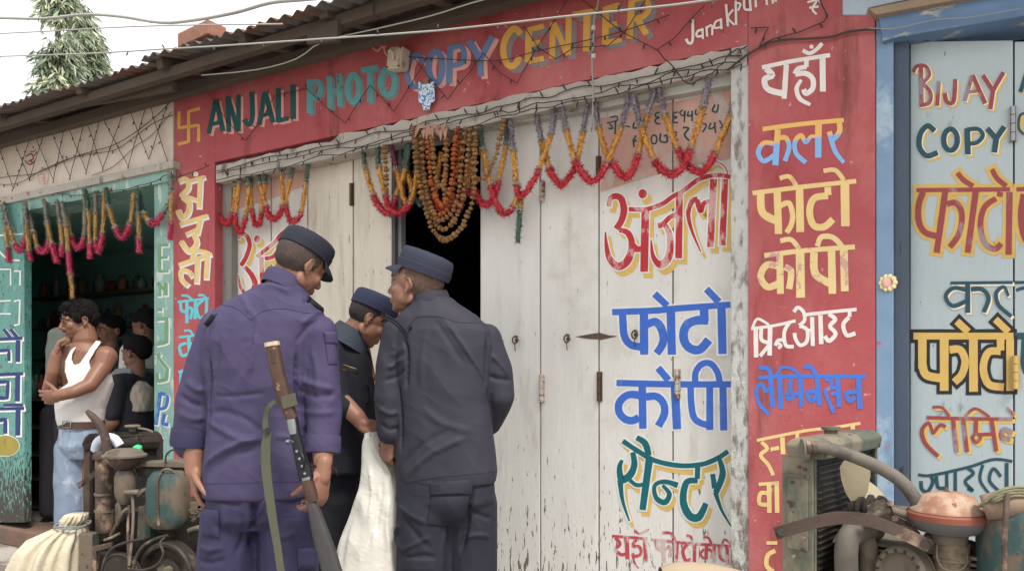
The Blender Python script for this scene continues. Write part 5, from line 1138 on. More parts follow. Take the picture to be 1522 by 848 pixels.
press(sh2, (480, 560), 2.944, [([(360, 440), (480, 330), (640, 260)], .006, .014), ([(340, 400), (430, 300), (560, 230)], -.004, .014), ([(420, 120), (520, 200), (660, 240)], .004, .016), ([(240, 130), (290, 160), (330, 150)], .006, .010), ([(330, 20), (345, 200), (340, 330)], -.012, .008), ([(250, 200), (290, 230), (330, 220)], -.005, .010), ([(720, 40), (730, 140), (740, 230)], -.008, .010)])
S2 = Surf(sh2)
for pts in ([(525, 438), (560, 426), (640, 424), (690, 432), (780, 458), (915, 458)], [(525, 438), (490, 480), (455, 520), (470, 560)], [(470, 560), (490, 640), (480, 760)], [(915, 458), (935, 520), (935, 600)]): S2.seam((480, 360), 3.853, pts, m_seamn)
S2.seam((480, 560), 2.944, [(325, 470), (480, 440), (640, 425), (760, 412)], m_seamn)
for a, b_, rr in (((640, 402), (470, 480), .0),): pass
S2.patch('epaulette', (480, 360), 3.853, [(385, 440), (410, 425), (520, 470), (465, 530)], m_navy, .006); S2.patch('shoulder_cord', (480, 360), 3.853, [(345, 440), (375, 425), (455, 500), (440, 515)], m_bk, .007)
h = S2.hit(480+503/3.853, 360+488/3.853)
if h: G().cyl(h[0], h[0]+h[1]*.010, .006, seg=14).build('button', m_bk, off2, True, auto=40)
r_, f_, u_ = basis((-.5, .8, -.1), (-.15, .1, .95)); cc = P(638, 444, Y2); g = G(); cl = []
for rad, hz in ((.076, -.022), (.078, .0), (.071, .024), (.066, .022), (.068, -.02)): cl.append([cc+r_*rad*math.cos(a)+f_*rad*math.sin(a)+u_*hz for a in [2*math.pi*k/36 for k in range(36)]])
g.loft(cl, False).build('collar', m_navy, off2, True, auto=60)
for k_ in (0, 1): g = G(); g.tube([P(567+k_*3, 478-k_*4, Y2-.03), P(574+k_*3, 474-k_*3, Y2-.085), P(586+k_*3, 480-k_*3, Y2-.115), P(598+k_*2, 492-k_*3, Y2-.125), P(606, 502-k_*4, Y2-.12)], .0042, 8, sub=5, jit=.15); g.build('shoulder_cord', m_bk, off2, True)
g = G(); rings(g, [(662, 690, 64, .1), (662, 715, 72, .115), (662, 742, 74, .12), (662, 765, 60, .09)], Y2, -.1)
limb(g, [(634, 750, Y2, .112), (630, 850, Y2, .106), (628, 930, Y2, .088), (628, 1000, Y2, .085)]); limb(g, [(700, 750, Y2+.01, .102), (703, 850, Y2+.02, .092), (704, 930, Y2+.02, .08), (704, 1000, Y2+.02, .08)])
tr2 = blob('trousers', g, m_navy2, off2, .0065, 5, nz=.0045, nsc=(8, 8, 3))
press(tr2, (480, 560), 2.944, [([(330, 560), (380, 600), (450, 640)], .007, .010), ([(350, 800), (430, 780), (500, 790)], -.006, .010), ([(620, 700), (680, 690), (735, 700)], .006, .010), ([(600, 560), (680, 600), (740, 620)], -.006, .010), ([(340, 640), (320, 690), (345, 760)], .008, .016), ([(360, 620), (400, 680), (480, 760)], -.005, .014), ([(340, 760), (400, 730), (470, 700)], .006, .010), ([(660, 480), (630, 640), (600, 780)], -.016, .012), ([(540, 660), (520, 760), (530, 840)], .004, .014)])
T2 = Surf(tr2); T2.patch('cargo_pocket', (480, 560), 2.944, [(480, 510), (640, 505), (610, 660), (455, 640)], m_navy2, .010); T2.patch('pocket_flap', (480, 560), 2.944, [(474, 462), (655, 440), (645, 515), (472, 520)], m_navy2, .016)
T2.patch('cargo_pocket', (480, 560), 2.944, [(735, 480), (752, 480), (752, 600), (735, 605)], m_navy2, .012); T2.seam((480, 560), 2.944, [(372, 480), (395, 515), (460, 520)], m_seamn); T2.patch('knee_patch', (480, 560), 2.944, [(335, 785), (490, 795), (488, 846), (325, 846)], m_navy2, .004)
g = G()
for x in (628, 704): G().ell(P(x, 1010, Y2)+V((-.03, .03, .045)), .05, .13, .055).build('boot', MATS['black_leather'], off2, True)
# ---- bending officer between them ----
Y3 = 3.2
off3 = thing('person', P(515, HY, Y3+.1)-V((0, 0, CH)), 'person in black vest and navy cap bending over the white sack between the two others', 'person')
g = G(); q, b, R = head(g, P(551, 470, Y3), (.76, .26, -.58), (.50, .18, .82), .90)
g.cap(P(543, 475, Y3), P(522, 505, Y3+.02), .055, .064); rings(g, [(512, 510, 36, .08), (512, 560, 46, .09), (506, 640, 34, .07), (502, 720, 32, .07)], Y3+.05)
limb(g, [(490, 520, Y3-.05, .05), (500, 590, Y3-.12, .042), (530, 618, Y3-.14, .034), (541, 632, Y3-.14, .028)]); hand(g, P(537, 627, Y3-.145), (.7, -.1, -.5), (-.1, .5, -.8), 1, (.85, .95, 1.0, 1.0), .6, .98)
limb(g, [(488, 740, Y3+.05, .08), (490, 860, Y3+.05, .06), (490, 980, Y3+.05, .05)]); limb(g, [(512, 740, Y3+.15, .08), (514, 860, Y3+.15, .06), (514, 970, Y3+.15, .05)])
blob('body', g, m_skin, off3, .0036, 2); face_parts(q, b, R, off3)
hairmesh(off3, q, b, R, .90, [(0, -.014, .014, .077, .096, .087), (0, -.056, -.01, .06, .048, .05)], M('short_black_hair', (44, 38, 38), r=.8, v=.25, vs=80, bump=.9, bs=300), .001)
cap(off3, q(0, 0, 0), b[1], b[2], .88, .076, .16, M('bright_navy_cap_cloth', (36, 40, 62), r=.8, v=.06, bump=.25, bs=300))
g = G(); rings(g, [(505, 700, 42, .12), (508, 670, 46, .12), (512, 620, 44, .115), (514, 570, 42, .115), (513, 530, 38, .11), (512, 505, 30, .095), (514, 490, 20, .075)], Y3+.03, 0, 30)
limb(g, [(492, 515, Y3-.05, .06), (495, 560, Y3-.09, .055), (503, 596, Y3-.12, .048), (512, 606, Y3-.13, .045)])
g.cap(P(545, 600, Y3+.12), P(535, 660, Y3+.1), .05, .05)
sh3 = blob('vest', g, m_bk, off3, .006, 6, nz=.003, nsc=(9, 9, 4))
g = G(); cl = []; r_, f_, u_ = basis((.8, .3, -.5), (.5, .1, .8)); cc = P(522, 498, Y3+.01)
for rad, hz in ((.098, -.045), (.086, -.01), (.074, .03), (.068, .028), (.078, -.01)): cl.append([cc+r_*rad*math.cos(a)+f_*rad*math.sin(a)+u_*hz for a in [2*math.pi*k/36 for k in range(36)]])
g.loft(cl, False).build('collar', m_colr, off3, True, auto=60)
S3 = Surf(sh3); S3.patch('name_badge', (480, 360), 3.853, [(118, 700), (203, 728), (197, 750), (110, 724)], M('badge_black', (30, 28, 28), r=.5), .003); 
for a in ([(118, 700), (203, 728)], [(110, 724), (197, 750)]): S3.seam((480, 360), 3.853, a, M('badge_gold', (176, 140, 80), r=.5), .0016, 'badge_edge')
S3.seam((480, 360), 3.853, [(135, 722), (150, 722), (165, 730), (185, 737)], MATS['badge_gold'], .0022, 'badge_lettering')
S3.patch('epaulette', (480, 360), 3.853, [(68, 470), (85, 463), (130, 510), (122, 520)], M('cream_epaulette_piping', (190, 176, 140), r=.7), .005)
g = G(); rings(g, [(503, 680, 40, .11), (502, 740, 40, .12), (502, 780, 36, .1)], Y3+.08); limb(g, [(490, 760, Y3+.05, .09), (490, 860, Y3+.05, .08), (490, 970, Y3+.05, .075)]); limb(g, [(502, 760, Y3+.15, .08), (503, 860, Y3+.15, .07), (504, 960, Y3+.15, .07)])
blob('trousers', g, m_bk, off3, .008, 5, nz=.003)
for x, d in ((490, .05), (504, .15)): G().ell(P(x, 975, Y3+d)+V((.03, .0, .03)), .12, .05, .055).build('boot', MATS['black_leather'], off3, True)
g = G()
for i in range(3): g.tube([P(545+i*1.5, 570+i*3, Y3-.02), P(551+i, 578+i*2, Y3-.06), P(549, 595, Y3-.06), P(543, 602, Y3-.03)], .0028, 6, sub=5)
g.build('cord', m_bk, off3, True)
# ---- white sack they hold ----
YS_ = 3.02
sack = thing('white_sack', P(555, HY, YS_)-V((0, 0, CH)), 'white woven plastic sack held up by its mouth between the two officers', 'sack')
g = G(); rings(g, [(553, 648, 11, .03), (556, 660, 17, .035), (562, 690, 25, .05), (566, 725, 33, .07), (563, 760, 40, .09), (556, 800, 47, .11), (549, 850, 53, .13), (543, 920, 60, .15), (541, 990, 62, .15), (541, 1012, 54, .13)], YS_, 0, 40, 2.2)
m_sack = M('white_plastic_sack', (196, 193, 184), r=.4, v=.05, vs=8, bump=.35, bs=260, spec=.5, wr=(20, .004), dirt=[((184, 176, 158), 6, (1, 1, .5), .56, .75)])
sk = blob('sack_body', g, m_sack, sack, .0055, 2, nz=.010, nsc=(13, 13, 2.0))
press(sk, (480, 560), 2.944, [([(215, 290), (240, 340), (262, 372), (300, 440)], .012, .008), ([(250, 360), (280, 355), (320, 375)], .012, .008), ([(200, 380), (215, 500), (200, 640)], .007, .009), ([(260, 420), (250, 560), (230, 700)], -.007, .010), ([(290, 520), (280, 640), (290, 760)], .007, .010), ([(230, 470), (235, 600), (190, 760)], -.005, .009)])
g = G()
for i in range(7):
    a = P(546+i*4, 652, YS_-.02+random.uniform(-.01, .02)); g.loft([[a+V((-.012, 0, -.02)), a+V((.012, .004, -.02)), a+V((.012, .009, -.02)), a+V((-.012, .005, -.02))], [a+V((-.012, .0, .02)), a+V((.010, .0, .03)), a+V((.010, .004, .03)), a+V((-.012, .004, .02))]])
g.build('sack_mouth', m_sack, sack, True)['kind'] = 'stuff'
# ---- man in the white vest in the barber shop doorway ----
Y4 = 4.36; bm4 = (50, 430); K4 = 4.04
def B(x, y, d=0): return P(50+x/K4, 430+y/K4, Y4+d)
man = thing('person', P(122, HY, Y4)-V((0, 0, CH)), 'person in white sleeveless vest and pale jeans standing at the barber shop, hand at mouth', 'person')
g = G(); q, b, R = head(g, B(276, 170), (-.74, -.58, -.20), (-.20, -.14, .96), .92)
g.cap(B(300, 215, .01), B(310, 300, .01), .055, .064); rings(g, [(125, 510, 18, .06), (127, 522, 34, .085), (127, 545, 35, .1), (126, 575, 30, .1), (123, 600, 28, .115), (121, 620, 26, .11), (121, 640, 26, .11)], Y4, .25, 28, 2.2)
limb(g, [(157, 530, Y4-.02, .062), (152, 545, Y4-.05, .049), (133, 572, Y4-.14, .040), (110, 582, Y4-.19, .034), (90, 587, Y4-.20, .031)]); hand(g, P(90, 587, Y4-.20), (-.95, .15, -.12), (.1, 1, .2), -1, (.35, .4, .45, .5), .3)
limb(g, [(98, 530, Y4+.04, .055), (84, 556, Y4-.02, .042), (74, 578, Y4-.10, .037), (79, 552, Y4-.13, .033), (83, 528, Y4-.13, .028)]); hand(g, P(83, 529, Y4-.13), (.18, .10, 1), (.75, .45, -.1), 1, (.95, 1.0, 1.05, 1.1), .5, .92)
limb(g, [(109, 655, Y4, .06), (103, 740, Y4, .06), (102, 862, Y4, .05)]); limb(g, [(132, 655, Y4, .06), (140, 740, Y4, .06), (142, 862, Y4, .05)])
blob('body', g, m_skin2, man, .0036, 2); face_parts(q, b, R, man, moustache=True, open_=False)
hr = hairmesh(man, q, b, R, .93, [(0, -.012, .030, .082, .098, .082), (0, -.055, -.002, .070, .055, .07), (0, .045, .078, .058, .040, .026), (.02, .02, .085, .05, .05, .03), (.068, .02, .005, .014, .028, .04), (-.068, .02, .005, .014, .028, .04)], m_hair, .007)
g = G()
for i in range(420):                            # loose locks
    th = random.uniform(0, 6.283); ph = random.uniform(.1, 1.25); n_ = V((math.cos(th)*math.sin(ph), math.sin(th)*math.sin(ph), math.cos(ph)))
    p = q(n_.x*.08, n_.y*.097-.01, n_.z*.085+.03); nn = (b[0]*n_.x+b[1]*n_.y+b[2]*n_.z).normalized(); d = (b[1]*.9-b[2]*.2+nn*.5+V([random.uniform(-.5, .5) for _ in range(3)])).normalized(); sd_ = d.cross(nn).normalized()*.0035
    g.add([p-nn*.004-sd_, p-nn*.004+sd_, p+d*random.uniform(.02, .038)], [(0, 1, 2)])
g.build('hair_locks', m_hair, man)['kind'] = 'stuff'
m_vest = M('white_cotton_vest', (206, 204, 202), r=.85, v=.03, bump=.3, bs=300, bst=(1, 1, 1), wr=(10, .004))
def cut_poly(o, org, k, poly):                   # trim a garment to its traced outline
    off = V(rootloc(o.parent)); pp = [(org[0]+x/k, org[1]+y/k) for x, y in poly]; bm = bmesh.new(); bm.from_mesh(o.data); dl = []
    def inside(x, y):
        c = False; n = len(pp)
        for i in range(n):
            (x1, y1), (x2, y2) = pp[i], pp[i-1]
            if (y1 > y) != (y2 > y) and x < (x2-x1)*(y-y1)/(y2-y1)+x1: c = not c
        return c
    for v in bm.verts:
        w_ = v.co+off; px, py = CX+w_.x*F/w_.y, HY-(w_.z-CH)*F/w_.y
        if not inside(px, py): dl.append(v)
    bmesh.ops.delete(bm, geom=dl, context='VERTS'); bm.to_mesh(o.data); bm.free()
    md = o.modifiers.new('cloth', 'SOLIDIFY'); md.thickness = .004
g = G(); rings(g, [(121, 636, 28.5, .120), (120, 622, 31, .130), (120, 606, 33, .138), (123, 588, 36, .132), (127, 568, 39, .122), (128, 550, 40, .118), (128, 535, 39.5, .112), (127, 518, 35, .094), (125, 506, 20, .07)], Y4, .25, 48, 2.2)
g.cap(P(156, 530, Y4-.02), P(128, 522, Y4), .067, .06); g.cap(P(98, 530, Y4+.04), P(125, 522, Y4), .061, .06)
vt = blob('vest', g, m_vest, man, .004, 2, nz=.002, nsc=(14, 14, 8))
cut_poly(vt, bm4, K4, [(432, 285), (372, 362), (335, 430), (345, 480), (470, 508), (560, 900), (20, 900), (60, 640), (150, 600), (205, 560), (186, 500), (186, 430), (222, 360), (262, 335), (236, 385), (228, 420), (245, 452), (275, 440), (315, 385), (345, 340), (388, 290), (405, 275)])
g = G(); g.tube([B(262, 330, -.11), B(272, 362, -.13), B(285, 345, -.125), B(300, 310, -.10)], .0022, 6, sub=5); g.ell(B(272, 364, -.135), .006, .003, .008); g.build('pendant', M('copper_pendant', (150, 100, 70), r=.4, metal=.5), man, True)
m_jean = M('washed_denim', (118, 132, 152), r=.85, v=.12, vs=6, bump=.4, bs=400, wr=(11, .010), dirt=[((186, 196, 208), 6, (1, 1, .5), .5, .7)])
g = G(); rings(g, [(121, 630, 28, .118), (121, 660, 30, .125), (121, 680, 24, .10)], Y4, .25); limb(g, [(105, 668, Y4-.02, .085), (104, 760, Y4-.03, .078), (102, 850, Y4-.02, .065)]); limb(g, [(139, 668, Y4+.03, .085), (140, 760, Y4+.04, .076), (142, 850, Y4+.03, .062)])
blob('jeans', g, m_jean, man, .007, 4, nz=.005, nsc=(10, 10, 4))
g = G(); rs = []
for hz, rd in ((0, 1.0), (.002, 1.05), (.038, 1.05), (.040, 1.0)):
    c = P(121.5, 635, Y4)+V((0, 0, hz)); rs.append([c+V((rd*29.5*Y4/F*math.cos(a)*math.cos(.25)-rd*.126*math.sin(a)*math.sin(.25), rd*29.5*Y4/F*math.cos(a)*math.sin(.25)+rd*.126*math.sin(a)*math.cos(.25), 0)) for a in [2*math.pi*k/40 for k in range(40)]])
g.loft(rs).build('belt', M('brown_leather_belt', (78, 58, 50), r=.5, v=.1), man, True, auto=50)
g = G(); bc = P(100, 630, Y4-.13); g.tube([bc+V((.022*x, -.006, .018*z)) for x, z in ((-1, -1), (1, -1), (1, 1), (-1, 1), (-1, -1))], .003, 6); g.build('belt_buckle', m_steel, man, True)
for x, d in ((101, -.02), (141, .03)): G().ell(P(x, 862, Y4+d)+V((-.03, -.05, .0)), .05, .12, .035).build('sandal', MATS['brown_leather_belt'], man, True)
# ---- customers inside the barber shop ----
def bust(px, py, Yd, fwd, up, cloth, lab, s=1.0, skin=m_skin2, must=False, hairl=None, wid=.19, seated=True):
    root = thing('person', P(px, HY, Yd)-V((0, 0, CH-.12)), lab, 'person'); c = P(px, py, Yd); g = G(); q, b, R = head(g, c, fwd, up, s)
    g.cap(c-V((0, 0, .03)), c-V((0, 0, .16)), .05, .06); sh_ = c-V((0, 0, .22)); r = basis((fwd[0], fwd[1], 0), (0, 0, 1))[0]
    g.cap(sh_-r*.12, sh_+r*.12, .05, .05); g.ell(sh_-V((0, 0, .22)), .12, .1, .26)
    hp = sh_-V((0, 0, .42)); g.ell(hp, .14, .12, .12); f2 = V((fwd[0], fwd[1], 0)).normalized()
    for i in (-1, 1): g.cap(sh_+r*.17*i, sh_+r*.2*i-V((0, 0, .26)), .045, .04); g.cap(sh_+r*.2*i-V((0, 0, .26)), sh_+r*.14*i-V((0, 0, .38))+f2*.18, .038, .03); hand(g, sh_+r*.14*i-V((0, 0, .38))+f2*.18, f2*.9-V((0, 0, .3)), V((0, 0, -1)), i)
    blob('body', g, skin, root, .006, 2); face_parts(q, b, R, root, s, must)
    hairmesh(root, q, b, R, s, hairl or [(0, -.014, .028, .081, .098, .08), (0, -.055, -.005, .066, .052, .06), (0, .05, .07, .055, .04, .025)], m_hair, .004, .007)
    g = G(); g.cap(sh_-r*.12+V((0, 0, .0)), sh_+r*.12, .068, .068); g.ell(sh_-V((0, 0, .22)), .17, .13, .29, rot3(*basis(f2, (0, 0, 1)))); g.ell(hp, .165, .14, .13)
    for i in (-1, 1): g.cap(sh_+r*.16*i, sh_+r*.2*i-V((0, 0, .2)), .062, .055)
    gl = G().ell(hp, .16, .13, .13)
    if seated:
        for i in (-1, 1): gl.cap(hp+r*.09*i, hp+r*.1*i+f2*.38, .085, .07); gl.cap(hp+r*.1*i+f2*.38, V((hp+r*.1*i+f2*.4).to_tuple()[:2]+(.2,)), .07, .06)
    else:
        for i in (-1, 1): gl.cap(hp+r*.09*i, V((hp+r*.1*i).to_tuple()[:2]+(.18,)), .09, .07)
    blob('trousers', gl, M('dark_trousers', (46, 44, 50), r=.9), root, .01, 4, nz=.006)
    blob('shirt', g, cloth, root, .01, 4, nz=.006); return root, c, sh_, f2, r
black_c = M('black_cape_cloth', (34, 34, 42), r=.8, v=.1)
rt, c, s_, f2, r_ = bust(203, 521, 5.3, (-.92, .3, -.1), (0, 0, 1), black_c, 'person with black hair seated in the barber chair in a black cape, facing away')
g = G(); rings(g, [(206, 566, 8, .07), (208, 575, 17, .1), (208, 592, 21, .12), (209, 610, 20, .13)], 5.28); blob('towel', g, M('beige_towel', (168, 156, 146), r=.95, v=.1, bump=.6, bs=150), rt, .008, 2, nz=.008, nsc=(20, 20, 6))
bust(164, 488, 5.9, (-.55, -.8, -.1), (0, 0, 1), M('dark_shirt', (40, 38, 42), r=.9), 'person with moustache and dark shirt sitting in shadow at the back of the barber shop', must=True)
bust(216, 479, 5.75, (-.9, .25, -.25), (-.1, 0, 1), M('white_shirt', (196, 194, 190), r=.85, v=.05), 'person in white shirt at the right inside the barber shop, looking down to the left', seated=False)
chair = thing('barber_chair', P(195, HY, 5.45)-V((0, 0, CH-.12)), 'grey covered barber chair with high back under the seated customer', 'chair')
m_ch = M('grey_chair_cover', (128, 128, 130), r=.8, v=.1)
g = G(); cpt = P(172, 600, 5.2); g.loft([[cpt+V((x, y, z)) for x, y in ((-.07, -.03), (.1, -.02), (.1, .45), (-.07, .45))] for z in (-.45, -.1, .15)]+[[cpt+V((x, y, .24)) for x, y in ((-.01, .02), (.09, .03), (.09, .4), (-.01, .4))]]); blob('seat_back', g, m_ch, chair, .012, 6, nz=.008)
g = G(); g.cyl(V((cpt.x+.25, cpt.y+.2, .12)), V((cpt.x+.25, cpt.y+.2, .5)), .05).build('pedestal', m_steel, chair, True, auto=40); G().box(V((cpt.x+.27, cpt.y+.2, .56)), V((.25, 0, 0)), V((0, .24, 0)), V((0, 0, .06))).build('seat', m_ch, chair, bevel=.02)
# grey cloth hung beside the cabinet, red and green bottles on the cabinet
cb = thing('grey_coat', P(88, 520, 4.95), 'grey green jacket hanging behind the raised hand of the man in the white vest', 'jacket')
g = G(); rings(g, [(92, 487, 8, .03), (92, 495, 17, .06), (92, 520, 19, .08), (92, 570, 21, .08), (92, 600, 22, .07)], 4.95); blob('coat_body', g, M('grey_green_cloth', (84, 90, 84), r=.9, v=.1), cb, .009, 3, nz=.01, nsc=(16, 16, 4))
G().tube([P(92, 487, 4.95), P(93, 478, 4.95), P(96, 474, 4.95), P(98, 478, 4.95)], .003, 6, sub=4).build('hook', m_steel, cb, True)
for x, y, nm in ((46, 568, 'white'), (54, 568, 'green'), (62, 566, 'red'), (71, 568, 'white')):
    base = L(sx(x, -.5), 1.0, -.5); g = G().lathe(base, (0, 0, 1), [(0, 0), (.028, 0), (.03, .11), (.012, .15), (.012, .19), (0, .19)], 14)
    tag(g.build('bottle', MATS['jar_'+nm], None, True), {46: 'white bottle at the left end of the cabinet top in the barber shop', 54: 'green bottle on the cabinet top in the barber shop', 62: 'red bottle on the cabinet top in the barber shop', 71: 'white bottle at the right end of the cabinet top in the barber shop'}[x], 'bottle')
# ---------------- diesel engines on their trolleys ----------------
m_rust = M('rust_brown_iron', (78, 65, 58), r=.75, v=.22, vs=14, bump=.5, bs=60, metal=.2, dirt=[((150, 128, 108), 8, (1, 1, 1), .52, .66), ((66, 54, 48), 22, (1, 1, 1), .60, .7)])
m_grn = M('chipped_teal_enamel', (48, 72, 70), r=.6, v=.15, vs=8, bump=.4, bs=50, dirt=[((100, 88, 76), 7, (1, 1, .6), .44, .56), ((56, 48, 44), 18, (1, 1, 1), .62, .68)])
m_grn2 = M('dusty_green_enamel', (82, 90, 78), r=.7, v=.15, vs=8, bump=.5, bs=60, dirt=[((120, 112, 96), 5, (1, 1, .5), .44, .58), ((70, 62, 54), 20, (1, 1, 1), .60, .68)])
m_greas = M('greasy_black_iron', (56, 50, 46), r=.5, v=.25, vs=20, bump=.5, bs=60, metal=.3, dirt=[((100, 90, 78), 10, (1, 1, 1), .54, .68)])
m_dust = M('dusty_cast_metal', (102, 93, 81), r=.75, v=.18, vs=12, bump=.45, bs=60, dirt=[((84, 74, 64), 9, (1, 1, 1), .52, .64)])  # dusty metal, base darkened to put deep shade into the machinery
m_hose = M('dusty_rubber_hose', (100, 94, 86), r=.8, v=.16, vs=14, bump=.4, bs=70, dirt=[((80, 74, 68), 8, (1, 1, 1), .54, .66)])  # dusty rubber, base darkened for the same deep shade
m_lid = M('rusty_orange_lid', (140, 100, 80), r=.65, v=.12, vs=14, bump=.3, bs=60, dirt=[((164, 140, 120), 8, (1, 1, 1), .50, .62), ((120, 78, 60), 20, (1, 1, 1), .64, .7)])
m_core = M('black_radiator_core', (34, 33, 34), r=.7, v=.3, vs=6, bump=0)
m_fan = M('cream_plastic_fan', (150, 140, 116), r=.6, v=.12, vs=14, bump=.2, dirt=[((130, 112, 86), 8, (1, 1, 1), .56, .7)])
def slabpx(name, pts, Y, th, mat, root, bev=.003, ny=None):
    """a plate outlined in the picture at depth Y, th thick going away; pts may carry their own depth"""
    fr = [P(p[0], p[1], p[2] if len(p) > 2 else Y) for p in pts]; n = (ny or V((0, 1, 0)))*th; k = len(fr); g = G()
    g.add(fr+[p+n for p in fr], [tuple(range(k)), tuple(range(2*k-1, k-1, -1))]+[(i, k+i, k+(i+1) % k, (i+1) % k) for i in range(k)]); return g.build(name, mat, root, bevel=bev)
def pipe(name, pts, r, mat, root, sub=5, seg=14, jit=0):
    return G().tube([P(*p[:3]) for p in pts], r, seg, sub=sub, jit=jit).build(name, mat, root, True, auto=60)
def can(name, px, py, Y, prof, mat, root, ax=(0, 0, 1), seg=36):
    return G().lathe(P(px, py, Y), ax, prof, seg).build(name, mat, root, True, auto=40)
def clamp_(px, py, Y, ax, r, root, w_=.012, mat=m_rust):
    o = G().lathe(P(px, py, Y), ax, [(r*.95, -w_/2), (r*1.06, -w_/2), (r*1.06, w_/2), (r*.95, w_/2)], 24).build('clamp', mat, root, True, auto=40); return o
ax_e = V((.73, -.68, 0)); bx_e = V((.68, .73, 0))
# ---- near engine on the right ----
YR = 2.12
en = thing('diesel_engine', P(1330, HY, 2.1)-V((0, 0, CH)), 'dusty diesel engine at lower right with green radiator and rusty orange air cleaner lid', 'engine', 'diesel engines parked before the shops')
q0 = P(1198, 700, 2.06); q1 = q0+bx_e*.44       # radiator: near corner, far corner
def RB(name, c0, c1, z0, z1, th, mat, off=0, bev=.003):   # slab along the radiator width
    c = (c0+c1)/2; return G().box(V((c.x, c.y, (z0+z1)/2))+ax_e*off, (c1-c0)/2, ax_e*th/2, V((0, 0, (z1-z0)/2))).build(name, mat, en, bevel=bev)
zt = P(0, 679, 2.06).z; zb = .52
RB('radiator_core', q0+bx_e*.01, q1-bx_e*.01, zb, zt, .05, m_core)
for i in range(26):                               # fin ribs
    z = zb+.02+(zt-zb-.03)*i/26; RB('fin', q0+bx_e*.012, q1-bx_e*.012, z, z+.003, .006, m_greas, .028, 0)
RB('radiator_post', q0-bx_e*.004, q0+bx_e*.006, zb-.06, zt, .085, m_grn2, -.022); RB('radiator_post', q1-bx_e*.008, q1+bx_e*.012, zb-.06, zt, .075, m_grn)
RB('post_flange', q0+bx_e*.006, q0+bx_e*.03, zb-.06, zt, .006, m_grn2, .021)
RB('bottom_tank', q0, q1, zb-.05, zb, .08, m_grn2)
pl = G().box(q0-bx_e*.007+V((0, 0, -.11))-ax_e*.02, bx_e*.003, ax_e*.028, V((0, 0, .10))).build('side_plate', m_grn2, en, bevel=.002)
G().box(q0-bx_e*.012+V((0, 0, -.012))-ax_e*.02, bx_e*.004, ax_e*.032, V((0, 0, .004))).build('plate_lip', m_dust, en)
for i in range(9):
    p = q0-bx_e*.012+ax_e*random.uniform(-.045, .005)+V((0, 0, random.uniform(-.25, .03))); G().cyl(p, p-bx_e*.006, .0045, seg=8).build('rivet', m_rust, en, True, auto=40)
tk = G(); c = (q0+q1)/2; rs = []
for z, e in ((zt-.004, .0), (zt+.030, .006), (zt+.044, -.004), (zt+.050, -.02)): rs.append([V((c.x, c.y, z))+bx_e*(.225+e)*sx_+ax_e*(.048+e)*sy_ for sx_, sy_ in ((-1, -1), (1, -1), (1, 1), (-1, 1))])
tk.loft(rs).build('top_tank', m_grn2, en, bevel=.006)
can('filler_cap', 1235, 645, 2.22, [(0, 0), (.018, 0), (.018, .012), (.026, .014), (.026, .022), (0, .024)], m_dust, en)
# fan
hub = P(1275, 756, 2.13); fx = ax_e
G().lathe(hub-fx*.02, fx, [(0, 0), (.026, 0), (.028, .02), (.036, .024), (.036, .034), (.024, .038), (.024, .05), (0, .052)], 30).build('fan_hub', m_greas, en, True, auto=40)
G().lathe(hub+fx*.03, fx, [(.02, 0), (.044, 0), (.044, .006), (.034, .012), (.034, .018), (.044, .024), (.044, .03), (.02, .03)], 30).build('fan_pulley', m_greas, en, True, auto=40)
for a in (1.75, .35, 3.55, 5.2):
    d = bx_e*math.cos(a)+V((0, 0, math.sin(a))); t = fx.cross(d); g = G(); rws = []
    for rr, hw, tw in ((.022, .016, -.9), (.05, .030, -.9), (.09, .040, -.85), (.125, .042, -.8), (.142, .030, -.78)):
        ww = (t*math.cos(tw)+fx*math.sin(tw))*hw; rws.append([hub+d*rr-ww, hub+d*rr*1.01+fx*.004, hub+d*rr+ww, hub+d*rr*1.01+fx*.001-fx*.002])
    g.loft(rws).build('fan_blade', m_fan, en, True, auto=60)
# upper hose
hz = pipe('upper_hose', [(1204, 666, 2.03), (1222, 664, 2.02), (1258, 674, 2.0), (1300, 691, 1.98), (1332, 709, 1.97), (1352, 729, 1.96), (1366, 752, 1.95), (1372, 768, 1.95)], .0165, m_hose, en, 6, 20)
clamp_(1209, 666, 2.027, (1, -.1, .02), .0185, en); clamp_(1201, 666, 2.03, (1, -.1, .02), .019, en)
G().lathe(P(1192, 668, 2.045), (1, -.12, .03), [(0, 0), (.030, 0), (.030, .014), (.017, .02), (.017, .035), (0, .035)], 24).build('hose_flange', m_grn2, en, True, auto=40)
# flat stay across the front
def flatbar(name, pts, hw, th, mat, root):
    ps, _ = smooth([P(*p) for p in pts], [0]*len(pts), 6); rs = []
    for i, p in enumerate(ps):
        t = (ps[min(i+1, len(ps)-1)]-ps[max(i-1, 0)]).normalized(); u = t.cross(V((0, 1, 0))).normalized(); n = u.cross(t)
        rs.append([p+u*hw-n*th, p+u*hw+n*th, p-u*hw+n*th, p-u*hw-n*th])
    return G().loft(rs).build(name, mat, root, True, bevel=0, auto=40)
flatbar('flat_stay', [(1152, 792, 1.96), (1190, 781, 1.95), (1230, 771, 1.94), (1262, 769, 1.93), (1300, 775, 1.92), (1340, 791, 1.91), (1382, 811, 1.90)], .0155, .003, m_rust, en)
for x, y, d in ((1161, 790, 1.952), (1374, 808, 1.895)): G().cyl(P(x, y, d), P(x, y, d-.014), .011, seg=6).build('bolt', m_greas, en, True, auto=30)
G().cyl(P(1374, 812, 1.90), P(1381, 796, 1.95), .012, seg=12).build('stay_lug', m_dust, en, True, auto=40)
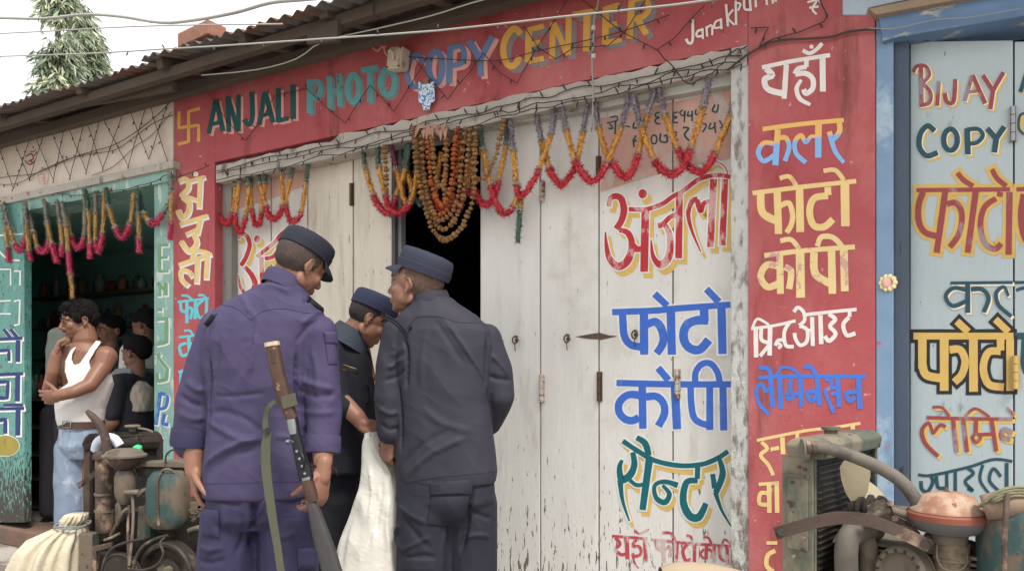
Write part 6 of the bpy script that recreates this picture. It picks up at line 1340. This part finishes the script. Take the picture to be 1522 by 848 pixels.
# lower hose, pulley, block
pipe('lower_hose', [(1259, 905, 2.02), (1258, 850, 2.02), (1258, 815, 2.02), (1264, 796, 2.03), (1284, 788, 2.06), (1300, 786, 2.1)], .029, m_hose, en, 6, 20)
pipe('water_pump_pipe', [(1290, 870, 2.06), (1290, 820, 2.05), (1284, 800, 2.06)], .026, m_dust, en, 4, 18)
pdx = V((-.80, -.55, .22)).normalized()
G().lathe(P(1350, 852, 1.98), pdx, [(0, -.05), (.066, -.05), (.068, .0), (.066, .045), (.058, .052), (.050, .050), (.046, .040), (0, .040)], 40).build('dynamo_body', m_dust, en, True, auto=35)
pc_ = P(1350, 852, 1.98)+pdx*.052; pu, pv, _ = frame(pdx)
for i in range(14):
    a = 2*math.pi*i/14; G().box(pc_+(pu*math.cos(a)+pv*math.sin(a))*.054, (pu*math.cos(a)+pv*math.sin(a))*.0045, (pv*math.cos(a)-pu*math.sin(a))*.0028, pdx*.0015).build('vent_slot', m_greas, en)
G().lathe(P(1350, 852, 1.98)+pdx*.0, pdx, [(.0685, -.004), (.071, -.003), (.071, .003), (.0685, .004)], 40).build('dynamo_band', m_dust, en, True, auto=35)
cbk = P(1370, 860, 2.06)
G().box(cbk+V((.02, .06, -.08)), ax_e*.20, bx_e*.09, V((0, 0, .14))).build('engine_block', m_greas, en, bevel=.01)
for i in range(5): G().box(cbk+V((.0, .0, .03+.016*i))+V((-.01, .02, 0)), ax_e*.17, bx_e*.10, V((0, 0, .004))).build('cooling_rib', m_dust, en, bevel=.001)
G().box(P(1322, 768, 2.05), ax_e*.05, bx_e*.03, V((0, 0, .03))).build('thermostat_housing', m_dust, en, bevel=.006)
slabpx('bracket', [(1303, 748), (1325, 744), (1328, 760), (1316, 775), (1300, 780), (1296, 765)], 1.99, .03, m_dust, en)
pipe('small_pipe', [(1290, 768, 1.98), (1318, 758, 1.97), (1340, 762, 1.96), (1356, 768, 1.96)], .011, m_dust, en)
pipe('small_pipe', [(1325, 790, 1.96), (1345, 783, 1.95), (1362, 786, 1.95)], .007, m_rust, en)
pipe('fuel_line', [(1300, 745, 1.97), (1312, 738, 1.96), (1322, 748, 1.95), (1330, 765, 1.95), (1360, 778, 1.93)], .0028, m_greas, en)
for x, y in ((1305, 746), (1323, 747), (1330, 770), (1358, 785), (1363, 792)): G().cyl(P(x, y, 1.965), P(x, y, 1.945), .008, seg=6).build('bolt', m_rust, en, True, auto=30)
# air cleaner
kx = 1.93/F
G().lathe(P(1409, 776, 1.93), (0, 0, 1), [(0, -.02), (.070, -.02), (.086, -.004), (.093, .012), (.093, .018), (.0, .02)], 48).build('air_cleaner_bowl', M('slate_grey_bowl', (92, 90, 90), r=.6, v=.14, vs=12, dirt=[((128, 116, 102), 7, (1, 1, 1), .52, .66)]), en, True, auto=35)
G().lathe(P(1409, 771, 1.93), (0, 0, 1), [(.084, .0), (.0935, .002), (.0945, .016), (.090, .020), (.084, .021), (0, .021)], 48).build('air_cleaner_rim', M('orange_rust_rim', (128, 76, 60), r=.6, v=.14, vs=12, bump=.3), en, True, auto=35)
G().lathe(P(1409, 758, 1.93), (0, 0, 1), [(.088, .0), (.086, .006), (.074, .014), (.070, .022), (.058, .036), (.034, .045), (.0, .048)], 48).build('air_cleaner_lid', m_lid, en, True, auto=60)
can('lid_nut', 1407, 733, 1.93, [(0, -.006), (.009, -.006), (.009, .006), (.005, .007), (.005, .015), (0, .015)], m_rust, en, seg=8)
can('air_cleaner_neck', 1410, 805, 1.93, [(0, 0), (.042, 0), (.044, .02), (.062, .028), (.062, .033), (0, .034)], m_dust, en)
can('oil_cup', 1415, 862, 1.93, [(0, 0), (.036, 0), (.040, .01), (.040, .05), (.043, .052), (.043, .058), (.040, .06), (.040, .095), (0, .096)], M('brown_glass_cup', (120, 106, 88), r=.3, v=.15, vs=10, dirt=[((80, 70, 60), 8, (1, 1, 1), .5, .65)]), en)
pipe('cup_wire', [(1393, 808, 1.90), (1393, 830, 1.885), (1404, 846, 1.88), (1428, 846, 1.88), (1438, 832, 1.89), (1434, 815, 1.9)], .0022, m_dust, en, 4, 6)
pipe('side_pipe', [(1436, 808, 1.93), (1448, 812, 1.93), (1452, 835, 1.93), (1452, 870, 1.93)], .012, m_greas, en)
# fuel tank at the right edge
tkc = P(1530, 800, 1.86)
G().tube([tkc+V((0, 0, -.19)), tkc+V((0, 0, -.185)), tkc+V((0, 0, .05)), tkc+V((0, 0, .078)), tkc+V((0, 0, .088))], [.10, .112, .112, .095, .05], 40).build('fuel_tank', m_grn, en, True, auto=50)
G().tube([P(1462, 754, 1.84), P(1500, 748, 1.82), P(1570, 745, 1.82)], [.030, .034, .034], 24, sub=3).build('exhaust_pipe', M('tan_rusted_pipe', (130, 110, 94), r=.7, v=.15, vs=10, bump=.4, dirt=[((110, 90, 76), 8, (1, 1, 1), .52, .66)]), en, True)
pipe('tank_strap', [(1497, 735, 1.79), (1495, 760, 1.755), (1493, 800, 1.75), (1492, 870, 1.75)], .006, m_rust, en)
for i in range(4): pipe('rope', [(1455+i*3, 752-i*2, 1.84-i*.01), (1480, 744-i*4, 1.80), (1505, 736-i*4, 1.79), (1535, 738-i*5, 1.79)], .004, M('twisted_rag_rope', (120, 116, 92), r=.9, v=.3, vs=60, bump=.6, bs=120), en, 5, 8, .2)
slabpx('rag', [(1482, 736), (1500, 731), (1524, 727), (1530, 742), (1505, 744), (1488, 742)], 1.80, .04, M('dusty_green_rag', (98, 112, 92), r=.95, v=.2, vs=12, bump=.6), en, .008)
# hood edge at the bottom
G().tube([P(986, 862, 1.95), P(1010, 858, 1.95), P(1050, 860, 1.95), P(1090, 866, 1.96), P(1130, 876, 1.98)], [.034, .040, .040, .036, .028], 26, sub=4).build('tan_cowl', M('tan_dusty_sheet', (150, 134, 112), r=.75, v=.08, vs=10, bump=.3), en, True, auto=50)
G().lathe(P(985, 862, 1.95), (-1, 0, 0), [(.026, .0), (.033, .0), (.034, .006), (.026, .007)], 26).build('cowl_mouth', m_greas, en, True, auto=40)
for s_ in (0, .5):                                # trolley
    G().beam(P(1160, 0, 2.05)*V((1, 1, 0)).length*0+V((.68, 2.02, .40))+bx_e*s_*.6, V((1.35, 1.44, .40))+bx_e*s_*.6, .05, .06).build('trolley_rail', m_greas, en, bevel=.004)
for cx_, cy_ in ((.76, 2.0), (1.28, 1.55), (1.05, 2.22), (1.55, 1.78)):
    wh = V((cx_, cy_, .2)); w_o = G().lathe(wh-bx_e*.03, bx_e, [(.1, 0), (.19, 0), (.2, .01), (.2, .05), (.19, .06), (.1, .06)], 32).build('wheel', M('black_tyre', (38, 36, 36), r=.85), en, True, auto=40)
    G().lathe(wh-bx_e*.02, bx_e, [(0, 0), (.1, 0), (.1, .04), (0, .04)], 24).build('rim', m_rust, w_o, True, auto=40); G().beam(V((cx_, cy_, .2)), V((cx_, cy_, .4)), .04, .04, (1, 0, 0)).build('trolley_leg', m_greas, en)
# ---- far engine on the left ----
YL = 3.7
el = thing('diesel_engine', P(205, HY, YL)-V((0, 0, CH)), 'dark greasy diesel engine at lower left with teal fuel tank and curved exhaust horn', 'engine', 'diesel engines parked before the shops')
ql = (0, 625)
slabpx('radiator_post', [(124, 660), (133, 661), (133, 790), (124, 788)], 3.62, .03, m_rust, el); slabpx('radiator_post', [(232, 655), (239, 656), (239, 790), (232, 790)], 3.92, .03, m_greas, el)
slabpx('radiator_core', [(133, 668, 3.66), (236, 660, 3.94), (236, 800, 3.94), (133, 800, 3.66)], 3.7, .05, m_core, el)
g = G(); rs = []
for y, e in ((668, 0), (656, .01), (646, .0), (641, -.015)):
    rs.append([P(126, y+3, 3.60)+V((-e, -e, 0)), P(236, y-1, 3.92)+V((e, -e, 0)), P(240, y-1, 4.0)+V((e, e, 0)), P(130, y+3, 3.72)+V((-e, e, 0))])
g.loft(rs).build('top_tank', m_greas, el, bevel=.01)
can('filler_cap', 197, 641, 3.82, [(0, 0), (.016, 0), (.016, .018), (.036, .022), (.038, .028), (.03, .034), (0, .036)], m_dust, el); pipe('cap_lever', [(206, 636, 3.80), (218, 638, 3.78), (228, 642, 3.77)], .006, m_dust, el)
pipe('pale_blue_hose', [(142, 668, 3.58), (146, 656, 3.56), (158, 650, 3.55), (170, 652, 3.54), (178, 662, 3.54)], .021, M('pale_blue_hose', (196, 204, 218), r=.6, v=.06), el, 5, 18)
can('exhaust_silencer', 156, 790, 3.50, [(0, 0), (.034, .0), (.040, .02), (.040, .33), (.036, .345), (.024, .35), (0, .352)], m_rust, el); 
for y in (733, 758): clamp_(156, y, 3.50, (0, 0, 1), .042, el, .01, m_dust)
g = G(); g.tube([P(157, 682, 3.50), P(158, 662, 3.50), (P(155, 645, 3.5)), P(147, 629, 3.5), P(136, 617, 3.5), P(129, 610, 3.5)], [.021, .020, .019, .018, .015, .009], 18, sub=5).build('exhaust_horn', m_rust, el, True)
can('end_cap', 147, 682, 3.47, [(0, 0), (.024, 0), (.026, .02), (.018, .034), (0, .038)], m_rust, el)
flatbar('stay', [(116, 722, 3.56), (130, 712, 3.54), (144, 700, 3.5)], .012, .003, m_rust, el); G().cyl(P(121, 718, 3.55), P(118, 719, 3.50), .012, seg=10).build('bolt', m_dust, el, True, auto=40)
s3 = 3.42
G().lathe(P(185, 690, s3), (0, 0, 1), [(0, -.02), (.034, -.02), (.055, -.004), (.070, .014), (.078, .030), (.078, .034), (0, .035)], 40).build('air_cleaner_bowl', m_rust, el, True, auto=40)
G().lathe(P(185, 678, s3), (0, 0, 1), [(.084, -.002), (.0925, .000), (.0925, .008), (.078, .016), (.074, .024), (.05, .034), (0, .038)], 44).build('air_cleaner_lid', m_dust, el, True, auto=40)
can('carburettor_body', 186, 748, s3, [(0, 0), (.026, .0), (.036, .02), (.044, .05), (.044, .12), (.036, .14), (.03, .15), (0, .15)], m_grn, el); can('green_cap', 205, 668, 3.5, [(0, 0), (.020, 0), (.022, .01), (.014, .02), (0, .022)], M('bright_green_cap', (60, 176, 120), r=.5), el, (-.2, -.4, .8))
slabpx('cover_plate', [(206, 688), (262, 685), (285, 690), (285, 695), (206, 693)], 3.46, .12, m_dust, el)
slabpx('cylinder_head', [(200, 695), (285, 695), (285, 706), (205, 708)], 3.47, .15, m_greas, el)
g = G(); rs = []
for z_, e in ((783, .70), (776, .92), (765, 1.0), (722, 1.0), (708, .90), (700, .66)): rs.append([P(250, z_, 3.40)+V((.088*e*math.copysign(abs(math.cos(a))**.7, math.cos(a)), .07*e*math.copysign(abs(math.sin(a))**.7, math.sin(a)), 0)) for a in [2*math.pi*k/32 for k in range(32)]])
g.loft(rs).build('fuel_tank', m_grn, el, True, auto=50)
for x in (236,): pipe('tank_strap', [(x, 780, 3.33), (x-2, 740, 3.325), (x-1, 712, 3.33), (x+6, 700, 3.36)], .006, m_rust, el)
pipe('tank_handle', [(237, 704, 3.36), (243, 698, 3.35), (251, 697, 3.35), (258, 701, 3.36), (264, 706, 3.37)], .006, m_dust, el)
pipe('return_pipe', [(246, 688, 3.44), (247, 676, 3.44), (254, 669, 3.44), (262, 668, 3.44)], .004, m_greas, el)
slabpx('crankcase', [(140, 770), (300, 745), (320, 870), (140, 880)], 3.62, .35, m_greas, el, .01)
slabpx('name_plate', [(268, 748), (305, 744), (305, 768), (268, 770)], 3.42, .05, m_grn, el)
def rawpaint(nm, org, k, tx, mat, root, Y):      # raised cast letters on a plate facing the viewer
    g = G()
    for st in tx.split(';'):
        pts = [tuple(float(v) for v in p.split(',')) for p in st.split()]; ps = [P(org[0]+x/k, org[1]+y/k, Y) for x, y in pts]; g.tube(ps, .0035, 6, sub=3 if len(ps) > 2 else 1)
    return g.build(nm, mat, root, True)
for tx in ("1058,495 1046,500 1044,515 1054,522 1068,516 1070,500 1058,495", "1080,495 1080,522 1094,522", "1118,496 1104,498 1104,507 1116,512 1114,521 1100,522", "1122,498 1142,496"): rawpaint('cast_letter', ql, 3.8, tx, m_dust, el, 3.415)
fw = V((-.35, -.93, .0)).normalized()
G().lathe(P(246, 856, 3.36), fw, [(0, -.06), (.14, -.06), (.15, -.05), (.15, .0), (.142, .008), (.128, .006), (.118, -.02), (.075, -.02), (.070, .0), (.052, .004), (.048, .02), (.030, .022), (.030, .05), (0, .052)], 48).build('flywheel', m_greas, el, True, auto=35)
G().lathe(P(252, 846, 3.28), fw, [(0, 0), (.018, 0), (.018, .05), (0, .052)], 16).build('crank_shaft', m_dust, el, True, auto=35)
G().lathe(P(178, 862, 3.34), fw, [(.10, -.02), (.118, -.02), (.118, .0), (.112, .006), (.106, .0), (.10, .0)], 40).build('drive_pulley', m_greas, el, True, auto=35)
G().lathe(P(178, 862, 3.34), fw, [(0, -.03), (.1, -.03), (.1, -.01), (.04, -.004), (.03, .01), (0, .012)], 30).build('pulley_web', M('pale_dusty_disc', (168, 164, 150), r=.7, v=.2, vs=10), el, True, auto=35)
pipe('guard_hoop', [(150, 880, 3.28), (152, 845, 3.28), (163, 818, 3.28), (185, 806, 3.28), (215, 800, 3.28)], .006, m_greas, el)
pipe('guard_hoop', [(198, 862, 3.24), (200, 835, 3.24), (212, 812, 3.24), (232, 800, 3.24), (250, 795, 3.24)], .007, m_greas, el)
pipe('hose', [(250, 795, 3.25), (238, 806, 3.22), (243, 822, 3.2), (234, 838, 3.2), (215, 846, 3.2), (195, 845, 3.2)], .0055, m_greas, el)
for pts, r_ in (([(197, 735, 3.38), (198, 770, 3.36), (196, 800, 3.34), (192, 840, 3.3)], .0065), ([(192, 750, 3.38), (190, 790, 3.36), (192, 846, 3.3)], .006), ([(165, 795, 3.4), (172, 782, 3.38), (182, 762, 3.36), (190, 755, 3.36)], .008), ([(155, 802, 3.36), (166, 798, 3.34), (178, 792, 3.34)], .006), ([(176, 745, 3.4), (178, 760, 3.4), (175, 775, 3.4)], .008), ([(205, 736, 3.38), (214, 728, 3.38), (222, 726, 3.38)], .009)): pipe('control_rod', pts, r_, m_dust if r_ > .0062 else m_rust, el, 4, 10)
G().lathe(P(196, 731, 3.37), (1, .1, 0), [(0, -.03), (.011, -.03), (.012, .03), (0, .03)], 12).build('rod_end', m_dust, el, True, auto=40)
g = G(); g.tube([P(174, 748, 3.36)+V((.007*math.cos(t), .007*math.sin(t), -.0011*t*1.3)) for t in [i*.6 for i in range(110)]], .0016, 5).build('spring', m_dust, el, True)
random.seed(21)
for i in range(16):
    x, y = random.uniform(160, 300), random.uniform(705, 800); c = P(x, y, 3.44 if y < 770 else 3.6); G().cyl(c, c-V((0, .02, 0)), random.uniform(.006, .012), seg=6).build('bolt', random.choice((m_dust, m_rust, m_greas)), el, True, auto=30)
slabpx('push_rod_cover', [(205, 752), (222, 750), (224, 800), (203, 802)], 3.44, .1, m_grn, el, .006); pipe('pipe_stub', [(281, 788, 3.4), (292, 784, 3.38), (304, 783, 3.38)], .011, m_dust, el)
slabpx('trolley_frame', [(117, 792), (137, 794), (138, 860), (118, 860)], 3.42, .06, m_grn, el); slabpx('trolley_panel', [(137, 812), (166, 805), (166, 813), (143, 819), (143, 868), (137, 868)], 3.40, .02, m_rust, el)
slabpx('trolley_deck', [(118, 868), (330, 850), (330, 872), (118, 892)], 3.45, .7, m_greas, el)
for x in (150, 300):
    wh = P(x, 905, 3.5); wh.z = .2; w_o = G().lathe(wh, (0, 1, 0), [(.1, 0), (.19, 0), (.2, .01), (.2, .06), (.19, .07), (.1, .07)], 32).build('wheel', MATS['black_tyre'], el, True, auto=40); G().lathe(wh+V((0, .01, 0)), (0, 1, 0), [(0, 0), (.1, 0), (.1, .04), (0, .04)], 24).build('rim', m_rust, w_o, True, auto=40)
# cream cloth tied over the end of the trolley
cl = thing('cream_cloth', P(75, HY, 3.5)-V((0, 0, CH)), 'cream cloth bundle tied with cord over the end of the left engine trolley', 'cloth')
m_cream = M('cream_cotton_cloth', (188, 178, 156), r=.9, v=.08, vs=4, bump=.4, bs=220, wr=(22, .006), dirt=[((156, 142, 118), 4, (1, 1, 1), .55, .75)])
g = G(); rs = []; n = 120                        # pleats run out from the tied neck and hang to a ragged hem
for (x, y, hw, dp, am) in ((114, 763, 14, .05, .10), (110, 772, 16, .06, .16), (106, 779, 14, .055, .05), (100, 786, 22, .085, .12), (88, 798, 36, .12, .13), (79, 815, 44, .15, .12), (73, 840, 49, .165, .11), (70, 870, 52, .175, .11), (68, 905, 54, .18, .12)):
    c = P(x, y, 3.48); r = []
    for k in range(n):
        a = 2*math.pi*k/n; m = 1+am*(.6*math.sin(9*a+.6)+.5*math.sin(15*a+1.7+y*.01)+.45*abs(math.sin(5.5*a)))-am*.4
        r.append(c+V((hw*3.48/F*m*math.cos(a), dp*m*math.sin(a), .012*math.sin(4*a+x) if y > 800 else 0)))
    rs.append(r)
sm_ = []
for a_, b_ in zip(rs[:-1], rs[1:]):
    for t in (0, .34, .67): sm_.append([p.lerp(q_, t) for p, q_ in zip(a_, b_)])
g.loft(sm_+[rs[-1]]); ck = g.build('cloth_body', m_cream, cl, True)
g = G()
for i in range(2): g.tube([P(108, 778+i*2, 3.48)+V((.068*math.cos(a), .085*math.sin(a), .004*math.sin(3*a+i))) for a in [2*math.pi*k/24 for k in range(25)]], .004, 6)
g.build('tie_cord', M('grey_cord', (120, 124, 124), r=.9), cl, True)
# small litter behind the officers
rb_ = thing('red_bag', P(382, HY, 3.5)-V((0, 0, CH)), 'small red and cream crumpled bag seen between the legs of the purple officer', 'bag')
g = G(); rings(g, [(381, 812, 6, .03), (383, 825, 10, .05), (382, 850, 12, .06), (380, 890, 12, .06)], 3.5); blob('bag_body', g, M('red_crumpled_plastic', (160, 50, 52), r=.5, v=.2, vs=30, dirt=[((200, 170, 140), 20, (1, 1, 1), .52, .58)]), rb_, .005, 2, nz=.008, nsc=(25, 25, 20))
